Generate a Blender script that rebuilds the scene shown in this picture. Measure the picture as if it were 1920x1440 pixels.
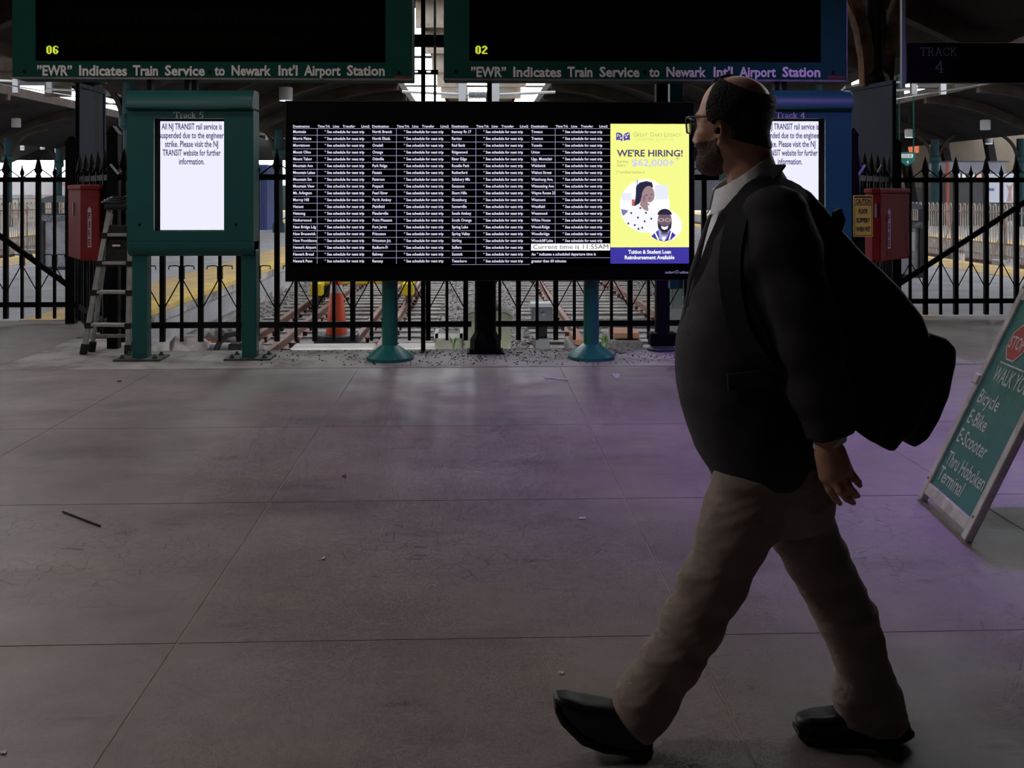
import bpy, math, random
import numpy as np
from mathutils import Vector, Matrix, noise as mnoise

random.seed(7); np.random.seed(7)
for o in list(bpy.data.objects): bpy.data.objects.remove(o)
SC = bpy.context.scene
COL = SC.collection
PI = math.pi

# ------------------------------------------------------------------ camera
FPX, CXP, HYP, CAMH = 1900.0, 960.0, 362.0, 1.45      # focal length in px of the 1920 frame, horizon row, eye height
YAW = math.radians(2.1)
cd = bpy.data.cameras.new('camera'); cam = bpy.data.objects.new('camera', cd); COL.objects.link(cam)
cam.location = (0, 0, CAMH); cam.rotation_euler = (PI/2, 0, -YAW)
cd.sensor_width = 36; cd.lens = FPX*36/1920; cd.shift_y = -(720-HYP)/1920
cd.clip_start = 0.05; cd.clip_end = 400
SC.camera = cam

# ------------------------------------------------------------------ world: flat white overcast sky
w = bpy.data.worlds.new('overcast_sky'); SC.world = w; w.use_nodes = True
bg = w.node_tree.nodes['Background']; bg.inputs[0].default_value = (0.93, 0.96, 1.0, 1); bg.inputs[1].default_value = 6.0

# ------------------------------------------------------------------ exposure
SC.view_settings.view_transform = 'Standard'; SC.view_settings.look = 'None'
SC.view_settings.exposure = 0.0; SC.view_settings.gamma = 1.0
SC.view_settings.use_curve_mapping = False
SC.cycles.use_denoising = True
SC.cycles.max_bounces = 4; SC.cycles.diffuse_bounces = 2; SC.cycles.glossy_bounces = 2; SC.cycles.transmission_bounces = 3
SC.cycles.use_adaptive_sampling = True; SC.cycles.adaptive_threshold = 0.06; SC.cycles.adaptive_min_samples = 12

# ------------------------------------------------------------------ added fill lamps over the concourse, out of view (housings are built further down)
FILL_LAMPS = [  # x, y, z, size, watts, colour
    (-4.6, 3.0, 5.2, 1.2, 92, (1.0, 0.91, 0.86)),
    (-6.5, 7.4, 5.6, 1.2, 42, (1.0, 0.91, 0.86)),
    (-2.0, 6.2, 5.6, 1.2, 30, (1.0, 0.91, 0.86)),
    (1.6, 6.6, 5.6, 1.2, 13, (1.0, 0.92, 0.90)),
]
for i, (x, y, z, s, p, c) in enumerate(FILL_LAMPS):
    ld = bpy.data.lights.new('added_fill_light', 'AREA'); ld.shape = 'DISK'; ld.size = s; ld.energy = p; ld.color = c
    lo = bpy.data.objects.new('added_fill_light', ld); COL.objects.link(lo); lo.location = (x, y, z-0.12)
ADDED_SPOTS = [  # added violet lights, out of view, standing in for an unknown source: position, aim, watts
    ((4.6, 5.0, 5.3), (2.9, 6.0, 0.0), 900, 70),
    ((4.4, 4.4, 5.3), (3.0, 9.0, 1.6), 500, 33),
]
for (p, a, e, ang) in ADDED_SPOTS:
    ld = bpy.data.lights.new('added_violet_light', 'SPOT'); ld.energy = e; ld.color = (0.42, 0.20, 1.0); ld.spot_size = math.radians(ang); ld.spot_blend = 0.9; ld.shadow_soft_size = 0.12
    lo = bpy.data.objects.new('added_violet_light', ld); COL.objects.link(lo); lo.location = p
    lo.rotation_euler = (Vector(a)-Vector(p)).to_track_quat('-Z', 'Y').to_euler()

# ------------------------------------------------------------------ helpers
CY, SY = math.cos(YAW), math.sin(YAW)
def ray(u, v):
    a = (u-CXP)/FPX; b = (HYP-v)/FPX
    return Vector((a*CY+SY, -a*SY+CY, b))
def atY(u, v, Y):
    d = ray(u, v); t = Y/d.y
    return Vector((d.x*t, Y, CAMH+d.z*t))
def atZ(u, v, Z):
    d = ray(u, v); t = (Z-CAMH)/d.z
    return Vector((d.x*t, d.y*t, Z))
def atX(u, v, X):
    d = ray(u, v); t = X/d.x
    return Vector((X, d.y*t, CAMH+d.z*t))
def xs(u, Y): return atY(u, HYP, Y).x
def zs(v, Y, u=889): return atY(u, v, Y).z

MATS = {}
def srgb(c):
    return tuple(((x/255)/12.92 if x/255 <= 0.04045 else ((x/255+0.055)/1.055)**2.4) for x in c)
def mat(name, col, rough=0.6, metal=0.0, var=0.0, scale=8.0, bump=0.0, bscale=40.0, emit=None, estr=1.0, spec=0.5, dirt=None, dscale=3.0, damt=0.5):
    """procedural material: base colour with noise variation, optional second dirt colour, optional bump, optional emission"""
    if name in MATS: return MATS[name]
    m = bpy.data.materials.new(name); m.use_nodes = True; nt = m.node_tree; b = nt.nodes['Principled BSDF']
    c = srgb(col) if max(col) > 1.0 else col
    b.inputs['Base Color'].default_value = (*c, 1); b.inputs['Roughness'].default_value = rough; b.inputs['Metallic'].default_value = metal
    b.inputs['Specular IOR Level'].default_value = spec
    geo = nt.nodes.new('ShaderNodeTexCoord')
    if var > 0 or dirt is not None:
        n = nt.nodes.new('ShaderNodeTexNoise'); n.inputs['Scale'].default_value = scale; n.inputs['Detail'].default_value = 5
        nt.links.new(geo.outputs['Object'], n.inputs['Vector'])
        r = nt.nodes.new('ShaderNodeValToRGB'); r.color_ramp.elements[0].position = 0.3; r.color_ramp.elements[1].position = 0.7
        r.color_ramp.elements[0].color = (*[x*(1-var) for x in c], 1); r.color_ramp.elements[1].color = (*[min(1, x*(1+var)) for x in c], 1)
        nt.links.new(n.outputs['Fac'], r.inputs['Fac']); out = r.outputs['Color']
        if dirt is not None:
            d = srgb(dirt) if max(dirt) > 1.0 else dirt
            n2 = nt.nodes.new('ShaderNodeTexNoise'); n2.inputs['Scale'].default_value = dscale; n2.inputs['Detail'].default_value = 7; n2.inputs['Roughness'].default_value = 0.65
            nt.links.new(geo.outputs['Object'], n2.inputs['Vector'])
            r2 = nt.nodes.new('ShaderNodeValToRGB'); r2.color_ramp.elements[0].position = 0.48; r2.color_ramp.elements[1].position = 0.62
            r2.color_ramp.elements[0].color = (0, 0, 0, 1); r2.color_ramp.elements[1].color = (damt, damt, damt, 1)
            nt.links.new(n2.outputs['Fac'], r2.inputs['Fac'])
            mx = nt.nodes.new('ShaderNodeMix'); mx.data_type = 'RGBA'; mx.inputs[7].default_value = (*d, 1)
            nt.links.new(r2.outputs['Color'], mx.inputs[0]); nt.links.new(out, mx.inputs[6]); out = mx.outputs[2]
        nt.links.new(out, b.inputs['Base Color'])
    if bump > 0:
        n = nt.nodes.new('ShaderNodeTexNoise'); n.inputs['Scale'].default_value = bscale; n.inputs['Detail'].default_value = 4
        nt.links.new(geo.outputs['Object'], n.inputs['Vector'])
        bp = nt.nodes.new('ShaderNodeBump'); bp.inputs['Strength'].default_value = bump; bp.inputs['Distance'].default_value = 0.02
        nt.links.new(n.outputs['Fac'], bp.inputs['Height']); nt.links.new(bp.outputs['Normal'], b.inputs['Normal'])
    if emit is not None:
        e = srgb(emit) if max(emit) > 1.0 else emit
        b.inputs['Emission Color'].default_value = (*e, 1); b.inputs['Emission Strength'].default_value = estr; m.cycles.emission_sampling = 'FRONT' if name in ('lit_white_screen', 'advert_yellow') else 'NONE'
    MATS[name] = m
    return m

WM = {}          # world matrix of every object used as a parent
def tag(o, label=None, cat=None, group=None, kind=None):
    if label: o['label'] = label
    if cat: o['category'] = cat
    if group: o['group'] = group
    if kind: o['kind'] = kind
    return o
def thing(name, loc, label=None, cat=None, group=None, kind=None, rz=0.0):
    o = bpy.data.objects.new(name, None); COL.objects.link(o); o.empty_display_size = 0.1
    o.location = loc; o.rotation_euler = (0, 0, rz)
    WM[o.name] = Matrix.Translation(Vector(loc)) @ Matrix.Rotation(rz, 4, 'Z')
    return tag(o, label, cat, group, kind)

class MB:
    def __init__(s): s.v = []; s.f = []; s.mi = []; s.cur = 0
    def add(s, vs, fs):
        n = len(s.v); s.v += [tuple(p) for p in vs]
        for f in fs: s.f.append([i+n for i in f]); s.mi.append(s.cur)
        return s
    def box(s, x0, x1, y0, y1, z0, z1):
        return s.add([(x0,y0,z0),(x1,y0,z0),(x1,y1,z0),(x0,y1,z0),(x0,y0,z1),(x1,y0,z1),(x1,y1,z1),(x0,y1,z1)],
                     [(0,3,2,1),(4,5,6,7),(0,1,5,4),(1,2,6,5),(2,3,7,6),(3,0,4,7)])
    def bar(s, p0, p1, w, h, side=(0,1,0)):
        p0, p1 = Vector(p0), Vector(p1); d = (p1-p0).normalized(); sd = Vector(side); sd = sd-d*sd.dot(d)
        if sd.length < 1e-4: sd = d.orthogonal()
        sd.normalize(); up = d.cross(sd)
        a, b = sd*w/2, up*h/2
        vs = [p0-a-b, p0+a-b, p0+a+b, p0-a+b, p1-a-b, p1+a-b, p1+a+b, p1-a+b]
        return s.add(vs, [(3,2,1,0),(4,5,6,7),(0,1,5,4),(1,2,6,5),(2,3,7,6),(3,0,4,7)])
    def tube(s, p0, p1, r0, r1=None, n=10):
        return s.path([p0, p1], [r0, r0 if r1 is None else r1], n)
    def path(s, pts, r, n=8, sx=1.0, closed=False):
        pts = [Vector(p) for p in pts]; m = len(pts)
        rs = r if isinstance(r, (list, tuple)) else [r]*m
        base = len(s.v); ref = None
        for i, p in enumerate(pts):
            d = (pts[min(i+1, m-1)]-pts[max(i-1, 0)])
            if d.length < 1e-9: d = Vector((0,0,1))
            d.normalize()
            if ref is None:
                ref = d.orthogonal().normalized()
            ref = ref-d*ref.dot(d)
            if ref.length < 1e-5: ref = d.orthogonal()
            ref.normalize(); bi = d.cross(ref)
            for k in range(n):
                a = 2*PI*k/n; s.v.append(tuple(p+ref*math.cos(a)*rs[i]*sx+bi*math.sin(a)*rs[i]))
        for i in range(m-1):
            for k in range(n):
                a = base+i*n+k; b = base+i*n+(k+1) % n
                s.f.append([a, b, b+n, a+n]); s.mi.append(s.cur)
        s.f.append([base+k for k in range(n)][::-1]); s.mi.append(s.cur)
        s.f.append([base+(m-1)*n+k for k in range(n)]); s.mi.append(s.cur)
        return s
    def lathe(s, c, prof, n=24, axis='z'):
        base = len(s.v); m = len(prof)
        for (r, z) in prof:
            for k in range(n):
                a = 2*PI*k/n; x, y = r*math.cos(a), r*math.sin(a)
                if axis == 'z': p = (c[0]+x, c[1]+y, c[2]+z)
                elif axis == 'y': p = (c[0]+x, c[1]+z, c[2]+y)
                else: p = (c[0]+z, c[1]+x, c[2]+y)
                s.v.append(p)
        for i in range(m-1):
            for k in range(n):
                a = base+i*n+k; b = base+i*n+(k+1) % n
                s.f.append([a, b, b+n, a+n]); s.mi.append(s.cur)
        s.f.append([base+k for k in range(n)][::-1]); s.mi.append(s.cur)
        s.f.append([base+(m-1)*n+k for k in range(n)]); s.mi.append(s.cur)
        return s
    def prism(s, poly, a0, a1, axis='y'):
        n = len(poly)
        def P(p, a):
            return {'y': (p[0], a, p[1]), 'x': (a, p[0], p[1]), 'z': (p[0], p[1], a)}[axis]
        vs = [P(p, a0) for p in poly]+[P(p, a1) for p in poly]
        fs = [list(range(n)), list(range(2*n-1, n-1, -1))]+[[i, i+n, (i+1) % n+n, (i+1) % n] for i in range(n)]
        return s.add(vs, fs)
    def flat(s, pts): return s.add(pts, [list(range(len(pts)))])
    def mesh(s, name, mats, M=None, smooth=False, recalc=True):
        me = bpy.data.meshes.new(name)
        vs = s.v
        if M is not None:
            A = np.array(M); V = np.array(vs, dtype=float).reshape(-1, 3); V = V @ A[:3, :3].T+A[:3, 3]; vs = V.tolist()
        me.from_pydata(vs, [], s.f)
        if not isinstance(mats, (list, tuple)): mats = [mats]
        for m in mats: me.materials.append(m)
        if len(mats) > 1: me.polygons.foreach_set('material_index', s.mi)
        if recalc:
            import bmesh
            bm = bmesh.new(); bm.from_mesh(me); bmesh.ops.recalc_face_normals(bm, faces=bm.faces); bm.to_mesh(me); bm.free()
        if smooth: me.polygons.foreach_set('use_smooth', [True]*len(me.polygons))
        me.update()
        return me
    def build(s, name, mats, parent=None, smooth=False, bevel=0.0, local=False, recalc=True, segs=2):
        M = None
        if parent is not None and not local: M = WM[parent.name].inverted()
        me = s.mesh(name, mats, M, smooth, recalc)
        o = bpy.data.objects.new(name, me); COL.objects.link(o)
        if parent is not None:
            o.parent = parent; WM[o.name] = WM[parent.name]
        else: WM[o.name] = Matrix.Identity(4)
        if bevel > 0:
            b = o.modifiers.new('bevel', 'BEVEL'); b.width = bevel; b.segments = segs; b.limit_method = 'ANGLE'; b.angle_limit = math.radians(40)
        if smooth and bevel == 0:
            pass
        return o
def smooth_by_angle(o, deg=40):
    me = o.data
    me.polygons.foreach_set('use_smooth', [True]*len(me.polygons))
    try: me.set_sharp_from_angle(angle=math.radians(deg))
    except Exception: pass
    return o
def inst(name, me, parent, loc, rot=(0,0,0), scale=(1,1,1)):
    """a part that shares mesh data; loc is in the parent's own space"""
    o = bpy.data.objects.new(name, me); COL.objects.link(o); o.parent = parent; o.location = loc; o.rotation_euler = rot; o.scale = scale
    return o
def copy_tree(o, parent=None):
    c = o.copy(); COL.objects.link(c)
    if parent is not None: c.parent = parent
    for ch in list(o.children): copy_tree(ch, c)
    return c

# flat lettering -------------------------------------------------
_TXT = {}
def glyphs(s, off=0.0, spacing=1.0):
    key = (s, off, spacing)
    if key not in _TXT:
        cu = bpy.data.curves.new('txt', 'FONT'); cu.body = s; cu.resolution_u = 2; cu.offset = off; cu.space_character = spacing; cu.fill_mode = 'FRONT'
        ob = bpy.data.objects.new('txt', cu)
        me = bpy.data.meshes.new_from_object(ob)
        n = len(me.vertices); co = np.empty(n*3); me.vertices.foreach_get('co', co); co = co.reshape(-1, 3)[:, :2].copy()
        fs = [tuple(p.vertices) for p in me.polygons]
        bpy.data.objects.remove(ob); bpy.data.curves.remove(cu); bpy.data.meshes.remove(me)
        _TXT[key] = (co, fs)
    return _TXT[key]
def capheight(off=0.0):
    co, _ = glyphs('H', off); return co[:, 1].min(), co[:, 1].max()
def text(mb, s, O, R, U, x, y, h, w=None, align='L', off=0.0, spacing=1.0, aspect=1.0):
    """write s on the plane O + R*x + U*y; (x, y) is the baseline start (or centre / end), h the capital height, w the total width"""
    if not s.strip(): return
    co, fs = glyphs(s, off, spacing); b0, b1 = capheight(off)
    k = h/(b1-b0); x0, x1 = co[:, 0].min(), co[:, 0].max()
    kx = (w/(x1-x0)) if w else k*aspect
    X = (co[:, 0]-x0)*kx; tot = (x1-x0)*kx
    X += x-(0 if align == 'L' else tot/2 if align == 'C' else tot)
    Y = (co[:, 1]-b0)*k+y
    O, R, U = np.array(O), np.array(R), np.array(U)
    P = O+np.outer(X, R)+np.outer(Y, U)
    mb.add(P.tolist(), fs)
# ================================================================== STRUCTURE
def concrete_floor_material():
    m = bpy.data.materials.new('worn_concrete'); m.use_nodes = True; nt = m.node_tree; N = nt.nodes; Lk = nt.links
    b = N['Principled BSDF']; geo = N.new('ShaderNodeNewGeometry'); pos = geo.outputs['Position']
    def noise(scale, detail=6, rough=0.6, stretch=None):
        n = N.new('ShaderNodeTexNoise'); n.inputs['Scale'].default_value = scale; n.inputs['Detail'].default_value = detail; n.inputs['Roughness'].default_value = rough
        if stretch:
            mp = N.new('ShaderNodeMapping'); mp.inputs['Scale'].default_value = stretch; Lk.new(pos, mp.inputs['Vector']); Lk.new(mp.outputs['Vector'], n.inputs['Vector'])
        else: Lk.new(pos, n.inputs['Vector'])
        return n.outputs['Fac']
    def ramp(x, p0, p1, c0=(0,0,0), c1=(1,1,1)):
        r = N.new('ShaderNodeValToRGB'); r.color_ramp.elements[0].position = p0; r.color_ramp.elements[1].position = p1
        r.color_ramp.elements[0].color = (*c0, 1); r.color_ramp.elements[1].color = (*c1, 1); Lk.new(x, r.inputs['Fac']); return r.outputs['Color']
    def mix(fac, a, bcol, mode='MIX'):
        x = N.new('ShaderNodeMix'); x.data_type = 'RGBA'; x.blend_type = mode
        if isinstance(fac, float): x.inputs[0].default_value = fac
        else: Lk.new(fac, x.inputs[0])
        for i, c in ((6, a), (7, bcol)):
            if isinstance(c, tuple): x.inputs[i].default_value = (*c, 1)
            else: Lk.new(c, x.inputs[i])
        return x.outputs[2]
    base = ramp(noise(0.9), 0.34, 0.68, (0.180, 0.150, 0.147), (0.305, 0.258, 0.249))
    base = mix(ramp(noise(9.0, 8, 0.7), 0.35, 0.75, (0,0,0), (0.35,0.35,0.35)), base, (0.14, 0.12, 0.115))
    base = mix(ramp(noise(1.7, 6, 0.62, (0.55, 1.5, 1)), 0.56, 0.74, (0,0,0), (0.6,0.6,0.6)), base, (0.32, 0.245, 0.20))       # rusty tan scuffs
    base = mix(ramp(noise(1.1, 5, 0.6, (0.6, 1.3, 1)), 0.55, 0.72, (0,0,0), (0.7,0.7,0.7)), base, (0.088, 0.080, 0.086))        # dark old spills
    base = mix(ramp(noise(3.4, 6, 0.62, (0.5, 1.6, 1)), 0.63, 0.72, (0,0,0), (0.6,0.6,0.6)), base, (0.08, 0.066, 0.066))           # small scrape marks
    base = mix(ramp(noise(60.0, 2), 0.62, 0.72, (0,0,0), (0.25,0.25,0.25)), base, (0.10, 0.09, 0.09))
    # crazing: thin voronoi cracks in patches
    v = N.new('ShaderNodeTexVoronoi'); v.feature = 'DISTANCE_TO_EDGE'; v.inputs['Scale'].default_value = 15.0; v.inputs['Randomness'].default_value = 1.0
    wp = N.new('ShaderNodeTexNoise'); wp.inputs['Scale'].default_value = 5.0; Lk.new(pos, wp.inputs['Vector'])
    va = N.new('ShaderNodeVectorMath'); va.operation = 'MULTIPLY_ADD'; va.inputs[1].default_value = (0.12, 0.12, 0); Lk.new(wp.outputs['Color'], va.inputs[0]); Lk.new(pos, va.inputs[2])
    Lk.new(va.outputs[0], v.inputs['Vector'])
    crack = ramp(v.outputs['Distance'], 0.006, 0.035, (1,1,1), (0,0,0))
    sep = N.new('ShaderNodeSeparateXYZ'); Lk.new(pos, sep.inputs[0])
    def win(sock, a, b_, c, d):
        m1 = N.new('ShaderNodeMapRange'); m1.inputs[1].default_value = a; m1.inputs[2].default_value = b_; Lk.new(sock, m1.inputs[0])
        m2 = N.new('ShaderNodeMapRange'); m2.inputs[1].default_value = d; m2.inputs[2].default_value = c; Lk.new(sock, m2.inputs[0])
        q = N.new('ShaderNodeMath'); q.operation = 'MULTIPLY'; Lk.new(m1.outputs[0], q.inputs[0]); Lk.new(m2.outputs[0], q.inputs[1]); return q.outputs[0]
    wy = win(sep.outputs['Y'], 3.3, 4.0, 4.6, 4.78)
    q = N.new('ShaderNodeMath'); q.operation = 'MULTIPLY'; Lk.new(crack, q.inputs[0]); Lk.new(wy, q.inputs[1])
    q2 = N.new('ShaderNodeMath'); q2.operation = 'MULTIPLY'; Lk.new(q.outputs[0], q2.inputs[0]); Lk.new(ramp(noise(1.6, 2), 0.40, 0.62, (0.0,0,0), (0.6,0.6,0.6)), q2.inputs[1])
    base = mix(q2.outputs[0], base, (0.05, 0.042, 0.042))
    Lk.new(base, b.inputs['Base Color'])
    Lk.new(ramp(noise(2.2, 6, 0.6), 0.3, 0.75, (0.42,0.42,0.42), (0.66,0.66,0.66)), b.inputs['Roughness'])
    b.inputs['Specular IOR Level'].default_value = 0.45
    bp = N.new('ShaderNodeBump'); bp.inputs['Strength'].default_value = 0.12; bp.inputs['Distance'].default_value = 0.004
    Lk.new(noise(70.0, 4), bp.inputs['Height']); Lk.new(bp.outputs['Normal'], b.inputs['Normal'])
    return m
M_FLOOR = concrete_floor_material()
M_JOINT = mat('joint_filler', (0.30, 0.25, 0.215), 0.9, var=0.25, scale=3)
M_KERB = mat('kerb_concrete', (0.34, 0.315, 0.30), 0.75, var=0.2, scale=2.5, bump=0.2, bscale=50, dirt=(0.12, 0.10, 0.095), dscale=2.2, damt=0.7)
M_PLAT = mat('platform_concrete', (0.42, 0.42, 0.45), 0.7, var=0.14, scale=1.4, bump=0.1, dirt=(0.24, 0.23, 0.25), dscale=1.2, damt=0.45)
M_PWALL = mat('stained_platform_wall', (0.45, 0.43, 0.42), 0.9, var=0.3, scale=2.2, bump=0.4, bscale=9, dirt=(0.12, 0.10, 0.09), dscale=1.7, damt=0.85)
M_YEL = mat('yellow_edge_paint', (0.72, 0.50, 0.13), 0.8, var=0.2, scale=3, dirt=(0.42, 0.36, 0.26), dscale=2.5, damt=0.6)
M_OCH = mat('ochre_edge_paint', (0.62, 0.42, 0.17), 0.8, var=0.2, scale=3, dirt=(0.40, 0.35, 0.28), dscale=1.8, damt=0.75)
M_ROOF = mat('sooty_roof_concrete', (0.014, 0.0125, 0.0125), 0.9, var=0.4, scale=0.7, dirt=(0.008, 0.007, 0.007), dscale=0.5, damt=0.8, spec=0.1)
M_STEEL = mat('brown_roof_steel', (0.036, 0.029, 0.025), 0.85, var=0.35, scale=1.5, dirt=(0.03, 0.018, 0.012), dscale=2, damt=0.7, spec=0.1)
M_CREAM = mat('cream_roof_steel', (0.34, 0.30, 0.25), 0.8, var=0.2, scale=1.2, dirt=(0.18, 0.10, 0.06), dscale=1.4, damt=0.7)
M_DARKWALL = mat('dark_concourse_wall', (0.05, 0.045, 0.045), 0.9, var=0.2, scale=0.6)
M_BLACK = mat('black_iron_paint', (0.0022, 0.0022, 0.0026), 0.6, var=0.3, scale=6, spec=0.15)
M_BED = mat('trackbed_gravel', (0.24, 0.225, 0.22), 0.95, var=0.45, scale=26, bump=1.0, bscale=30, dirt=(0.11, 0.095, 0.09), dscale=1.4, damt=0.6)

# concourse floor: poured slabs with recessed, pale filled joints
PIT0, PIT1, EDGE, GATEY = -3.98, 4.25, 9.42, 11.72
fl = MB(); fl.box(-14, 14, -8, EDGE-0.02, -0.25, -0.0022); fl.box(-14, PIT0-0.02, EDGE-0.02, GATEY, -0.25, -0.0022); fl.box(PIT1+0.02, 14, EDGE-0.02, GATEY, -0.25, -0.0022)
floor = tag(fl.build('floor', M_JOINT), 'worn grey concrete concourse floor cast in large slabs', kind='structure')
jx = [-14, -10.8, -7.6, -4.25, -2.61, -0.96, 0.71, 2.36, 4.5, 7.6, 10.8, 14]
jy = [-8, -5.2, -2.6, 0.2, 1.76, 3.30, 4.79, 6.33, 8.44]
g = 0.004
for i in range(len(jx)-1):
    for j in range(len(jy)-1):
        z = -0.0008*random.random()
        mb = MB(); mb.box(jx[i]+g, jx[i+1]-g, jy[j]+g, jy[j+1]-g, -0.05, z); mb.build('slab', M_FLOOR, floor)
mb = MB(); mb.box(PIT0-0.02, -3.05, EDGE+0.004, 10.25, -0.66, -0.002); mb.build('edge_slab', M_KERB, floor)
ex = [PIT0, -2.4, -0.4, 1.3, 2.9, PIT1]
for i in range(len(ex)-1):
    mb = MB(); mb.box(ex[i]+g*.6, ex[i+1]-g*.6, 8.44+g, EDGE, -0.3, 0.004*random.random()); mb.build('edge_slab', M_KERB, floor)
for (a, b) in ((-14, -9), (-9, PIT0), (PIT1, 9), (9, 14)):
    mb = MB(); mb.box(a+g, b-g, 8.44+g, GATEY-0.01, -0.3, 0.0); mb.build('slab', M_FLOOR, floor)

# ground under the tracks
mb = MB(); mb.box(-70, 70, EDGE, 160, -0.9, -0.62)
tag(mb.build('ground_trackbed', M_BED), 'grey gravel ground under the tracks', kind='structure')

# platforms with stained concrete faces and yellow edge strips
def platform(n, x0, x1, yA, yB, strips, label):
    r = thing('platform_%d' % n, ((x0+x1)/2, yA, 0), label, kind='structure')
    mb = MB(); mb.box(x0+0.02, x1-0.02, yA, yB, -0.5, -0.004); mb.build('deck', M_PLAT, r)
    y = yA; k = 0
    while y < min(yB, yA+42):            # deck bays with open joints
        L = 3.05; mb = MB(); mb.box(x0+1.25, x1-1.25, y+0.006, min(y+L, yB)-0.006, -0.03, 0.0); mb.build('deck_slab', M_PLAT, r); y += L
    for (s, xe) in strips:
        y = yA; 
        while y < min(yB, yA+32):
            L = 1.22
            mb = MB(); a, b = sorted((xe, xe-s*0.36)); mb.box(a, b, y+0.004, y+L-0.004, -0.06, 0.006); mb.build('edge_tile', M_YEL, r)
            mb = MB(); a, b = sorted((xe-s*0.365, xe-s*1.2)); mb.box(a, b, y+0.004, y+L-0.004, -0.03, 0.003); mb.build('warning_tile', M_OCH, r)
            y += L
        mb = MB(); a, b = sorted((xe, xe-s*1.2)); mb.box(a, b, y, yB, -0.06, 0.004); mb.build('edge_strip', M_YEL, r)
        # edge beam and wall panels
        y = yA if yA > 11.9 else EDGE+0.02
        wa, wb = sorted((xe-s*0.02, xe-s*0.3)); k = 0
        while y < min(yB, 46):
            L = random.choice((1.9, 2.4, 2.9)); d = random.uniform(0, 0.03)
            mb = MB(); a, b = sorted((xe-s*(0.02+d), xe-s*0.32)); mb.box(a, b, y+0.006, y+L-0.006, -0.66, -0.19); mb.build('wall_panel', M_PWALL, r, bevel=0.006)
            mb = MB(); a, b = sorted((xe-s*0.004, xe-s*0.34)); mb.box(a, b, y+0.003, y+L-0.003, -0.185, -0.062); mb.build('edge_beam', M_PWALL, r, bevel=0.01)
            y += L
    return r
platform(1, -10.5, PIT0, GATEY, 85, [(1, PIT0), (-1, -10.5)], 'left platform with yellow tactile edge beside the tracks')
platform(2, PIT1, 10.4, GATEY, 85, [(1, 10.4), (-1, PIT1)], 'right platform with yellow edge behind the right gate')
platform(3, -22.4, -15.2, 14, 85, [(1, -15.2)], 'far left platform beyond the arched railing')
platform(4, 15.2, 40, 14, 85, [(-1, 15.2)], 'far right platform beyond the arched railing')

# concourse shell: walls behind and beside the camera, ceiling
mb = MB(); mb.box(-14.3, 14.3, -8.3, -8, -0.3, 6.4); tag(mb.build('wall_rear', M_DARKWALL), 'dark rear wall of the concourse', kind='structure')
mb = MB(); mb.box(-14.3, -14, -8, 11.7, -0.3, 6.4); tag(mb.build('wall_left', M_DARKWALL), 'dark left wall of the concourse', kind='structure')
mb = MB(); mb.box(14, 14.3, -8, 11.7, -0.3, 6.4); tag(mb.build('wall_right', M_DARKWALL), 'dark right wall of the concourse', kind='structure')
mb = MB(); mb.box(-14.3, 14.3, -8.3, 12.4, 6.0, 6.4); tag(mb.build('ceiling', M_DARKWALL), 'dark ceiling over the concourse', kind='structure')

# train shed roof: shallow vaults with open slots above the tracks
def roof_profile(xc):
    L, Rr = [], []
    for k in range(13):
        t = k/12; x = 7.2-(7.2-2.52)*t; z = 3.75+1.42*math.sin(t*PI/2)
        L.append((xc-x-(0.0 if t < 1 else 0), z)); Rr.append((xc+x, z))
    return L, Rr
rf = thing('train_shed_roof', (0, 12.5, 3.7), 'sooty vaulted train shed roof with open slots over the tracks', kind='structure')
for xc in (-28.8, -14.4, 0, 14.4, 28.8):
    for side in roof_profile(xc):
        for (ya, yb) in ((12.5, 21.5), (21.5, 29.5), (29.5, 37.5), (37.5, 45.5), (45.5, 53.5), (53.5, 61.5), (61.5, 80)):
            mb = MB(); n = len(side)
            vs = [(x, ya, z) for x, z in side]+[(x, yb, z) for x, z in side]+[(x, ya, z+0.16) for x, z in side]+[(x, yb, z+0.16) for x, z in side]
            fs = []
            for i in range(n-1):
                fs += [(i, i+1, n+i+1, n+i), (2*n+i, 3*n+i, 3*n+i+1, 2*n+i+1), (i, 2*n+i, 2*n+i+1, i+1), (n+i, n+i+1, 3*n+i+1, 3*n+i)]
            fs += [(0, n, 3*n, 2*n), (n-1, 3*n-1+0, 4*n-1, 2*n-1)]
            fs[-1] = (n-1, 3*n-1, 4*n-1, 2*n-1)
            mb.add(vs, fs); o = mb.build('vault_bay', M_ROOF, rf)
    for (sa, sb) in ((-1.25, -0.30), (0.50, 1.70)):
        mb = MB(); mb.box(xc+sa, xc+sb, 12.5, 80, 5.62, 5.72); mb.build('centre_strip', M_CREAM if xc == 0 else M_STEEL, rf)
    for s in (-1, 1):      # kerb beams along the slots
        mb = MB(); mb.box(xc+s*2.56-0.05, xc+s*2.56+0.05, 12.5, 80, 5.02, 5.36); mb.build('slot_beam', M_STEEL, rf)
        e = -1.25 if s < 0 else 1.70
        mb = MB(); mb.box(xc+e-0.05, xc+e+0.05, 12.5, 80, 5.52, 5.74); mb.build('slot_beam', M_STEEL, rf)
mb = MB(); mb.box(-36, 36, 79.7, 79.9, 4.0, 5.95); mb.build('end_girder', M_ROOF, rf)
M_FARW = mat('dark_far_wall', (0.035, 0.037, 0.042), 0.9, var=0.2, scale=0.3, spec=0.1)
mb = MB(); mb.box(-60, 60, 86, 86.4, -0.7, 2.1); mb.box(-11, 30, 85.6, 86, -0.7, 5.6); tag(mb.build('wall_far', M_FARW), 'dark wall closing the far end of the tracks', kind='structure')
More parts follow.
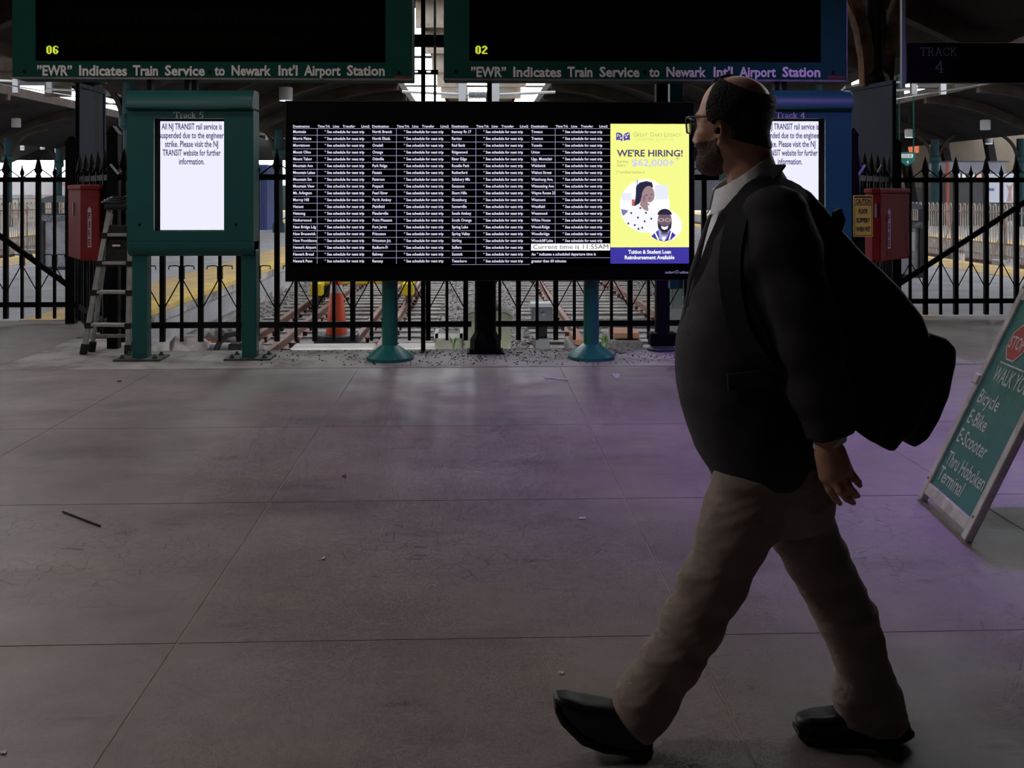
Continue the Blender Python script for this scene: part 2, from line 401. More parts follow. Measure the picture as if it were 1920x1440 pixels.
# arched ribs
def make_rib(xc, y, plate):
    r = thing('roof_rib', (xc, y, 3.6))
    for side in roof_profile(xc):
        mb = MB(); n = len(side); vs = []
        for (dy, dz) in ((-0.11, 0.0), (0.11, 0.0), (-0.11, -0.34), (0.11, -0.34)):
            vs += [(x, y+dy, z+dz) for x, z in side]
        fs = []
        for i in range(n-1):
            fs += [(2*n+i, 2*n+i+1, 3*n+i+1, 3*n+i), (i, i+1, 2*n+i+1, 2*n+i), (n+i, 3*n+i, 3*n+i+1, n+i+1), (i, n+i, n+i+1, i+1)]
        fs += [(0, n, 3*n, 2*n), (n-1, 2*n-1, 4*n-1, 3*n-1)]
        mb.add(vs, fs); mb.build('arch', M_STEEL, r)
    for (sa, sb) in ((-1.25, -0.30), (0.50, 1.70)):
        mb = MB(); mb.box(xc+sa, xc+sb, y-0.05, y+0.05, 4.95, 5.62)
        for k in range(6): mb.lathe((xc+sa+0.1+k*(sb-sa-0.2)/5, y-0.06, 5.03), [(0.022, -0.02), (0.018, 0.02)], 6, 'y')
        mb.build('cross_plate', plate, r)
    for (sa, sb) in ((-2.55, -1.2), (1.65, 2.55), (-0.3, 0.5)):
        mb = MB(); mb.bar((xc+sa, y, 5.40), (xc+sb, y, 5.40), 0.05, 0.07); mb.build('strut', M_STEEL, r)
    return r
ribY = [14.2, 17.8, 21.5, 25.5, 29.5, 33.5, 37.5, 45.5, 53.5, 61.5]
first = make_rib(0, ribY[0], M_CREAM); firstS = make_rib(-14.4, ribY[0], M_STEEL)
tag(firstS, 'nearest arched steel rib over the left tracks', 'roof rib', 'arched roof ribs of the train shed')
ordn = ['nearest', 'second', 'third', 'fourth', 'fifth', 'sixth', 'seventh', 'eighth', 'ninth', 'farthest']
tag(first, 'nearest arched steel rib over the two middle tracks', 'roof rib', 'arched roof ribs of the train shed')
for i, y in enumerate(ribY):
    for xc, wh in ((0, 'over the two middle tracks'), (-14.4, 'over the left tracks'), (14.4, 'over the right tracks')):
        if i == 0 and xc <= 0: continue
        c = copy_tree(first if xc == 0 else firstS); c.location = (xc, y, 3.6)
        tag(c, '%s arched steel rib %s' % (ordn[i], wh), 'roof rib', 'arched roof ribs of the train shed')
# ================================================================== BLACK IRON FENCES AND GATES
def picket_mesh(w, top, bot, name, tip=0.16):
    mb = MB(); mb.box(-w/2, w/2, -w/2, w/2, bot, top-tip)
    # spear head: collar, bulge, point
    prof = [(w*0.55, top-tip-0.005), (w*0.62, top-tip+0.02), (w*0.9, top-tip+0.035), (w*0.95, top-tip+0.055), (w*0.45, top-0.06), (w*0.05, top)]
    mb.lathe((0, 0, 0), prof, 8); return mb.mesh(name, M_BLACK)
PK_THICK = picket_mesh(0.046, 1.87, 0.055, 'thick_picket', 0.22)
PK_THIN = picket_mesh(0.028, 1.775, 0.055, 'thin_picket', 0.15)
def curl_mesh():
    mb = MB()   # small horizontal arms with down-turned ends above a V of thin rods
    for s in (-1, 1):
        mb.path([(0, -0.012, 0.755), (s*0.05, -0.012, 0.77), (s*0.115, -0.012, 0.765), (s*0.118, -0.012, 0.735)], 0.006, 6)
    mb.box(-0.022, 0.022, -0.022, 0.022, 0.64, 0.76)
    return mb.mesh('scroll_arm', M_BLACK)
CURL = curl_mesh()
def rods_mesh(p):
    mb = MB()
    mb.tube((0, -0.01, 0.66), (p*0.93, -0.01, 0.36), 0.006, n=6)
    hi = MB(); hi.tube((0.015, -0.01, 1.62), (p*0.9, -0.01, 1.73), 0.007, n=6)
    return mb.mesh('lower_rod', M_BLACK), hi.mesh('upper_rod', M_BLACK)
PITCH = 0.1775   # half spacing (thick to thin)
RODS = rods_mesh(PITCH)
def fence(name, p0, p1, label, cat, start_thick=True, group=None, brace=None, posts=(), curls=True, n=None, first=None, skip=()):
    p0, p1 = Vector(p0), Vector(p1); d = p1-p0; Ln = d.length; a = math.atan2(d.y, d.x)
    r = thing(name, (p0.x, p0.y, 0), label, cat, group, rz=a)
    for (z, h) in ((1.60, 0.055), (0.21, 0.055)):
        mb = MB(); mb.box(0, Ln, -0.018, 0.018, z-h/2, z+h/2); mb.build('rail', M_BLACK, r, local=True)
    x = PITCH*0.5 if first is None else first; k = 0
    while x < Ln-0.02:
        th = (k % 2 == 0) == start_thick
        if k not in skip:
            inst('thick_picket' if th else 'thin_picket', PK_THICK if th else PK_THIN, r, (x, 0, 0))
            if not th:
                
                for sc_ in (1, -1): inst('lower_rod', RODS[0], r, (x, 0, 0), scale=(sc_, 1, 1)); inst('upper_rod', RODS[1], r, (x, 0, 0), scale=(sc_, 1, 1))
                if curls: inst('scroll_arm', CURL, r, (x, 0, 0))
        x += PITCH; k += 1
    if brace:
        mb = MB(); mb.bar((brace[0], -0.03, brace[1]), (brace[2], -0.03, brace[3]), 0.03, 0.055); mb.build('diagonal_brace', M_BLACK, r, local=True)
    for q in posts:
        mb = MB(); mb.box(q-0.05, q+0.05, -0.05, 0.05, 0, 2.0); mb.prism([(q-0.06, 2.0), (q+0.06, 2.0), (q, 2.08)], -0.06, 0.06); mb.build('post', M_BLACK, r, local=True)
    return r
YF = 9.62
xa, xm, xb = xs(214, YF), xs(884, YF), xs(1596, YF)
# first thick picket of the left run stands at column 305; the right run restarts after the iron column
f0 = xs(305, YF)-xa; f0 -= PITCH*int(f0/PITCH)
kk = int(round((xs(305, YF)-xa-f0)/PITCH))
fence('iron_fence', (xa, YF, 0), (xm, YF, 0), 'black spear-topped iron fence behind the left half of the departure board', 'fence', start_thick=(kk % 2 == 0), first=f0, posts=(0.0,))
f1 = xs(972, YF)-xs(912, YF); f1 -= PITCH*int(f1/PITCH)
kk = int(round((xs(972, YF)-xs(912, YF)-f1)/PITCH))
fence('iron_fence', (xs(912, YF), YF, 0), (xb, YF, 0), 'black spear-topped iron fence behind the right half of the departure board', 'fence', start_thick=(kk % 2 == 0), first=f1, posts=(xb-xs(912, YF),))
YG = 11.45
gx = xs(134, YG); gx2 = xs(1678.5, YG)
# left gate, hinged on the post beside the red hose cabinet
Lg = gx-(-9.4); fg = gx-0.06
pa = -9.4
ft = (xs(72, YG)-pa); k0 = int(ft/PITCH); ff = ft-PITCH*k0
zb0, zb1 = zs(443, YG), zs(533, YG)
fence('iron_gate', (pa, YG, 0), (gx, YG, 0), 'black iron gate standing before the left platform', 'gate', start_thick=(k0 % 2 == 0), first=ff, brace=(xs(-60, YG)-pa, zb0+0.28, xs(131, YG)-pa, zb1), posts=(gx-pa,))
ft = (xs(1792, YG)-gx2); k0 = int(ft/PITCH); ff = ft-PITCH*k0
fence('iron_gate', (gx2, YG, 0), (9.4, YG, 0), 'black iron gate standing before the right platform', 'gate', start_thick=(k0 % 2 == 0), first=ff, brace=(0.0, zs(538, YG), xs(1960, YG)-gx2, zs(352, YG)), curls=False, posts=(0.0,))
# side returns between the track fence and the gates
fence('side_fence', (xa, YF, 0), (gx+0.05, YG, 0), 'short black fence run joining the left gate to the track fence', 'fence', curls=False)
fence('side_fence', (gx2-0.05, YG, 0), (xb, YF, 0), 'short black fence run joining the right gate to the track fence', 'fence', curls=False)

# cast iron columns with curved brackets carrying the edge of the shed roof
M_RUST = mat('rust_brown_iron', (0.10, 0.055, 0.03), 0.85, var=0.5, scale=4, dirt=(0.012, 0.009, 0.008), dscale=3, damt=0.9, spec=0.1)
def iron_column(x, y, label, flip=1):
    r = thing('iron_column', (x, y, 0), label, 'column')
    mb = MB(); mb.box(x-0.085, x+0.085, y-0.085, y+0.085, 0, 2.9); mb.build('shaft', M_BLACK, r, bevel=0.01)
    mb = MB(); mb.box(x-0.13, x+0.13, y-0.13, y+0.13, 0, 0.35); mb.build('base', M_BLACK, r, bevel=0.02)
    mb = MB(); mb.lathe((x, y, 2.7), [(0.10, 0), (0.16, 0.05), (0.16, 0.12), (0.11, 0.2), (0.11, 3.1)], 14); mb.build('capital', M_BLACK, r, smooth=False)
    for s in (-1, 1):
        mb = MB(); pts = []
        for k in range(13):
            t = k/12*PI/2; pts.append((x+s*(0.1+2.3*(1-math.cos(t))), y, 2.72+2.6*math.sin(t)))
        for i in range(12): mb.bar(pts[i], pts[i+1], 0.18, 0.14)
        mb.build('bracket', M_RUST, r)
        mb = MB(); mb.bar((x, y, 3.0), (x+s*0.95, y, 5.2), 0.14, 0.12); mb.build('strut', M_RUST, r)
    return r
iron_column(gx+0.05, 11.85, 'black iron column with curved rusty brackets behind the left hose cabinet')
iron_column(gx2-0.06, 11.85, 'black iron column with curved rusty brackets behind the right hose cabinet')

# dark sheet-metal panels mounted above the side fences
M_PANEL = mat('slate_blue_sheet', (0.010, 0.014, 0.027), 0.7, var=0.15, scale=3, spec=0.2)
def sheet_panel(p0, p1, z0, z1, label):
    p0, p1 = Vector(p0), Vector(p1); d = p1-p0; a = math.atan2(d.y, d.x); L = d.length
    r = thing('sheet_panel', (p0.x, p0.y, z0), label, 'panel', rz=a); h = z1-z0
    mb = MB(); mb.box(0, L, -0.012, 0.012, 0, h); mb.build('sheet', M_PANEL, r, local=True)
    for (a0, a1, b0, b1) in ((0, L, h-0.05, h), (0, 0.05, 0, h-0.05), (L-0.05, L, 0, h-0.05)):
        mb = MB(); mb.box(a0, a1, -0.025, 0.025, b0, b1); mb.build('frame', M_PANEL, r, local=True, bevel=0.004)
    for k in range(5):
        for s in (-1, 1):
            mb = MB(); mb.lathe((0.1+k*(L-0.2)/4, s*0.026, h-0.025), [(0.01, -0.004), (0.006, 0.004)], 6, 'y'); mb.build('rivet', M_BLACK, r, local=True)
    return r
pl0, pl1 = atY(145, 155, 11.3), atX(195, 170, atY(145, 155, 11.3).x)
SPL = sheet_panel((pl0.x, pl0.y, 0), (pl1.x, pl1.y, 0), 1.55, pl0.z, 'dark slate sheet panel above the left side fence')
pr0 = atY(1677, 150, 11.3); pr1 = Vector((pr0.x-0.20, pr0.y+0.98, 0))
SPR = sheet_panel((pr0.x, pr0.y, 0), (pr1.x, pr1.y, 0), 1.5, pr0.z, 'dark slate sheet panel above the right side fence')

M_STAY = mat('pale_stay_bar', (0.55, 0.56, 0.62), 0.6)
for (pn, a, b, y) in ((SPL, (207, 308), (222, 326), 9.55), (SPL, (177, 311), (184, 322), 10.3), (SPR, (1610, 327), (1622, 309), 9.55), (SPR, (1646, 323), (1654, 309), 10.3)):
    mb = MB(); mb.bar(atY(a[0], a[1], y), atY(b[0], b[1], y), 0.012, 0.02); mb.build('stay_bar', M_STAY, pn)
# ================================================================== SIGNS, SCREENS AND KIOSKS
M_GREEN = mat('dark_green_enamel', (0.013, 0.108, 0.105), 0.42, var=0.08, scale=2, spec=0.35)
M_SIGNGREEN = mat('sign_frame_green', (0.004, 0.050, 0.039), 0.7, var=0.12, scale=2, spec=0.12)
M_TEAL = mat('teal_post_paint', (0.015, 0.17, 0.155), 0.33, var=0.1, scale=3)
M_SCRBLACK = mat('black_screen_glass', (0.0012, 0.0012, 0.002), 0.9, spec=0.02)
M_BOARD = mat('black_board_shell', (0.0012, 0.0012, 0.0014), 0.6, spec=0.1)
M_WHITESCR = mat('lit_white_screen', (0.02, 0.02, 0.02), 0.3, emit=(0.86, 0.86, 1.0), estr=1.0)
M_INK = mat('indigo_screen_text', (0.01, 0.01, 0.02), 0.5, emit=(0.045, 0.03, 0.13), estr=1.0)
M_WHITETXT = mat('lit_white_text', (0.02, 0.02, 0.02), 0.5, emit=(0.82, 0.80, 1.0), estr=0.95)
M_GRIDLINE = mat('lit_grid_line', (0.02, 0.02, 0.02), 0.5, emit=(0.40, 0.37, 0.62), estr=0.8)
M_LED = mat('dark_led_panel', (0.0008, 0.0008, 0.0008), 0.9, spec=0.03)
M_LEDLIT = mat('lit_yellow_led', (0.02, 0.02, 0.02), 0.5, emit=(0.62, 0.72, 0.03), estr=1.0)
M_GREYTXT = mat('grey_sign_lettering', (0.78, 0.75, 0.75), 0.7, spec=0.1)
M_PALETXT = mat('pale_sign_lettering', (0.88, 0.86, 0.86), 0.6)
M_STEELG = mat('galvanised_steel', (0.20, 0.19, 0.19), 0.45, metal=0.6, var=0.25, scale=8)
M_PLATE = mat('dirty_green_plate', (0.05, 0.075, 0.065), 0.6, var=0.3, scale=6, dirt=(0.06, 0.045, 0.035), dscale=8, damt=0.7)
NX = (1, 0, 0); NZ = (0, 0, 1)
def ptext(mb, s, u, v, h, w=None, align='L', Y=8.7, off=0.0, dy=0.0, aspect=1.0, spacing=1.0):
    """lettering on a plane facing the concourse; u, v, h, w as sizes on the sign measured in photo pixels"""
    k = Y/FPX
    text(mb, s, (0, Y-dy, 0), NX, NZ, xs(u, Y), zs(v, Y, u), h*k, None if w is None else xs(u+w, Y)-xs(u, Y), align, off, spacing, aspect)
def prect(mb, u0, v0, u1, v1, Y, dy=0.0):
    a, b, c, d = xs(u0, Y), xs(u1, Y), zs(v1, Y, (u0+u1)/2), zs(v0, Y, (u0+u1)/2)
    mb.flat([(a, Y-dy, c), (b, Y-dy, c), (b, Y-dy, d), (a, Y-dy, d)])
def pell(mb, u, v, ru, rv, Y, dy, n=28, rot=0.0, a0=0, a1=2*PI):
    k = Y/FPX; x, z = xs(u, Y), zs(v, Y, u)
    pts = []
    for i in range(n):
        a = a0+(a1-a0)*i/(n if abs(a1-a0-2*PI) < 1e-6 else n-1)
        p, q = ru*k*math.cos(a), rv*k*math.sin(a); pts.append((x+p*math.cos(rot)-q*math.sin(rot), Y-dy, z+p*math.sin(rot)+q*math.cos(rot)))
    mb.flat(pts)
def ppoly(mb, pts, Y, dy): mb.flat([(xs(u, Y), Y-dy, zs(v, Y, u)) for u, v in pts])

# small serif lettering drawn as strokes (for the carved-looking track names)
SERIF = {
 'T': [[(0.45,0),(0.45,1)],[(0,1),(0.9,1)],[(0.25,0),(0.65,0)],[(0,1),(0,0.82)],[(0.9,1),(0.9,0.82)]],
 'R': [[(0.15,0),(0.15,1)],[(0,0),(0.35,0)],[(0,1),(0.5,1),(0.68,0.88),(0.68,0.62),(0.5,0.5),(0.15,0.5)],[(0.4,0.5),(0.75,0)],[(0.65,0),(0.9,0)]],
 'A': [[(0.1,0),(0.45,1),(0.8,0)],[(0,0),(0.22,0)],[(0.66,0),(0.95,0)],[(0.2,0.35),(0.68,0.35)]],
 'C': [[(0.8,0.75),(0.65,0.95),(0.4,1),(0.12,0.8),(0.05,0.5),(0.12,0.2),(0.4,0),(0.65,0.05),(0.8,0.25)],[(0.8,0.98),(0.8,0.7)]],
 'K': [[(0.15,0),(0.15,1)],[(0,0),(0.32,0)],[(0,1),(0.32,1)],[(0.75,1),(0.18,0.48)],[(0.38,0.62),(0.8,0)],[(0.66,0),(0.95,0)],[(0.62,1),(0.9,1)]],
 'H': [[(0.15,0),(0.15,1)],[(0.75,0),(0.75,1)],[(0.15,0.5),(0.75,0.5)],[(0,0),(0.3,0)],[(0,1),(0.3,1)],[(0.6,0),(0.9,0)],[(0.6,1),(0.9,1)]],
 'O': [[(0.45,0),(0.18,0.12),(0.05,0.5),(0.18,0.88),(0.45,1),(0.72,0.88),(0.85,0.5),(0.72,0.12),(0.45,0)]],
 'B': [[(0.15,0),(0.15,1)],[(0,0),(0.5,0),(0.72,0.12),(0.72,0.4),(0.5,0.52),(0.15,0.52)],[(0,1),(0.48,1),(0.65,0.88),(0.65,0.64),(0.48,0.52)]],
 'E': [[(0.15,0),(0.15,1)],[(0,1),(0.7,1),(0.7,0.82)],[(0,0),(0.74,0),(0.74,0.2)],[(0.15,0.52),(0.55,0.52)]],
 'N': [[(0.15,0),(0.15,1),(0.75,0),(0.75,1)],[(0,0),(0.3,0)],[(0.6,1),(0.9,1)]],
 'r': [[(0.12,0),(0.12,0.62)],[(0,0),(0.32,0)],[(0,0.62),(0.12,0.62)],[(0.12,0.45),(0.28,0.62),(0.45,0.6)]],
 'a': [[(0.05,0.52),(0.2,0.63),(0.42,0.6),(0.46,0.45),(0.46,0.05),(0.58,0)],[(0.46,0.35),(0.15,0.3),(0.04,0.15),(0.15,0.01),(0.32,0.02),(0.46,0.15)]],
 'c': [[(0.5,0.5),(0.38,0.63),(0.2,0.6),(0.05,0.42),(0.05,0.2),(0.2,0.02),(0.4,0.0),(0.52,0.13)]],
 'k': [[(0.12,0),(0.12,1)],[(0,1),(0.12,1)],[(0,0),(0.26,0)],[(0.5,0.62),(0.14,0.3)],[(0.26,0.38),(0.52,0)],[(0.42,0),(0.64,0)],[(0.38,0.62),(0.6,0.62)]],
 '5': [[(0.62,1),(0.18,1),(0.1,0.55),(0.35,0.62),(0.58,0.52),(0.62,0.28),(0.5,0.06),(0.25,0.0),(0.05,0.1)]],
 '4': [[(0.48,0),(0.48,1),(0.02,0.3),(0.7,0.3)],[(0.3,0),(0.66,0)]],
}
WID = {'T':0.9,'R':0.9,'A':0.95,'C':0.85,'K':0.95,'H':0.9,'O':0.9,'B':0.78,'E':0.78,'N':0.9,'r':0.48,'a':0.6,'c':0.55,'k':0.66,'5':0.68,'4':0.75,' ':0.4}
def serif_text(mb, s, O, R, U, x, y, h, w, t=0.13, gap=0.10):
    tot = sum(WID[c] for c in s)+gap*(len(s)-1); kx = w/tot; O, R, U = Vector(O), Vector(R), Vector(U); cx = 0.0
    for c in s:
        for st in SERIF.get(c, []):
            for (a, b) in zip(st[:-1], st[1:]):
                p = Vector(((cx+a[0])*kx, a[1]*h)); q = Vector(((cx+b[0])*kx, b[1]*h)); d = q-p
                if d.length < 1e-9: continue
                d.normalize(); tk = t*h*(1.0 if abs(d.y) > 0.6 else 0.55); n = Vector((-d.y, d.x))*tk/2; e = d*tk*0.3
                mb.flat([tuple(O+R*(x+z.x)+U*(y+z.y)) for z in (p-e-n, q+e-n, q+e+n, p-e+n)])
        cx += WID[c]+gap

# ---------------------------------------------------------------- track kiosks
def kiosk(u0, u1, so0, so1, num, label, tc):
    Y = 8.85; x0, x1 = xs(u0, Y), xs(u1, Y); um = (u0+u1)/2
    Z = lambda v: zs(v, Y, um)
    r = thing('track_kiosk', ((x0+x1)/2, Y+0.15, 0), label, 'kiosk')
    D = 0.235; s0, s1 = xs(so0, Y), xs(so1, Y); zt, zb = Z(222), Z(433)
    zh, zl = Z(168), Z(203)
    # hood: quarter-round roll over the top
    prof = [(Y+D, zl-0.02), (Y+D, zh-0.02), (Y+D-0.03, zh)]
    for k in range(9):
        a = PI/2+k/8*PI/2*0.98; prof.append((Y+0.06+0.115*math.cos(a), zl+0.012+(zh-zl-0.012)*math.sin(a)))
    prof += [(Y-0.055, zl), (Y-0.03, zl-0.012), (Y+0.01, zl-0.012)]
    mb = MB(); mb.prism(prof, x0, x1, 'x'); smooth_by_angle(mb.build('hood', M_GREEN, r, bevel=0.004), 35)
    # front face around the recessed screen
    zc = Z(452)
    mb = MB(); mb.box(x0, s0, Y, Y+0.03, zc, zl); mb.box(s1, x1, Y, Y+0.03, zc, zl); mb.box(s0, s1, Y, Y+0.03, zt, zl); mb.box(s0, s1, Y, Y+0.03, zc, zb)
    mb.build('front_panel', M_GREEN, r)
    mb = MB()
    for (a, b) in ((x0, x0+0.02), (x1-0.02, x1)): mb.box(a, b, Y+0.03, Y+D, Z(476), zl)
    mb.box(x0+0.02, x1-0.02, Y+D-0.02, Y+D, Z(476), zl); mb.build('cabinet_shell', M_GREEN, r)
    # rounded chin
    zb2 = Z(481); prof = [(Y+D-0.02, zc-0.004), (Y, zc-0.004)]
    for k in range(8):
        a = PI+k/7*PI/2; prof.append((Y+0.09+0.09*math.cos(a), zb2+0.09+0.09*math.sin(a)))
    prof += [(Y+D-0.02, zb2)]
    mb = MB(); mb.prism(prof, x0, x1, 'x'); smooth_by_angle(mb.build('chin', M_GREEN, r, bevel=0.003), 35)
    # recess lining and screen
    mb = MB(); e = 0.004
    mb.box(s0-e, s0, Y+0.03, Y+0.19, zb, zt); mb.box(s1, s1+e, Y+0.03, Y+0.19, zb, zt); mb.box(s0, s1, Y+0.03, Y+0.19, zt, zt+e); mb.box(s0, s1, Y+0.03, Y+0.19, zb-e, zb)
    mb.box(s0-0.05, s1+0.05, Y+0.191, Y+0.20, zb-0.05, zt+0.05)
    mb.build('screen_recess', M_SCRBLACK, r)
    YS = Y+0.186
    mb = MB(); mb.box(s0, s1, YS, YS+0.004, zb+0.002, zt-0.012); scr = mb.build('screen', M_WHITESCR, r)
    mb = MB()
    lines = ['All NJ TRANSIT rail service is', 'suspended due to the engineer', 'strike. Please visit the NJ', 'TRANSIT website for further', 'information.']
    wid = [(111, 0), (119, 0), (98, 0), (107, 0), (47, 0)]
    uc = (so0+so1)/2; kk = YS/FPX; xc = xs(tc, YS)
    for i, t in enumerate(lines):
        text(mb, t, (0, YS-0.002, 0), NX, NZ, xc, Z(240.5+i*16.7), 11.6*kk, wid[i][0]*kk*0.995, 'C', off=0.018)
    mb.build('screen_text', M_INK, scr, recalc=False)['kind'] = 'stuff'
    mb = MB(); wd = xs(uc+27.5, Y)-xs(uc-27.5, Y)
    serif_text(mb, 'Track '+num, (0, Y-0.002, 0), NX, NZ, xs(uc-27.5, Y), Z(221), 10.5*Y/FPX, wd, t=0.17)
    mb.build('track_name', M_PALETXT, r)
    for uu in (u0+24, u1-32):
        mb = MB(); mb.lathe((xs(uu, Y), Y, Z(421)), [(0.011, -0.008), (0.009, 0.004)], 10, 'y'); mb.build('lock_stud', M_BLACK, r)
    # posts, plates, bolts
    for (a, b) in ((u0+12, u0+40), (u1-20, u1+7)):
        pa, pb = xs(a, Y+0.1), xs(b, Y+0.1)
        mb = MB(); mb.box(pa, pb, Y+0.06, Y+0.19, 0.012, Z(470)); mb.build('post', M_GREEN, r, bevel=0.008)
        pc = (pa+pb)/2
        mb = MB(); mb.box(pc-0.20, pc+0.20, Y-0.02, Y+0.27, 0.0, 0.018); pl = mb.build('base_plate', M_PLATE, r, bevel=0.003)
        for sx in (-0.14, 0.14):
            for sy in (0.03, 0.22):
                mb = MB(); mb.lathe((pc+sx, Y+sy, 0.018), [(0.022, 0), (0.022, 0.014), (0.012, 0.016), (0.012, 0.03)], 6); mb.build('bolt', M_PLATE, pl)
    # stubs on the roof
    for q in (0.14, 0.44, 0.5):
        xx = x0+(x1-x0)*q; mb = MB(); mb.box(xx-0.02, xx+0.02, Y+0.12, Y+0.2, zh-0.01, zh+0.115); mb.build('conduit_stub', M_BLACK, r)
    return r
kiosk(238, 475, 288, 420, '5', 'green kiosk with lit white notice screen reading Track 5', 359.5)
kiosk(1360, 1597, 1416, 1548, '4', 'violet-lit kiosk with white notice screen reading Track 4', 1481)

# ---------------------------------------------------------------- departure board
YB = 8.70
bd = thing('departure_board', (xs(917, 8.85), 8.85, 0), 'wide black departure board with white train listing and yellow hiring advert', 'departure board')
bx0, bx1, bz0, bz1 = xs(535, YB), xs(1302, YB), zs(527, YB), zs(190, YB)
mb = MB(); mb.box(bx0, bx1, YB+0.004, YB+0.22, bz0, bz1); mb.build('case', M_BOARD, bd, bevel=0.006)
mb = MB(); e = 0.006
for (a, b, c, d) in ((bx0, bx1, bz1-e, bz1), (bx0, bx1, bz0, bz0+e), (bx0, bx0+e, bz0, bz1), (bx1-e, bx1, bz0, bz1)): mb.box(a, b, YB-0.004, YB+0.004, c, d)
mb.build('bezel_edge', mat('dark_bezel', (0.03, 0.03, 0.033), 0.4), bd)
mb = MB(); mb.box(xs(546, YB), xs(1294, YB), YB, YB+0.004, zs(498, YB), zs(228, YB)); scr = mb.build('screen', M_SCRBLACK, bd)
C1 = 'Montvale|Morris Plains|Morristown|Mount Olive|Mount Tabor|Mountain Ave|Mountain Lakes|Mountain Stn|Mountain View|Mt. Arlington|Murray Hill|Nanuet|Netcong|Netherwood|New Bridge Ldg|New Brunswick|New Providence|Newark Airport|Newark Broad|Newark Penn'.split('|')
C2 = 'North Branch|North Elizab.|Oradell|Orange|Otisville|Park Ridge|Passaic|Paterson|Peapack|Pearl River|Perth Amboy|Plainfield|Plauderville|Point Pleasant|Port Jervis|Princeton|Princeton Jct.|Radburn-Fl|Rahway|Ramsey'.split('|')
C3 = 'Ramsey Rt 17|Raritan|Red Bank|Ridgewood|River Edge|Roselle Park|Rutherford|Salisbury Mls|Secaucus|Short Hills|Sloatsburg|Somerville|South Amboy|South Orange|Spring Lake|Spring Valley|Stirling|Suffern|Summit|Teterboro'.split('|')
C4 = 'Towaco|Trenton|Tuxedo|Union|Upp. Montclair|Waldwick|Walnut Street|Watchung Ave.|Watsessing Ave|Wayne Route 23|Wesmont|Westfield|Westwood|White House|Wood-Ridge|Woodbridge|Woodcliff Lake'.split('|')
tx, gl = MB(), MB(); RP = 12.76; V0 = 240.4
for ci, (rows, ud) in enumerate(((C1, 549.5), (C2, 698), (C3, 847), (C4, 995.8))):
    hd = (('Destination', 0, 46 if ci == 0 else 46.5), ('Time', 45.5, 18), ('Trk', 64, 9.5), ('Line', 75, 12), ('Transfer', 93, 24), ('Line2', 128, 15.5))
    hd = (('Destination', 0, 31), ('Time', 46, 13.5), ('Trk', 60.5, 9), ('Line', 75, 11.5), ('Transfer', 93, 23.5), ('Line2', 128, 15.5))
    for (t, dx, wd) in hd: ptext(tx, t, ud+dx, V0-1.3, 4.6, wd, Y=YB, off=0.018, dy=0.0015)
    ue = ud+146.5 if ci < 3 else 1143.5
    for k in range(20):
        v = V0+RP*k
        if not (ci == 3 and k in (17, 18)): prect(gl, ud, v, ue, v+0.95, YB, 0.001)
        if k < len(rows):
            full = len(rows[k])*3.05
            co, _ = glyphs(rows[k], 0.02); wid = (co[:, 0].max()-co[:, 0].min())*6.55
            ptext(tx, rows[k], ud+0.3, v+9.2, 5.4, wid, Y=YB, off=0.02, dy=0.0015)
            ptext(tx, '* See schedule for next trip', ud+59, v+9.2, 5.2, 74.6, Y=YB, off=0.022, dy=0.0015)
    prect(gl, ud+44.8, V0, ud+45.7, V0+RP*(17 if ci == 3 else 20)-1, YB, 0.001)
    if ci == 2: prect(gl, ud, V0+RP*20, ue, V0+RP*20+0.8, YB, 0.001)
prect(gl, 995.8, V0+RP*19, 1143.5, V0+RP*19+0.8, YB, 0.001)
ptext(tx, 'An * indicates a scheduled departure time is', 996.2, V0+RP*18+9.2, 5.4, 121, Y=YB, off=0.02, dy=0.0015)
ptext(tx, 'greater than 60 minutes', 996.2, V0+RP*19+9.2, 5.4, 65.5, Y=YB, off=0.02, dy=0.0015)
tx.build('listing_text', M_WHITETXT, scr, recalc=False)['kind'] = 'stuff'; gl.build('grid_lines', M_GRIDLINE, scr, recalc=False)['kind'] = 'stuff'
mb = MB(); prect(mb, 995.8, 456.7, 1143.8, 469.7, YB, 0.0016); mb.build('clock_bar', mat('lit_clock_white', (0.02,)*3, 0.5, emit=(1, 1, 1), estr=1.0), scr, recalc=False)
mb = MB(); ptext(mb, 'Current time is 11:55AM', 999.5, 466.8, 8.3, 141, Y=YB, off=0.0, dy=0.0026); mb.build('clock_text', mat('clock_ink', (0.01,)*3, 0.5, emit=(0.03, 0.025, 0.06)), scr, recalc=False)['kind'] = 'stuff'
mb = MB(); ptext(mb, 'solari', 1247, 512.6, 4.6, 17.5, Y=YB, dy=0.0045, off=0.01); ptext(mb, 'udine', 1274, 512.6, 4.6, 16.5, Y=YB, dy=0.0045, off=0.01)
for i in range(4):
    a = PI/2*i+0.4; k = YB/FPX; cx, cz = xs(1269, YB), zs(509.7, YB, 1269)
    mb.flat([(cx+math.cos(a)*3.6*k, YB-0.0045, cz+math.sin(a)*3.6*k), (cx+math.cos(a+1.3)*3.6*k, YB-0.0045, cz+math.sin(a+1.3)*3.6*k), (cx+math.cos(a+1.2)*2.1*k, YB-0.0045, cz+math.sin(a+1.2)*2.1*k), (cx+math.cos(a+0.1)*2.1*k, YB-0.0045, cz+math.sin(a+0.1)*2.1*k)])
mb.build('maker_mark', mat('maker_mark_grey', (0.45, 0.43, 0.55), 0.5, emit=(0.20, 0.18, 0.30)), bd, recalc=False)
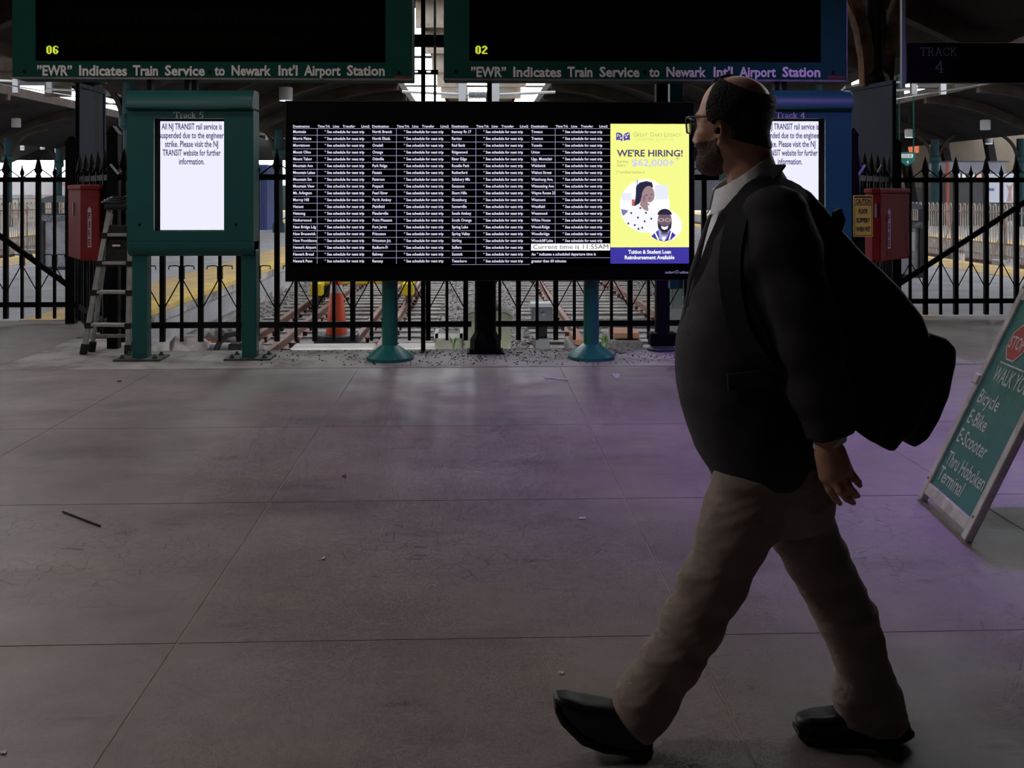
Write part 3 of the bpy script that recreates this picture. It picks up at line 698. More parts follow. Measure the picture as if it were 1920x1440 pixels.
# advert
def E(name, c, s=1.0): return mat('advert_'+name, (0.02,)*3, 0.5, emit=c, estr=s)
A_Y, A_N, A_P = E('yellow', (0.93, 0.97, 0.27)), E('navy', (0.045, 0.035, 0.35)), E('violet', (0.10, 0.07, 0.33))
mb = MB(); prect(mb, 1144.5, 232.3, 1291.8, 463.6, YB, 0.001); ad = mb.build('advert', A_Y, bd, recalc=False)
mb = MB(); prect(mb, 1144.5, 463.6, 1291.8, 494.2, YB, 0.001); mb.build('advert_band', A_N, bd, recalc=False)
mb = MB(); ptext(mb, 'Tuition & Student Loan', 1218, 475.8, 7.4, 80, 'C', YB, 0.03, 0.002); ptext(mb, 'Reimbursement Available', 1218, 486.2, 7.4, 93, 'C', YB, 0.03, 0.002); mb.build('advert_band_text', E('white', (1, 1, 1)), ad, recalc=False)
mb = MB(); ptext(mb, "WE'RE HIRING!", 1156.5, 293.6, 12.8, 123.5, 'L', YB, 0.022, 0.002); mb.build('advert_headline', E('slate', (0.07, 0.055, 0.16)), ad, recalc=False)
mb = MB(); ptext(mb, '$62,000+', 1184.5, 311.5, 13.2, 80, 'L', YB, 0.018, 0.002); mb.build('advert_salary', E('lilac', (0.62, 0.64, 0.93)), ad, recalc=False)
mb = MB(); ptext(mb, 'Starting', 1156.5, 305, 5, 21, 'L', YB, 0, 0.002); ptext(mb, 'Salary', 1156.5, 312.3, 5, 17, 'L', YB, 0, 0.002); ptext(mb, '(*certified teachers)', 1155.5, 325, 5, 53, 'L', YB, 0, 0.002); ptext(mb, '*', 1267, 307, 11, None, 'L', YB, 0.02, 0.0024)
mb.build('advert_small_print', E('olive', (0.36, 0.36, 0.14)), ad, recalc=False)
mb = MB(); ptext(mb, 'G', 1187.5, 256.3, 8.2, 6.5, 'L', YB, -0.006, 0.002); ptext(mb, 'REAT', 1195, 256.3, 6.4, 19, 'L', YB, -0.006, 0.002); ptext(mb, 'O', 1218.5, 256.3, 8.2, 7, 'L', YB, -0.006, 0.002); ptext(mb, 'AKS', 1226.5, 256.3, 6.4, 15.5, 'L', YB, -0.006, 0.002); ptext(mb, 'L', 1245.5, 256.3, 8.2, 5, 'L', YB, -0.006, 0.002); ptext(mb, 'EGACY', 1251.5, 256.3, 6.4, 25.5, 'L', YB, -0.006, 0.002)
mb.build('advert_school_name', E('gold', (0.45, 0.46, 0.12)), ad, recalc=False)['kind'] = 'stuff'
mb = MB(); ptext(mb, 'CHARTER SCHOOL', 1188, 264.4, 5.6, 76, 'L', YB, -0.008, 0.002); mb.build('advert_school_kind', E('palegold', (0.68, 0.70, 0.24)), ad, recalc=False)
mb = MB()   # open book emblem
ppoly(mb, [(1155.3, 249), (1160, 248.4), (1164.5, 250), (1167.3, 253), (1167.3, 265.5), (1163.5, 262.8), (1159, 262.3), (1155.3, 263.2)], YB, 0.002)
ppoly(mb, [(1181, 249), (1176.5, 248.4), (1172, 250), (1169.2, 253.4), (1168.6, 259), (1170.5, 264.8), (1173, 262.8), (1177, 262.3), (1181, 263.2)], YB, 0.002)
mb.build('advert_emblem', A_P, ad, recalc=False)
mb = MB()
for (u, v, r_) in ((1158.5, 252.5, 1.6), (1162, 254.6, 1.5), (1164, 258.8, 1.9), (1174.2, 257.3, 1.9), (1176, 252.6, 1.6), (1179, 251.4, 1.2), (1158, 255.6, 1.1), (1172, 254, 1.2)): pell(mb, u, v, r_, r_*0.8, YB, 0.003, 8, 0.5)
ppoly(mb, [(1167.6, 252), (1168.8, 252), (1168.4, 258), (1168.9, 267.5), (1167.6, 266)], YB, 0.003)
mb.build('advert_emblem_leaves', E('white', (1, 1, 1)), ad, recalc=False)
A_SK1, A_SK2 = E('skin', (0.36, 0.24, 0.26)), E('skin_deep', (0.17, 0.105, 0.13))
A_HAIR, A_WH, A_PALE = E('hair', (0.018, 0.02, 0.05)), E('white', (1, 1, 1)), E('pale', (0.82, 0.85, 0.97))
mb = MB(); pell(mb, 1209, 386, 47.5, 50.5, YB, 0.002, 40); pell(mb, 1246, 423, 33, 30, YB, 0.0021, 36); mb.build('advert_photo_disc', A_WH, ad, recalc=False)
mb = MB(); prect(mb, 1166, 362, 1184, 376, YB, 0.0024); prect(mb, 1228, 347, 1252, 374, YB, 0.0024); prect(mb, 1221, 404, 1230, 420, YB, 0.0024); mb.build('advert_photo_room', A_PALE, ad, recalc=False)
mb = MB(); ppoly(mb, [(1164.5, 392), (1178, 394.5), (1170.5, 407), (1166, 401)], YB, 0.0025); prect(mb, 1193.8, 337, 1195.4, 356, YB, 0.0025); mb.build('advert_photo_chair', E('slateblue', (0.20, 0.21, 0.45)), ad, recalc=False)
mb = MB(); prect(mb, 1184.5, 374, 1190, 386, YB, 0.0025); mb.build('advert_photo_book', E('red', (0.62, 0.12, 0.12)), ad, recalc=False)
# woman in a spotted blouse
mb = MB(); ppoly(mb, [(1212, 339.5), (1222, 342), (1224.5, 350), (1218, 356), (1206, 361), (1202, 374), (1196, 388), (1189, 386), (1192, 366), (1192.5, 350), (1199, 342.5)], YB, 0.0028); mb.build('advert_woman_hair', A_HAIR, ad, recalc=False)
mb = MB(); pell(mb, 1215, 367, 12, 18.5, YB, 0.003, 26, -0.12); ppoly(mb, [(1202, 370), (1214, 384), (1216, 394), (1211, 398), (1199, 388)], YB, 0.003); mb.build('advert_woman_face', A_SK1, ad, recalc=False)
mb = MB(); ppoly(mb, [(1187, 388), (1198, 382), (1207, 393), (1214, 396), (1222, 393), (1232, 404), (1234, 431), (1214, 436), (1195, 432), (1176, 417), (1168, 405)], YB, 0.0032); mb.build('advert_blouse', E('blouse', (0.94, 0.94, 1.0)), ad, recalc=False)
mb = MB()
for (u, v) in ((1200.5, 390), (1183.5, 399.5), (1196, 408), (1211, 399), (1208.5, 415), (1178, 419), (1204, 427), (1190, 422), (1221, 410), (1197, 429)): pell(mb, u, v, 1.9, 2.1, YB, 0.0036, 10)
pell(mb, 1211.5, 366, 2.4, 1.0, YB, 0.0036, 10); pell(mb, 1221.5, 364.6, 2.0, 0.9, YB, 0.0036, 10); mb.build('advert_dark_spots', E('dark', (0.06, 0.05, 0.10)), ad, recalc=False)
mb = MB(); ppoly(mb, [(1213, 378), (1219, 380), (1225, 375.5), (1223, 381.5), (1217.5, 383.5)], YB, 0.0036); mb.build('advert_woman_smile', A_WH, ad, recalc=False)
mb = MB(); ppoly(mb, [(1206.5, 366), (1210, 369), (1208, 381), (1205, 376)], YB, 0.0034); pell(mb, 1218, 372, 2.4, 2.6, YB, 0.0034, 10); mb.build('advert_woman_shade', E('skinshade', (0.25, 0.16, 0.18)), ad, recalc=False)
# man with glasses
mb = MB(); ppoly(mb, [(1221, 443), (1229, 435), (1236, 430), (1254, 430), (1261, 436), (1267, 441), (1258, 449.5), (1245, 453), (1231, 449.5)], YB, 0.0040); mb.build('advert_man_jacket', A_N, ad, recalc=False)
mb = MB(); ppoly(mb, [(1234, 431), (1240, 427), (1252, 427), (1256, 431), (1250, 447), (1243, 452), (1236, 448)], YB, 0.0042); mb.build('advert_man_shirt', E('shirtblue', (0.35, 0.37, 0.68)), ad, recalc=False)
mb = MB(); ppoly(mb, [(1227, 437), (1229, 434), (1236, 450), (1233, 450)], YB, 0.0044); ppoly(mb, [(1258, 433), (1260, 435), (1256, 449), (1253, 450)], YB, 0.0044); ppoly(mb, [(1240, 444), (1249, 444), (1246, 452), (1243, 452)], YB, 0.0044); mb.build('advert_man_trim', A_WH, ad, recalc=False)
mb = MB(); pell(mb, 1246, 414, 13.2, 21.5, YB, 0.0046, 26); prect(mb, 1240, 428, 1252, 440, YB, 0.0045); mb.build('advert_man_face', A_SK2, ad, recalc=False)
mb = MB(); pell(mb, 1246, 404, 14, 12.5, YB, 0.0048, 24, 0, 0.12, PI-0.12); ppoly(mb, [(1232.5, 416), (1236, 420), (1240, 423.5), (1252, 423.5), (1256.5, 420), (1259.5, 416), (1258, 428), (1250, 436), (1242, 436), (1234, 428)], YB, 0.0048); mb.build('advert_man_hair', A_HAIR, ad, recalc=False)
mb = MB(); ppoly(mb, [(1239, 424), (1246, 425.5), (1253, 423.5), (1251, 429), (1245.5, 431), (1241, 429)], YB, 0.0052); mb.build('advert_man_smile', A_WH, ad, recalc=False)
mb = MB()
for uu in (1239.5, 1252):
    for i in range(12):
        a, b = 2*PI*i/12, 2*PI*(i+1)/12; k = YB/FPX; cx, cz = xs(uu, YB), zs(412.5, YB, uu)
        mb.flat([(cx+math.cos(q)*5.4*k*f, YB-0.0054, cz+math.sin(q)*3.2*k*f) for q, f in ((a, 1), (b, 1), (b, 0.82), (a, 0.82))])
mb.build('advert_man_glasses', A_PALE, ad, recalc=False)
# two round posts with conical feet
for (ua, ub) in ((716, 746), (1094, 1123)):
    um = (ua+ub)/2; Yp = 8.86; xp = xs(um, Yp); rr = (xs(ub, Yp)-xs(ua, Yp))/2
    mb = MB(); mb.lathe((xp, Yp, 0), [(rr, 0.08), (rr, bz0+0.1)], 28); smooth_by_angle(mb.build('post', M_TEAL, bd))
    mb = MB(); mb.lathe((xp, Yp, 0), [(0.205, 0.0), (0.207, 0.028), (0.198, 0.036), (rr+0.012, 0.125), (rr+0.002, 0.13)], 40); smooth_by_angle(mb.build('foot', M_TEAL, bd), 30)

# ---------------------------------------------------------------- overhead signs
DIG = {'0': ['01110','10001','10011','10101','11001','10001','01110'], '6': ['01110','10000','10000','11110','10001','10001','01110'], '2': ['01110','10001','00001','00110','01000','10000','11111']}
DIG['0'] = ['01110','11011','11011','11011','11011','11011','01110']; DIG['6'] = ['01110','11001','11000','11110','11011','11011','01110']; DIG['2'] = ['01110','11011','00011','00110','01100','11000','11111']
def overhead_sign(u0, u1, i0, i1, t0, t1, vb, dig, du, label):
    Y = 8.95; x0, x1 = xs(u0, Y), xs(u1, Y); um = (u0+u1)/2; zb = zs(vb, Y, um); zt = zb+1.45; Z = lambda v: zs(v, Y, um)
    r = thing('overhead_sign', ((x0+x1)/2, Y+0.15, zb), label, 'sign')
    a, b, c = xs(i0, Y), xs(i1, Y), Z(115.5)
    mb = MB(); mb.box(x0, a, Y, Y+0.3, zb, zt); mb.box(b, x1, Y, Y+0.3, zb, zt); mb.box(a, b, Y, Y+0.3, zb, c); mb.box(a, b, Y, Y+0.3, zt-0.12, zt); mb.build('frame', M_SIGNGREEN, r)
    mb = MB(); mb.box(a, b, Y+0.03, Y+0.28, c, zt-0.12); mb.build('led_panel', M_LED, r)
    mb = MB(); mb.box(x0-0.004, x1+0.004, Y-0.006, Y+0.006, zb-0.006, zb+0.010); mb.box(x1-0.006, x1+0.004, Y-0.006, Y+0.006, zb, zt); mb.build('edge_trim', M_STEELG, r)
    # character cells of the unlit display
    mb = MB(); k = Y/FPX; cell = 15.4*k; nx = int((b-a-0.2)/cell); zz = c+0.13
    for row in range(4):
        for i in range(nx):
            xx = a+0.1+i*cell; mb.flat([(xx, Y+0.0285, zz), (xx+cell*0.84, Y+0.0285, zz), (xx+cell*0.84, Y+0.0285, zz+0.12), (xx, Y+0.0285, zz+0.12)])
        zz += 0.2
    mb.build('character_cells', mat('unlit_led_cell', (0.0016, 0.0018, 0.0009), 0.9, spec=0.03), r, recalc=False)['kind'] = 'stuff'
    mb = MB(); uu = du
    for ch in dig:
        for ry, row in enumerate(DIG[ch]):
            for cx_, bit in enumerate(row):
                if bit == '1':
                    pu, pv = uu+cx_*2.05, 85+ry*2.2; prect(mb, pu, pv, pu+2.0, pv+2.1, Y, -0.027)
        uu += 12.2
    mb.build('lit_digits', M_LEDLIT, r, recalc=False)
    mb = MB()
    words = [('”EWR”', 0, 66), ('Indicates', 79, 90), ('Train', 180, 47), ('Service', 240, 75), ('to', 333, 19.5), ('Newark', 365, 74), ("Int'l", 453, 36), ('Airport', 501, 68.5), ('Station', 581.5, 71)]
    sc = (t1-t0)/652.5
    for (wd, dx, wpx) in words:
        mb = MB(); ptext(mb, wd, t0+dx*sc, vb-6, 19.5, wpx*sc, 'L', Y, 0.030, 0.002); mb.build('lettering', M_GREYTXT, r, recalc=False)
    for uu in (u0+23, u1-26, (t0+t1)/2-2):
        mb = MB(); mb.lathe((xs(uu, Y), Y, Z(135)), [(0.016, -0.006), (0.012, 0.003)], 8, 'y'); mb.build('bolt', M_BLACK, r)
    mb = MB(); mb.box(xs(u1-36, Y), xs(u1-4, Y), Y-0.003, Y+0.001, Z(147), Z(141)); mb.build('rust_patch', mat('rust_patch', (0.12, 0.035, 0.015), 0.9, var=0.5, scale=30), r)
    return r
overhead_sign(23, 774, 66, 723, 69.5, 721.5, 148, '06', 84.5, 'green overhead airport-service sign hung above the Track 5 kiosk')
overhead_sign(832, 1588, 880, 1540, 883, 1538, 150.5, '02', 891.5, 'green overhead airport-service sign hung above the head of the walking man')
# hanging rails between the two overhead signs
r = thing('sign_hanger', (xs(803, 9.35), 9.35, 0), 'black pole and crossbar assembly between the two overhead signs', 'hanger')
Yh = 9.35
mb = MB(); mb.box(xs(789.5, Yh), xs(797.5, Yh), Yh-0.02, Yh+0.02, 0.0, 5.98); mb.build('perforated_pole', M_BLACK, r)
mb = MB(); mb.tube((xs(815.5, Yh), Yh, zs(230, Yh)), (xs(815.5, Yh), Yh, 5.98), 0.0125, n=10); mb.build('conduit', M_STEELG, r)
mb = MB(); mb.box(xs(640, Yh), xs(980, Yh), Yh+0.03, Yh+0.08, zs(87, Yh), zs(64.5, Yh)); mb.build('crossbar', M_BLACK, r)
for (a, b) in ((770, 779.8), ):
    pass
# slotted channel with two oval holes
zc0, zc1 = zs(141, Yh), zs(132, Yh)
mb = MB(); ss = [(760, 776), (784, 800), (808, 822)]
zi0, zi1 = zs(138.8, Yh), zs(134.2, Yh)
mb.box(xs(760, Yh), xs(822, Yh), Yh-0.035, Yh-0.022, zc0, zi0); mb.box(xs(760, Yh), xs(822, Yh), Yh-0.035, Yh-0.022, zi1, zc1)
for a, b in ss: mb.box(xs(a, Yh), xs(b, Yh), Yh-0.035, Yh-0.022, zi0, zi1)
mb.build('slotted_channel', M_BLACK, r)
r = thing('sign_post', (xs(1255, 9.35), 9.35, 0), 'dark square post on a flanged base at the right end of the departure board', 'post')
mb = MB(); mb.box(xs(1229, 9.35), xs(1251, 9.35), 9.30, 9.40, 0.02, 2.7); mb.build('post', mat('dark_blue_post', (0.006, 0.007, 0.011), 0.7, var=0.4, scale=4, dirt=(0.02, 0.012, 0.008), dscale=5, damt=0.6, spec=0.15), r, bevel=0.006)
mb = MB(); mb.box(xs(1256, 9.45), xs(1281, 9.45), 9.45, 9.55, 0.55, 2.7); mb.build('green_post', M_GREEN, r, bevel=0.006)
mb = MB(); mb.box(xs(1217, 9.35), xs(1266, 9.35), 9.26, 9.42, 0.04, 0.16); mb.build('clamp_block', M_BLACK, r, bevel=0.01)
mb = MB(); mb.lathe((xs(1240, 9.3), 9.28, 0), [(0.13, 0), (0.135, 0.02), (0.09, 0.045)], 20); mb.build('flange', M_PLATE, r)

# hanging TRACK 4 sign on the right
Yt = 9.0
r = thing('hanging_track_sign', (xs(1800, Yt), Yt, zs(150, Yt)), 'unlit black hanging sign lettered TRACK 4', 'sign')
mb = MB(); mb.box(xs(1702, Yt), xs(2010, Yt), Yt, Yt+0.1, zs(151, Yt), zs(75, Yt)); mb.build('panel', M_BOARD, r, bevel=0.004)
mb = MB(); mb.box(xs(1693, Yt), xs(1699.5, Yt), Yt+0.02, Yt+0.06, zs(160, Yt), 5.99); mb.build('hanger_pole', mat('grey_green_pole', (0.13, 0.17, 0.17), 0.5), r)
mb = MB(); mb.box(xs(1960, Yt), xs(1966, Yt), Yt+0.02, Yt+0.06, zs(80, Yt), 5.99); mb.build('hanger_pole', M_BLACK, r)
mb = MB(); k = Yt/FPX
serif_text(mb, 'TRACK', (0, Yt-0.002, 0), NX, NZ, xs(1725.5, Yt), zs(104.5, Yt, 1760), 15.5*k, 71*k, t=0.10, gap=0.16); mb.build('lettering', mat('dim_sign_lettering', (0.15, 0.15, 0.16), 0.6), r, recalc=False); mb = MB(); serif_text(mb, '4', (0, Yt-0.002, 0), NX, NZ, xs(1754, Yt), zs(136, Yt, 1760), 22*k, 16.5*k, t=0.10)
mb.build('track_number', MATS['dim_sign_lettering'], r, recalc=False)
# ================================================================== CABINETS, LADDER, SANDWICH BOARD
M_RED = mat('fire_red_plastic', (0.17, 0.004, 0.005), 0.65, var=0.12, scale=4, spec=0.12)
M_PINK = mat('faded_label', (0.50, 0.36, 0.42), 0.6)
def hose_cabinet(plan, face, z0, z1, label):
    """red moulded cabinet fixed to the side fence; plan = (column, depth) corners seen from the concourse, face = index of the labelled side"""
    P = [(xs(u, Y), Y) for u, Y in plan]; back = [(P[-1][0]+0.0, P[-1][1]+0.16), (P[0][0], P[0][1]+0.2)]
    cx, cy = sum(p[0] for p in P)/len(P), sum(p[1] for p in P)/len(P)
    r = thing('fire_hose_cabinet', (cx, cy, z0), label, 'fire cabinet')
    poly = P+back; gc = (sum(p[0] for p in poly)/len(poly), sum(p[1] for p in poly)/len(poly))
    grow = lambda q, f: [(gc[0]+(x-gc[0])*f, gc[1]+(y-gc[1])*f) for x, y in q]
    mb = MB(); mb.prism(poly, z0, z1-0.03, 'z'); mb.build('body', M_RED, r, bevel=0.012)
    mb = MB(); mb.prism(grow(poly, 1.05), z1-0.03, z1+0.02, 'z'); mb.build('lid', M_RED, r, bevel=0.012)
    a, b = Vector((*P[face], 0)), Vector((*P[face+1], 0)); d = (b-a).normalized(); n = Vector((d.y, -d.x, 0)); m_ = (a+b)/2
    zc = (z0+z1)/2-0.03
    o_ = P[0 if face else len(P)-2], P[1 if face else len(P)-1]
    q = Vector(((o_[0][0]+o_[1][0])/2, (o_[0][1]+o_[1][1])/2, z0+0.5)); dd = Vector((o_[1][0]-o_[0][0], o_[1][1]-o_[0][1], 0)).normalized(); nn = Vector((dd.y, -dd.x, 0))
    mb = MB(); mb.bar(q+nn*0.006-Vector((0, 0, 0.07)), q+nn*0.006+Vector((0, 0, 0.07)), 0.022, 0.016, tuple(dd)); mb.build('latch', M_STEELG, r, bevel=0.003)
    pts = [(-0.032, -0.2), (0.032, -0.2), (0.032, 0.17), (0, 0.2), (-0.032, 0.17)]
    mb = MB(); mb.flat([tuple(m_+d*x+n*0.003+Vector((0, 0, zc+z))) for x, z in pts]); lb = mb.build('fire_label', M_PINK, r, recalc=False)
    mb = MB()
    for i, ch in enumerate('FIRE'):
        text(mb, ch, tuple(m_+n*0.0045+Vector((0, 0, zc+0.075-i*0.086))), tuple(d), NZ, 0, 0, 0.066, 0.022 if ch == 'I' else 0.042, 'C', off=0.03)
    mb.build('label_text', M_RED, lb, recalc=False)
    return r
hose_cabinet([(128, 10.75), (151, 10.15), (186, 9.95), (197, 10.05)], 1, zs(487, 10.1), zs(350, 10.1), 'red fire hose cabinet hung by the left gate above the ladder')
hose_cabinet([(1636, 9.92), (1651, 9.85), (1682, 10.1), (1705, 10.3)], 1, zs(490, 10.0), zs(357, 10.0), 'red fire hose cabinet beside the yellow caution sign')

# yellow caution sign
Yc = 9.5
r = thing('caution_sign', (xs(1618, Yc), Yc, zs(444, Yc)), 'yellow caution sign with black text about a slippery floor', 'sign')
mb = MB(); mb.box(xs(1600, Yc), xs(1636.5, Yc), Yc, Yc+0.006, zs(444, Yc, 1618), zs(366, Yc, 1618)); mb.build('plate', mat('caution_yellow', (0.78, 0.80, 0.05), 0.6, var=0.1, scale=6), r)
mb = MB(); ink = MB()
def frm(mb, u0, v0, u1, v1, t, Y, dy):
    prect(mb, u0, v0, u1, v0+t, Y, dy); prect(mb, u0, v1-t, u1, v1, Y, dy); prect(mb, u0, v0, u0+t, v1, Y, dy); prect(mb, u1-t, v0, u1, v1, Y, dy)
frm(ink, 1602, 368, 1635, 442, 1.0, Yc, 0.001); prect(ink, 1602, 383.5, 1635, 385, Yc, 0.001); prect(ink, 1603, 369, 1634, 371, Yc, 0.001)
for (t, v, wd) in (('CAUTION', 382.5, 28), ('FLOOR', 400.5, 17), ('SLIPPERY', 417.5, 26), ('WHEN WET', 434, 27)): ptext(ink, t, 1618.5, v, 10.0 if t == 'CAUTION' else 9.0, wd, 'C', Yc, 0.04, 0.0015)
ink.build('lettering', mat('black_ink', (0.01, 0.01, 0.008), 0.6), r, recalc=False)
mb = MB(); mb.tube((xs(1606, Yc), Yc, zs(369, Yc)), (xs(1606, Yc), YF, zs(369, Yc)), 0.004, n=6); mb.tube((xs(1630, Yc), Yc, zs(369, Yc)), (xs(1630, Yc), YF, zs(369, Yc)), 0.004, n=6); mb.build('wire_tie', M_STEELG, r)

# step ladder leaning by the left kiosk
M_ALU = mat('scuffed_aluminium', (0.46, 0.45, 0.45), 0.5, metal=0.4, var=0.2, scale=12)
M_RUB = mat('black_rubber', (0.008, 0.008, 0.008), 0.7)
fl0, fr0 = Vector((xs(157, 9.24), 9.24, 0.03)), Vector((xs(240, 9.18), 9.18, 0.03))
flt, frt = Vector((xs(206, 9.33), 9.33, 1.30)), Vector((xs(246, 9.30), 9.30, 1.30))
bl0, br0 = Vector((xs(173, 9.40), 9.395, 0.03)), Vector((xs(251, 9.40), 9.395, 0.03))
r = thing('step_ladder', ((fl0+fr0)/2).to_tuple()[:2]+(0,), 'scuffed aluminium step ladder standing beside the Track 5 kiosk', 'ladder')
lerp = lambda a, b, t: a+(b-a)*t
for (a, b) in ((fl0, flt), (fr0, frt)):
    mb = MB(); mb.bar(a, b, 0.045, 0.035, (1, 0, 0)); mb.build('front_rail', M_ALU, r, bevel=0.004)
for (a, b) in ((bl0, flt), (br0, frt)):
    mb = MB(); mb.bar(a, lerp(a, b, 0.97)+Vector((0, 0.04, 0)), 0.035, 0.03, (1, 0, 0)); mb.build('back_leg', M_ALU, r, bevel=0.004)
for a, b in ((fl0, flt), (fr0, frt), (bl0, flt), (br0, frt)):
    mb = MB(); mb.bar(lerp(a, b, -0.024), lerp(a, b, 0.05), 0.056, 0.048, (1, 0, 0)); mb.build('rubber_foot', M_RUB, r, bevel=0.006)
for t in (0.185, 0.415, 0.62, 0.82):
    a, b = lerp(fl0, flt, t), lerp(fr0, frt, t); mb = MB(); mb.bar(a+Vector((0, 0.02, 0)), b+Vector((0, 0.02, 0)), 0.085, 0.028, (0, 1, 0)); st = mb.build('step', M_ALU, r, bevel=0.004)
    for p in (a, b):
        mb = MB(); mb.box(p.x-0.03, p.x+0.03, p.y-0.028, p.y+0.05, p.z-0.03, p.z+0.02); mb.build('step_bracket', M_RUB, st, bevel=0.004)
a, b = lerp(bl0, flt, 0.09), lerp(br0, frt, 0.09); mb = MB(); mb.bar(a, b, 0.02, 0.03, (0, 1, 0)); mb.build('rear_brace', M_ALU, r)
mb = MB(); mb.prism([(flt.x-0.05, 0.78), (frt.x+0.04, 0.78), (frt.x+0.02, 1.16), (flt.x-0.015, 1.16)], 9.33, 9.37, 'y'); mb.build('top_shield', mat('black_tray', (0.012, 0.012, 0.012), 0.5, var=0.5, scale=30, bump=0.3), r, bevel=0.006)
mb = MB(); mb.box(flt.x-0.03, frt.x+0.03, 9.25, 9.42, 1.30, 1.35); mb.build('top_cap', M_RUB, r, bevel=0.015)
mb = MB(); mb.box(xs(209, 9.3), xs(224, 9.3), 9.318, 9.332, zs(461, 9.32), zs(457.5, 9.32)); mb.build('label', M_PALETXT, r)
r = thing('cable_bundle', (xs(222, 9.3), 9.34, 1.35), 'small coil of black cable lying on top of the ladder', 'cable')
mb = MB()
for k in range(4):
    mb.path([(xs(206+3*k, 9.3)+0.11*math.cos(a)*(1-0.1*k)+0.03, 9.33+0.06*math.sin(a), 1.362+0.016*k+0.008*math.sin(2*a+k)) for a in [i*2*PI/18 for i in range(19)]], 0.0085, 6)
mb.build('coil', mat('black_cable', (0.02, 0.02, 0.025), 0.35), r, smooth=True)

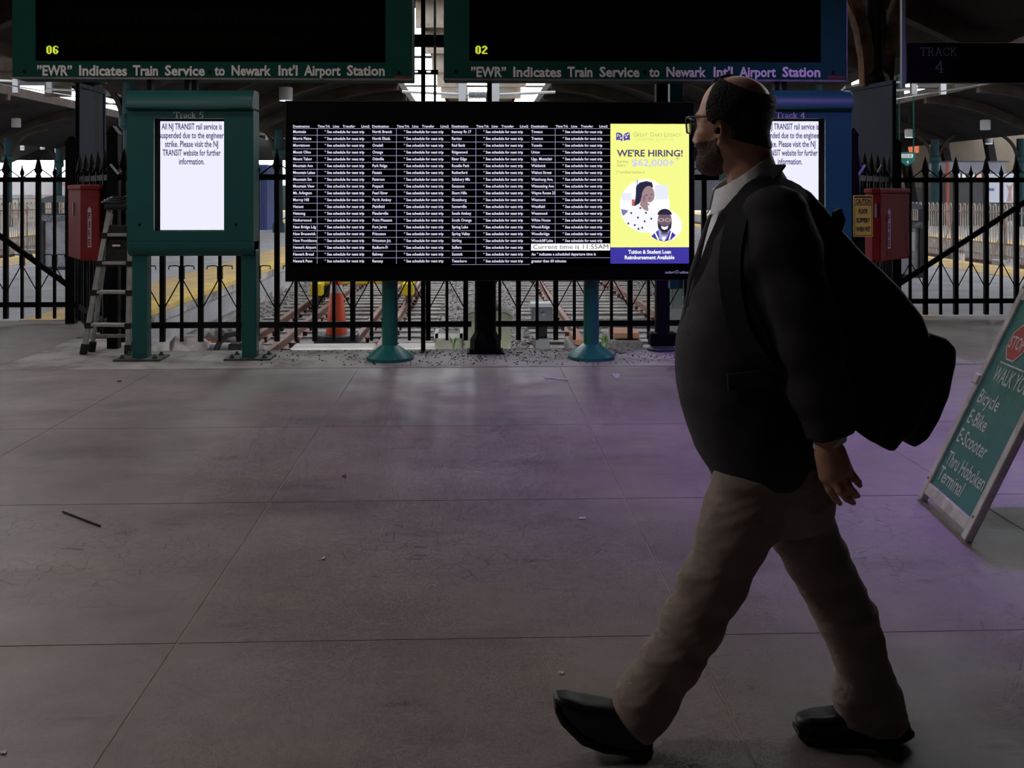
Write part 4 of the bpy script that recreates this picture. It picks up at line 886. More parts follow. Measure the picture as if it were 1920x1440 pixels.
# sandwich board at the right edge
def sandwich_board():
    A, B = atZ(1733, 935, 0), atZ(1823, 1020, 0)            # far-left and near-right foot of the visible leaf
    wd = (B-A).length; a = math.atan2(B.y-A.y, B.x-A.x)
    r = thing('sandwich_board', (A.x, A.y, 0), 'white framed green sandwich board with red stop octagon', 'sign board', rz=a)
    # local frame: x along the foot, y into the stand (away from the reader), z up
    lean = math.radians(25.5); H = 1.16; cu, su = math.cos(lean), math.sin(lean)
    M_W = mat('scuffed_white_plastic', (0.58, 0.55, 0.55), 0.5, var=0.15, scale=5, dirt=(0.25, 0.22, 0.2), dscale=9, damt=0.5)
    M_G = mat('sign_face_green', (0.035, 0.185, 0.18), 0.5, var=0.08, scale=4)
    M_L = mat('sign_face_white', (0.60, 0.66, 0.68), 0.55); M_R = mat('stop_red', (0.48, 0.045, 0.06), 0.5)
    half = H*su
    def leaf(front):
        def P(x, t, d=0.0):    # point on the leaf: x across, t along the slope, d proud of the face
            y = t*su-d*cu; z = t*cu+d*su
            return (x, y, z) if front else (x, 2*half-y, z)
        def slab(mb, x0, x1, t0, t1, d0, d1):
            vs = [P(x, t, d) for d in (d0, d1) for (x, t) in ((x0, t0), (x1, t0), (x1, t1), (x0, t1))]
            mb.add(vs, [(0,1,2,3),(7,6,5,4),(0,4,5,1),(1,5,6,2),(2,6,7,3),(3,7,4,0)])
        bw = 0.05
        mb = MB(); slab(mb, 0, bw, 0.0, H, 0, 0.035); mb.build('frame_side', M_W, r, local=True, bevel=0.006)
        mb = MB(); slab(mb, wd-bw, wd, 0.0, H, 0, 0.035); mb.build('frame_side', M_W, r, local=True, bevel=0.006)
        mb = MB(); slab(mb, bw, wd-bw, 0.030, 0.088, 0, 0.035); mb.build('frame_bottom', M_W, r, local=True, bevel=0.006)
        mb = MB(); slab(mb, bw, wd-bw, H-0.12, H, 0, 0.035); mb.build('frame_top', M_W, r, local=True, bevel=0.006)
        mb = MB(); slab(mb, bw-0.005, wd-bw+0.005, 0.083, H-0.115, 0.006, 0.022); face = mb.build('sign_face', M_G, r, local=True)
        for (x, t) in ((0.022, 0.10), (wd-0.022, 0.10), (0.022, H-0.06), (wd-0.022, H-0.06)):
            mb = MB(); slab(mb, x-0.006, x+0.006, t-0.006, t+0.006, 0.033, 0.038); mb.build('screw', M_STEELG, r, local=True)
        if not front: return
        mb = MB(); slab(mb, -0.012, 0.045, 0.595, 0.645, 0.02, 0.045); mb.build('edge_clip', M_W, r, local=True, bevel=0.006)
        O = Vector(P(0, 0, 0.0235)); Rv = Vector((1, 0, 0)); Uv = Vector((0, su, cu))
        fw = wd-2*bw
        for (st, tx_, ty_, th_, tw_) in (('WALK YOUR', 0.085, 0.645, 0.075, fw-0.10), ('Bicycle', 0.045, 0.525, 0.068, None), ('E-Bike', 0.045, 0.42, 0.068, None), ('E-Scooter', 0.035, 0.32, 0.068, None), ('Thru Hoboken', 0.035, 0.203, 0.068, fw-0.07), ('Terminal', 0.025, 0.122, 0.068, None)):
            mb = MB(); text(mb, st, O, Rv, Uv, bw+tx_, ty_, th_, tw_, 'L', off=0.008, aspect=0.88); mb.build('lettering', M_L, face, local=True, recalc=False)
        mb = MB(); x0, x1, t0, t1 = bw+0.085, wd-bw-0.03, 0.735, 0.742
        mb.flat([tuple(O+Rv*x+Uv*t) for x, t in ((x0, t0), (x1, t0), (x1, t1), (x0, t1))]); mb.build('rule_line', M_L, face, local=True, recalc=False)
        c = Vector((bw+0.165, 0.845)); R8 = 0.095
        mb = MB(); mb.flat([tuple(O+Rv*(c.x+R8*1.05*math.cos(PI/8+k*PI/4))+Uv*(c.y+R8*math.sin(PI/8+k*PI/4))+Vector((0, -0.0004, 0.0004))) for k in range(8)]); mb.build('octagon_border', M_L, face, local=True, recalc=False)
        mb = MB(); mb.flat([tuple(O+Rv*(c.x+R8*0.93*1.05*math.cos(PI/8+k*PI/4))+Uv*(c.y+R8*0.93*math.sin(PI/8+k*PI/4))+Vector((0, -0.0009, 0.0009))) for k in range(8)]); mb.build('stop_octagon', M_R, face, local=True, recalc=False)
        mb = MB(); text(mb, 'STOP', O+Vector((0, -0.0014, 0.0014)), Rv, Uv, c.x, c.y-0.032, 0.06, 0.155, 'C', off=0.004); mb.build('stop_text', M_L, face, local=True, recalc=False)
        # round bicycle mark beside the octagon
        mb = MB(); c2 = Vector((wd-bw-0.11, 0.845)); Q = lambda x, y: tuple(O+Rv*(c2.x+x)+Uv*(c2.y+y))
        def ring(cx, cy, ro, ri, n=20):
            for i in range(n):
                p, q = 2*PI*i/n, 2*PI*(i+1)/n
                mb.flat([Q(cx+ro*math.cos(p), cy+ro*math.sin(p)), Q(cx+ro*math.cos(q), cy+ro*math.sin(q)), Q(cx+ri*math.cos(q), cy+ri*math.sin(q)), Q(cx+ri*math.cos(p), cy+ri*math.sin(p))])
        ring(-0.045, -0.02, 0.034, 0.026); ring(0.045, -0.02, 0.034, 0.026)
        for (p, q) in (((-0.045, -0.02), (-0.015, 0.03)), ((-0.015, 0.03), (0.035, 0.03)), ((0.045, -0.02), (0.03, 0.05)), ((-0.015, 0.03), (0.0, -0.02)), ((0.0, -0.02), (0.035, 0.03)), ((-0.025, 0.04), (-0.005, 0.04))):
            d = Vector(q)-Vector(p); n_ = Vector((-d.y, d.x)).normalized()*0.003
            mb.flat([Q(p[0]-n_.x, p[1]-n_.y), Q(q[0]-n_.x, q[1]-n_.y), Q(q[0]+n_.x, q[1]+n_.y), Q(p[0]+n_.x, p[1]+n_.y)])
        mb.build('bicycle_mark', M_L, face, local=True, recalc=False)
    leaf(True); leaf(False)
    mb = MB(); mb.box(0.06, 0.10, half-0.05, half+0.05, H*cu-0.05, H*cu-0.01); mb.box(wd-0.10, wd-0.06, half-0.05, half+0.05, H*cu-0.05, H*cu-0.01); mb.build('hinge', M_W, r, local=True)
    return r
sandwich_board()
# ================================================================== TRACKS AND TRAIN SHED
ZR = -0.45            # top of rail
M_RAIL = mat('rusty_rail', (0.20, 0.105, 0.08), 0.6, var=0.3, scale=6, dirt=(0.28, 0.20, 0.16), dscale=3, damt=0.6)
M_TIE = mat('weathered_tie', (0.30, 0.28, 0.27), 0.9, var=0.4, scale=5, bump=0.4, bscale=25, dirt=(0.09, 0.07, 0.06), dscale=2.5, damt=0.7)
M_SPIKE = mat('rusty_spike', (0.10, 0.035, 0.025), 0.8)
rail_prof = [(-0.07, -0.16), (0.07, -0.16), (0.07, -0.145), (0.012, -0.125), (0.012, -0.05), (0.036, -0.035), (0.036, -0.005), (0.03, 0.0), (-0.03, 0.0), (-0.036, -0.005), (-0.036, -0.035), (-0.012, -0.05), (-0.012, -0.125), (-0.07, -0.145)]
tie_me = None
def track(xr, yA, yB, label, gx0, gx1):
    xc = (xr[0]+xr[-1])/2
    r = thing('railway_track', (xc, yA, ZR-0.17), label, 'railway track')
    for x in xr:
        mb = MB(); mb.prism([(x+a, ZR+b) for a, b in rail_prof], yA, yB, 'y'); mb.build('rail', M_RAIL, r)
    rr = random.Random(int(abs(xc*100)))
    y = yA+0.15; k = 0
    while y < min(yB, 48):
        me = TIES[rr.randrange(3)]
        inst('tie', me, r, ((gx0+gx1)/2-xc+rr.uniform(-0.06, 0.06), y-yA, 0.02), (0, 0, rr.uniform(-0.025, 0.025)), ((gx1-gx0)/2.5, 1, 1))
        if y < 24:
            for x in xr:
                for s in (-0.09, 0.09):
                    inst('spike', SPIKE, r, (x-xc+s, y-yA+rr.uniform(-0.05, 0.05), 0.02), (rr.uniform(-0.2, 0.2), rr.uniform(-0.3, 0.3), rr.uniform(0, 3)))
        y += 0.54; k += 1
    return r
TIES = []
for k in range(3):
    mb = MB(); w_ = 0.21+0.02*k; mb.box(-1.25, 1.25, -w_/2, w_/2, -0.16, -0.005+0.012*k); TIES.append(mb.mesh('tie', M_TIE))
mb = MB(); mb.box(-0.03, 0.03, -0.012, 0.012, -0.01, 0.05); mb.box(-0.03, 0.03, -0.03, 0.03, 0.05, 0.068); SPIKE = mb.mesh('spike', M_SPIKE)
track([-2.96, -2.52, -1.57, -1.20], 11.2, 78, 'rusty left track with doubled rails leading to the yellow buffer beam', -3.45, -0.55)
track([1.40, 2.92], 11.6, 78, 'rusty right track running behind the round teal post', 0.75, 3.55)
track([-14.6, -13.2], 12, 78, 'far track beyond the left platform', -15.1, -12.7)
track([13.2, 14.6], 12, 78, 'far track beyond the right platform', 12.7, 15.1)

# loose ballast stones, more than anyone could count
def stones():
    rng = np.random.default_rng(3); V = []; Fc = []
    base = np.array([(1,0,0),(-1,0,0),(0,1,0),(0,-1,0),(0,0,1),(0,0,-1)], float)
    tri = [(0,2,4),(2,1,4),(1,3,4),(3,0,4),(2,0,5),(1,2,5),(3,1,5),(0,3,5)]
    n = 0
    for i in range(15000):
        y = 9.6+(rng.random()**1.7)*18; x = rng.uniform(-3.9, 4.2)
        onties = (-3.4 < x < -0.6) or (0.8 < x < 3.5)
        zz = -0.645 if onties else -0.60+rng.random()*0.06
        if abs(x-0.1) < 0.65: zz += 0.07*(1-abs(x-0.1)/0.65)
        s = rng.uniform(0.018, 0.042)
        p = base*rng.uniform(0.6, 1.25, (6, 3))*s*np.array([1.2, 1.0, 0.75])
        a = rng.uniform(0, 6.28); R = np.array([[math.cos(a), -math.sin(a), 0], [math.sin(a), math.cos(a), 0], [0, 0, 1]])
        p = p @ R.T+np.array([x, y, zz+s*0.4])
        V.append(p); Fc += [(a_+n, b_+n, c_+n) for a_, b_, c_ in tri]; n += 6
    mb = MB(); mb.v = np.concatenate(V).tolist(); mb.f = [list(f) for f in Fc]; mb.mi = [0]*len(Fc); return mb
o = stones().build('ballast', mat('ballast_stone', (0.30, 0.285, 0.285), 0.9, var=0.55, scale=14, dirt=(0.13, 0.10, 0.09), dscale=6, damt=0.6), recalc=False)
tag(o, 'loose grey crushed stone between and beside the rails', 'gravel', kind='stuff')

# pale timber stringers lying across the ends of the tracks just behind the floor edge
M_PALEW = mat('bleached_timber', (0.66, 0.62, 0.58), 0.8, var=0.15, scale=6)
for (ua, ub, z, lb) in ((545, 700, -0.12, 'bleached white timber lying across the left track end'), (744, 820, -0.12, 'bleached white timber lying between the teal post and the perforated pole')):
    y = 10.35; mb = MB(); mb.box(xs(ua, y), xs(ub, y), y, y+0.3, z-0.1, z); tag(mb.build('timber_beam', M_PALEW, bevel=0.01), lb, 'timber', 'bleached timbers behind the floor edge')
    mb = MB()
# supports so the beams rest on the ground
mb = MB(); mb.box(xs(560, 10.4), xs(820, 10.4), 10.3, 10.75, -0.64, -0.22); tag(mb.build('track_end_sill', M_PWALL, bevel=0.02), 'stained concrete sill under the bleached timbers', 'concrete sill')

# traffic cone
yc = 12.9; zc = -0.36; xc = xs(631, yc); k = yc/FPX
cone = thing('traffic_cone', (xc, yc, zc-0.16), 'orange traffic cone with reflective bands standing between the rails', 'cone')
M_OR = mat('cone_orange', (0.80, 0.09, 0.025), 0.5, var=0.08, scale=4); M_REF = mat('reflective_band', (0.62, 0.62, 0.64), 0.4)
rb = lambda z: 0.135-(0.135-0.052)*(z/0.86)
zz = zc+0.03
for (a, b, m, nm) in ((0.0, 0.52, M_OR, 'cone_body'), (0.52, 0.62, M_REF, 'reflective_band'), (0.62, 0.67, M_OR, 'cone_body'), (0.67, 0.86, M_REF, 'reflective_band'), (0.86, 0.95, M_OR, 'cone_tip')):
    mb = MB(); mb.lathe((xc, yc, zz), [(rb(a), a), (rb(b), b)], 24); smooth_by_angle(mb.build(nm, m, cone))
mb = MB(); mb.prism([(xc+0.25*math.cos(a)*1.18, yc+0.25*math.sin(a)*1.18) for a in [PI/8+i*PI/4 for i in range(8)]], zc-0.14, zc+0.03, 'z'); mb.build('base', mat('cone_base_black', (0.03, 0.035, 0.045), 0.6), cone, bevel=0.015)

# yellow buffer beam on the left track
yb = 17.6
bf = thing('buffer_stop', (xs(682, yb), yb, -0.62), 'yellow steel buffer beam across the left track', 'buffer stop')
M_BY = mat('buffer_yellow', (0.75, 0.56, 0.02), 0.5, var=0.12, scale=3)
zt = zs(500, yb); zbm = zs(532, yb)
mb = MB(); mb.box(xs(590, yb), xs(778, yb), yb, yb+0.25, zbm, zt); mb.build('beam', M_BY, bf, bevel=0.01)
for (a, b) in ((587, 609), (756, 777)):
    mb = MB(); mb.box(xs(a, yb), xs(b, yb), yb-0.35, yb+0.05, zs(550, yb), zs(528, yb)); mb.build('buffer_shoe', M_BY, bf, bevel=0.012)
    mb = MB(); x = (xs(a, yb)+xs(b, yb))/2; mb.bar((x, yb+0.1, zt-0.1), (x, yb+1.6, ZR), 0.12, 0.12); mb.bar((x, yb+0.1, zt), (x, yb+0.1, ZR), 0.12, 0.12); mb.build('back_stay', M_RAIL, bf)
mb = MB(); mb.box(xs(600, yb), xs(628, yb), yb-0.1, yb+0.02, zs(556, yb), zs(534, yb)); mb.build('rubber_pad', M_RUB, bf)

# mossy junction boxes behind the iron column
M_MOSS = mat('mossy_concrete', (0.22, 0.21, 0.17), 0.9, var=0.3, scale=8, bump=0.3, dirt=(0.17, 0.21, 0.09), dscale=5, damt=0.8)
r = thing('junction_pillar', (xs(914, 10.1), 10.1, -0.62), 'mossy domed concrete pillar behind the black iron column base', 'pillar')
mb = MB(); mb.box(xs(872, 10.1), xs(957, 10.1), 9.95, 10.3, -0.64, zs(597, 10.1)); mb.build('shaft', M_MOSS, r, bevel=0.012)
mb = MB(); a, b = xs(868, 10.1), xs(961, 10.1); mb.prism([(a, zs(597, 10.1)), (b, zs(597, 10.1)), (b, zs(590, 10.1)), (b-0.08, zs(581, 10.1)), (a+0.08, zs(581, 10.1)), (a, zs(590, 10.1))], 9.92, 10.33); mb.build('cap', M_MOSS, r, bevel=0.012)
mb = MB(); mb.lathe((xs(915, 10.1), 10.12, zs(581, 10.1)), [(0.14, 0), (0.12, 0.05), (0.06, 0.085), (0.01, 0.09)], 16); smooth_by_angle(mb.build('dome', M_MOSS, r), 60)
r = thing('water_trough', (xs(845, 10.3), 10.3, -0.62), 'low mossy white-rimmed trough left of the iron column', 'trough')
a, b = xs(817, 10.3), xs(868, 10.3); zt = zs(624, 10.3)
mb = MB(); mb.box(a, b, 10.15, 10.5, -0.64, zt); mb.build('basin', M_MOSS, r, bevel=0.02)
for (p, q, s, t) in ((a-0.01, a+0.03, 10.13, 10.52), (b-0.03, b+0.01, 10.13, 10.52), (a, b, 10.13, 10.16)):
    mb = MB(); mb.box(p, q, s, t, zt-0.03, zt+0.015); mb.build('rim', mat('white_rim', (0.5, 0.5, 0.47), 0.7), r)
r = thing('point_box', (xs(1014, 10.4), 10.4, -0.62), 'grey cast signal box with pale lid on a black pedestal between the tracks', 'signal box')
M_PB = mat('grey_signal_box', (0.10, 0.105, 0.115), 0.5, var=0.15, scale=6)
mb = MB(); mb.box(xs(996, 10.4), xs(1035, 10.4), 10.3, 10.5, zs(605, 10.4), zs(574, 10.4)); mb.build('case', M_PB, r, bevel=0.02)
mb = MB(); mb.box(xs(994, 10.4), xs(1037, 10.4), 10.28, 10.52, zs(574, 10.4), zs(567.5, 10.4)); mb.build('lid', mat('pale_grey_lid', (0.5, 0.5, 0.52), 0.5), r, bevel=0.008)
mb = MB(); mb.lathe((xs(1017, 10.4), 10.29, zs(588, 10.4)), [(0.02, -0.01), (0.022, 0.02)], 10, 'y'); mb.build('hasp', M_STEELG, r)
mb = MB(); mb.box(xs(1006, 10.4), xs(1025, 10.4), 10.33, 10.47, -0.3, zs(605, 10.4)); mb.build('pedestal', M_BLACK, r)
mb = MB(); mb.box(xs(1002, 10.4), xs(1029, 10.4), 10.3, 10.5, -0.64, zs(632, 10.4)); mb.build('footing', M_PB, r, bevel=0.008)
mb = MB(); y = 10.9; mb.prism([(xs(1078, y), -0.2), (xs(1093, y), -0.2), (xs(1093, y), -0.13), (xs(1078, y), -0.13)], y, y+0.7); o = mb.build('timber_offcut', mat('orange_timber', (0.42, 0.20, 0.12), 0.8, var=0.2, scale=9), bevel=0.005)
tag(o, 'short orange-brown timber offcut beside the right teal post', 'timber')
mb = MB(); y = 11.6; mb.box(xs(1152, y), xs(1199, y), y, y+0.5, zs(636, y), zs(626, y)); tag(mb.build('timber_offcut', MATS['orange_timber'], bevel=0.005), 'flat orange-brown board lying right of the right teal post', 'timber')
for (ua, ub, y, z) in ((1070, 1100, 10.85, -0.2), (1145, 1205, 11.55, -0.24)):
    mb = MB(); mb.box(xs(ua, y), xs(ub, y), y-0.05, y+0.85, -0.64, z); tag(mb.build('ballast_bank', M_BED, bevel=0.03), 'low gravel bank under the %s' % ('short offcut' if ua == 1070 else 'flat board'), 'gravel bank')
# white plastic pipe, rubble and a black hose at the foot of the left platform wall
y = 10.9; r = thing('drain_pipe', (xs(400, y), y, -0.3), 'white plastic drain pipe lying in rubble under the left kiosk', 'pipe')
mb = MB(); mb.tube((xs(384, y), y, zs(648, y)), (xs(446, y), y, zs(648, y)), 0.045, n=14); smooth_by_angle(mb.build('pipe', mat('white_pvc', (0.62, 0.62, 0.64), 0.4), r))
mb = MB(); mb.tube((xs(383, y), y, zs(648, y)), (xs(394, y), y, zs(648, y)), 0.058, n=14); smooth_by_angle(mb.build('coupling', MATS['white_pvc'], r))
mb = MB(); mb.path([(xs(378, y), y+0.05, zs(636, y)), (xs(395, y), y+0.06, zs(641, y)), (xs(420, y), y+0.06, zs(642, y))], 0.02, 6); tag(mb.build('orange_strap', mat('orange_strap', (0.75, 0.14, 0.08), 0.6)), 'orange strap lying on the white pipe', 'strap')
mb = MB(); mb.path([(xs(418, y), 10.6, zs(655, 10.6)), (xs(424, y), 10.62, zs(640, 10.6)), (xs(436, y), 10.66, zs(628, 10.6)), (xs(450, y), 10.7, zs(626, 10.6)), (xs(462, y), 10.74, zs(640, 10.6)), (xs(470, y), 10.74, -0.5)], 0.03, 8); tag(mb.build('black_hose', M_RUB, smooth=True), 'black hose looping up beside the right leg of the Track 5 kiosk', 'hose')
mb = MB(); mb.box(xs(432, 10.2), xs(452, 10.2), 10.1, 10.3, -0.64, zs(640, 10.2)); tag(mb.build('floor_box', M_BLACK, bevel=0.012), 'small black connection box behind the right leg of the Track 5 kiosk', 'box')
def rock(name, c, rx, ry, rz_, seed, m, label):
    rng = random.Random(seed); mb = MB(); n, mm = 9, 6; vs = []; fs = []
    for i in range(1, mm):
        for j in range(n):
            th = PI*i/mm; ph = 2*PI*j/n; f = rng.uniform(0.78, 1.15)
            vs.append((c[0]+rx*math.sin(th)*math.cos(ph)*f, c[1]+ry*math.sin(th)*math.sin(ph)*f, c[2]+rz_*math.cos(th)*f))
    for i in range(mm-2):
        for j in range(n): a = i*n+j; b = i*n+(j+1) % n; fs.append((a, b, b+n, a+n))
    fs.append(tuple(range(n))[::-1]); fs.append(tuple(range((mm-2)*n, (mm-1)*n))); mb.add(vs, fs)
    return tag(mb.build(name, m), label, 'rock')
M_RK = mat('rubble_stone', (0.34, 0.30, 0.28), 0.9, var=0.35, scale=8, bump=0.4, bscale=20)
for i, (u, v, s, d) in enumerate(((352, 646, 0.20, 'largest rubble block beside the white pipe'), (318, 650, 0.13, 'left rubble lump near the left leg of the Track 5 kiosk'), (338, 652, 0.09, 'small rubble lump between two larger ones'), (402, 630, 0.15, 'dark rubble heap against the platform wall'), (425, 622, 0.14, 'rubble lump behind the black hose'), (372, 655, 0.07, 'small stone next to the pipe coupling'))):
    y = 10.6 if i < 3 else 11.1; p = atY(u, v, y); rock('rubble', (p.x, p.y, p.z-0.05), s*1.1, s, s*0.75, i+5, M_RK, d)
mb = MB(); mb.box(xs(300, 10.9), xs(470, 10.9), 10.3, 11.6, -0.64, zs(655, 10.9)); tag(mb.build('rubble_bank', M_BED, bevel=0.05), 'gravel bank under the rubble and pipe', 'gravel bank')

# cast iron column base in the middle of the fence
x = xs(910, 9.3); r = thing('iron_column', (x, 9.25, 0), 'stout black iron column on a stepped base behind the middle of the departure board', 'column')
mb = MB(); mb.box(x-0.165, x+0.165, 9.1, 9.4, 0.0, 0.015); mb.build('floor_plate', M_BLACK, r)
mb = MB(); mb.lathe((x, 9.25, 0.015), [(0.14, 0), (0.14, 0.10), (0.115, 0.14), (0.10, 0.17)], 8); mb.build('base', M_BLACK, r)
mb = MB(); mb.lathe((x, 9.25, 0.015), [(0.098, 0.17), (0.096, 2.1)], 14); smooth_by_angle(mb.build('shaft', M_BLACK, r))
mb = MB(); mb.box(xs(913, 9.25), xs(922, 9.25), 9.22, 9.28, 2.1, 5.98); mb.build('upper_post', M_BLACK, r)
for s in (-0.13, 0.13):
    mb = MB(); mb.lathe((x+s, 9.13, 0.015), [(0.016, 0), (0.016, 0.03)], 6); mb.build('anchor_bolt', M_BLACK, r)

# grey equipment cabinet behind the right post
y = 11.0; r = thing('equipment_cabinet', (xs(1290, y), y, -0.62), 'dark grey-green equipment cabinet behind the walking man', 'cabinet')
mb = MB(); mb.box(xs(1254, y), xs(1330, y), y, y+0.4, -0.64, zs(516, y)); mb.build('body', mat('cabinet_grey', (0.10, 0.11, 0.115), 0.5, var=0.15, scale=4), r, bevel=0.01)
mb = MB(); mb.box(xs(1260, y), xs(1290, y), y-0.015, y, zs(580, y), zs(522, y)); d = mb.build('door', mat('cabinet_door_green', (0.055, 0.07, 0.065), 0.5), r, bevel=0.004)
for v in (558, 574):
    mb = MB(); mb.box(xs(1278, y), xs(1281, y), y-0.03, y-0.015, zs(v+1.5, y), zs(v-1.5, y)); mb.build('hinge', M_STEELG, d)

# ---------------------------------------------------------------- litter bins on the platforms
M_BIN = mat('grey_bin_steel', (0.34, 0.34, 0.37), 0.5, var=0.12, scale=3, dirt=(0.14, 0.14, 0.16), dscale=4, damt=0.6)
M_BINB = mat('dark_bin_hood', (0.02, 0.023, 0.03), 0.5)
def litter_bin(u0, u1, vb, vt, label, recycle=False):
    um = (u0+u1)/2; p = atZ(um, vb, 0); Y = p.y; x0, x1 = xs(u0, Y), xs(u1, Y); xm = (x0+x1)/2; w_ = x1-x0; H = zs(vt, Y)
    r = thing('litter_bin', (xm, Y+w_/2, 0), label, 'bin')
    mb = MB(); mb.box(x0+0.05, x1-0.05, Y+0.03, Y+w_-0.05, 0.05, H*0.70); mb.build('body', M_BIN, r, bevel=0.02)
    for (a, b) in ((x0, x0+0.06), (x1-0.06, x1)):
        mb = MB(); mb.box(a, b, Y, Y+w_, 0.0, H*0.72); mb.build('corner_post', M_BINB, r, bevel=0.01)
    mb = MB(); mb.box(x0, x1, Y-0.01, Y+w_, 0.0, 0.06); mb.build('plinth', M_BINB, r)
    mb = MB(); mb.box(x0, x1, Y-0.01, Y+w_, H*0.70, H*0.76); mb.build('collar', M_BINB, r, bevel=0.01)
    mb = MB(); n = 12; prof = []
    for i in range(n+1):
        a = PI-PI*i/n; prof.append((xm+math.cos(a)*w_*0.5, H*0.93+math.sin(a)*H*0.07))
    mb.prism([(x0, H*0.91)]+prof+[(x1, H*0.91)], Y-0.02, Y+w_+0.02); mb.build('hood', mat('blue_grey_hood', (0.10, 0.12, 0.15), 0.5), r)
    for q in (x0, xm-0.03, x1-0.06):
        for yy in (Y, Y+w_-0.06):
            mb = MB(); mb.box(q, q+0.06, yy, yy+0.06, H*0.76, H*0.92); mb.build('hood_post', M_BINB, r)
    mb = MB()   # plastic liner spilling over the rim
    mb.box(x0-0.005, x1+0.005, Y-0.02, Y-0.011, H*0.66, H*0.74); mb.build('bag_liner', mat('grey_bag', (0.13, 0.14, 0.17), 0.25, var=0.5, scale=20, bump=0.8, bscale=25), r)
    if recycle:
        mb = MB(); mb.box(xm-0.1, xm+0.14, Y+0.018, Y+0.029, H*0.36, H*0.66); s = mb.build('recycle_sticker', mat('sticker_white', (0.5, 0.5, 0.5), 0.5), r, bevel=0.004)
        mb = MB(); text(mb, 'RECYCLABLE', (0, Y+0.0165, 0), NX, NZ, xm+0.02, H*0.61, 0.05, 0.2, 'C', 0.02)
        for z in (0.5, 0.42): mb.flat([(xm+0.02+0.06*math.cos(a)*f, Y+0.0165, H*z+0.05*math.sin(a)*f) for a, f in [(i*PI/5, 1 if i % 3 else 0.5) for i in range(10)]])
        mb.build('sticker_print', M_BLACK, s, recalc=False)
    return r
litter_bin(76, 132, 506, 367, 'grey litter bin with arched hood on the left platform')
litter_bin(1672, 1731, 521, 380, 'grey recycling bin behind the right gate', True)

# ---------------------------------------------------------------- arched railings between the far tracks
M_RAILING = mat('cream_railing_paint', (0.34, 0.295, 0.255), 0.7, var=0.15, scale=3, dirt=(0.22, 0.10, 0.06), dscale=2.5, damt=0.6)
def arched_railing(x, yA, yB, label, zt=1.19, zb=-0.12):
    r = thing('arched_railing', (x, yA, -0.62), label, 'railing', 'arched railings between tracks')
    mb = MB(); p = 0.125; n = int((yB-yA)/p)
    for i in range(n):
        y = yA+i*p; mb.box(x-0.011, x+0.011, y-0.011, y+0.011, zb, zt-0.055)
        if i % 2 == 0:
            pts = [(x, y+p/2-math.cos(a)*p/2, zt-0.06+math.sin(a)*0.06) for a in [PI*k/5 for k in range(6)]]
            for a, b in zip(pts[:-1], pts[1:]): mb.bar(a, b, 0.024, 0.024, (1, 0, 0))
    o = mb.build('balusters', M_RAILING, r, recalc=False); o['kind'] = 'stuff'
    for z in (zt-0.2, zb+0.1, zb+0.38):
        mb = MB(); mb.box(x-0.02, x+0.02, yA, yB, z-0.02, z+0.02); mb.build('rail', M_RAILING, r)
    y = yA+1
    while y < yB:
        mb = MB(); mb.box(x-0.2, x+0.2, y, y+0.55, -0.63, zb+0.02); mb.build('concrete_block', M_PWALL, r, bevel=0.03)
        mb = MB(); mb.bar((x, y+0.27, zb), (x, y+0.27, zt-0.1), 0.05, 0.05); mb.bar((x-0.35, y+0.27, zb), (x, y+0.27, zt-0.4), 0.03, 0.03); mb.build('stanchion', M_RAILING, r)
        y += 2.6
    return r
arched_railing(-12.3, 14, 46, 'cream arched railing seen through the left gate')
arched_railing(12.3, 14, 46, 'cream arched railing seen through the right gate')
arched_railing(-24.2, 30, 70, 'farther pale railing high behind the left railing', zt=1.35, zb=0.0)

# ---------------------------------------------------------------- shed columns, lamps, wires
M_COLG = mat('grey_green_column', (0.014, 0.042, 0.048), 0.7, var=0.15, scale=2, spec=0.15)
def shed_column(x, y, label):
    r = thing('shed_column', (x, y, 0), label, 'column', 'green columns along the platforms')
    mb = MB(); mb.lathe((x, y, 0), [(0.22, 0), (0.22, 0.3), (0.155, 0.4), (0.15, 2.75), (0.24, 2.85), (0.24, 3.0), (0.17, 3.1), (0.17, 3.8)], 16); smooth_by_angle(mb.build('shaft', M_COLG, r), 30)
    for s in (-1, 1):
        mb = MB(); pts = [(x+s*(0.15+1.5*(1-math.cos(t))), y, 2.9+1.25*math.sin(t)) for t in [k*PI/16 for k in range(9)]]
        for a, b in zip(pts[:-1], pts[1:]): mb.bar(a, b, 0.12, 0.10)
        mb.build('bracket', M_STEEL, r)
    return r
c0 = shed_column(-19.9, 44, 'green column behind the left gate, left of the litter bin')
for (x, y, lb) in ((-21.6, 53.5, 'thin distant green column right of the nearest one, seen through the left gate'), (-21.6, 61.5, 'most distant green column seen through the left gate'), (-7.2, 37.5, 'green column in the gap between the Track 5 kiosk and the departure board'), (-7.2, 21.5, 'green column hidden behind the Track 5 kiosk'),
                   (20.2, 43.8, 'green column behind the right gate near the hanging HOBOKEN sign'), (23.6, 43.0, 'green column at the right edge of the view beyond the gate'), (7.3, 21.5, 'green column hidden behind the Track 4 kiosk')):
    c = copy_tree(c0); c.location = (x, y, 0); c['label'] = lb
M_LAMP = mat('white_lamp_shell', (0.30, 0.30, 0.31), 0.5); M_LENS = mat('lamp_lens', (0.6, 0.6, 0.6), 0.4, emit=(0.9, 0.93, 1.0), estr=1.1); M_LENSOFF = mat('lamp_lens_unlit', (0.35, 0.35, 0.36), 0.4)
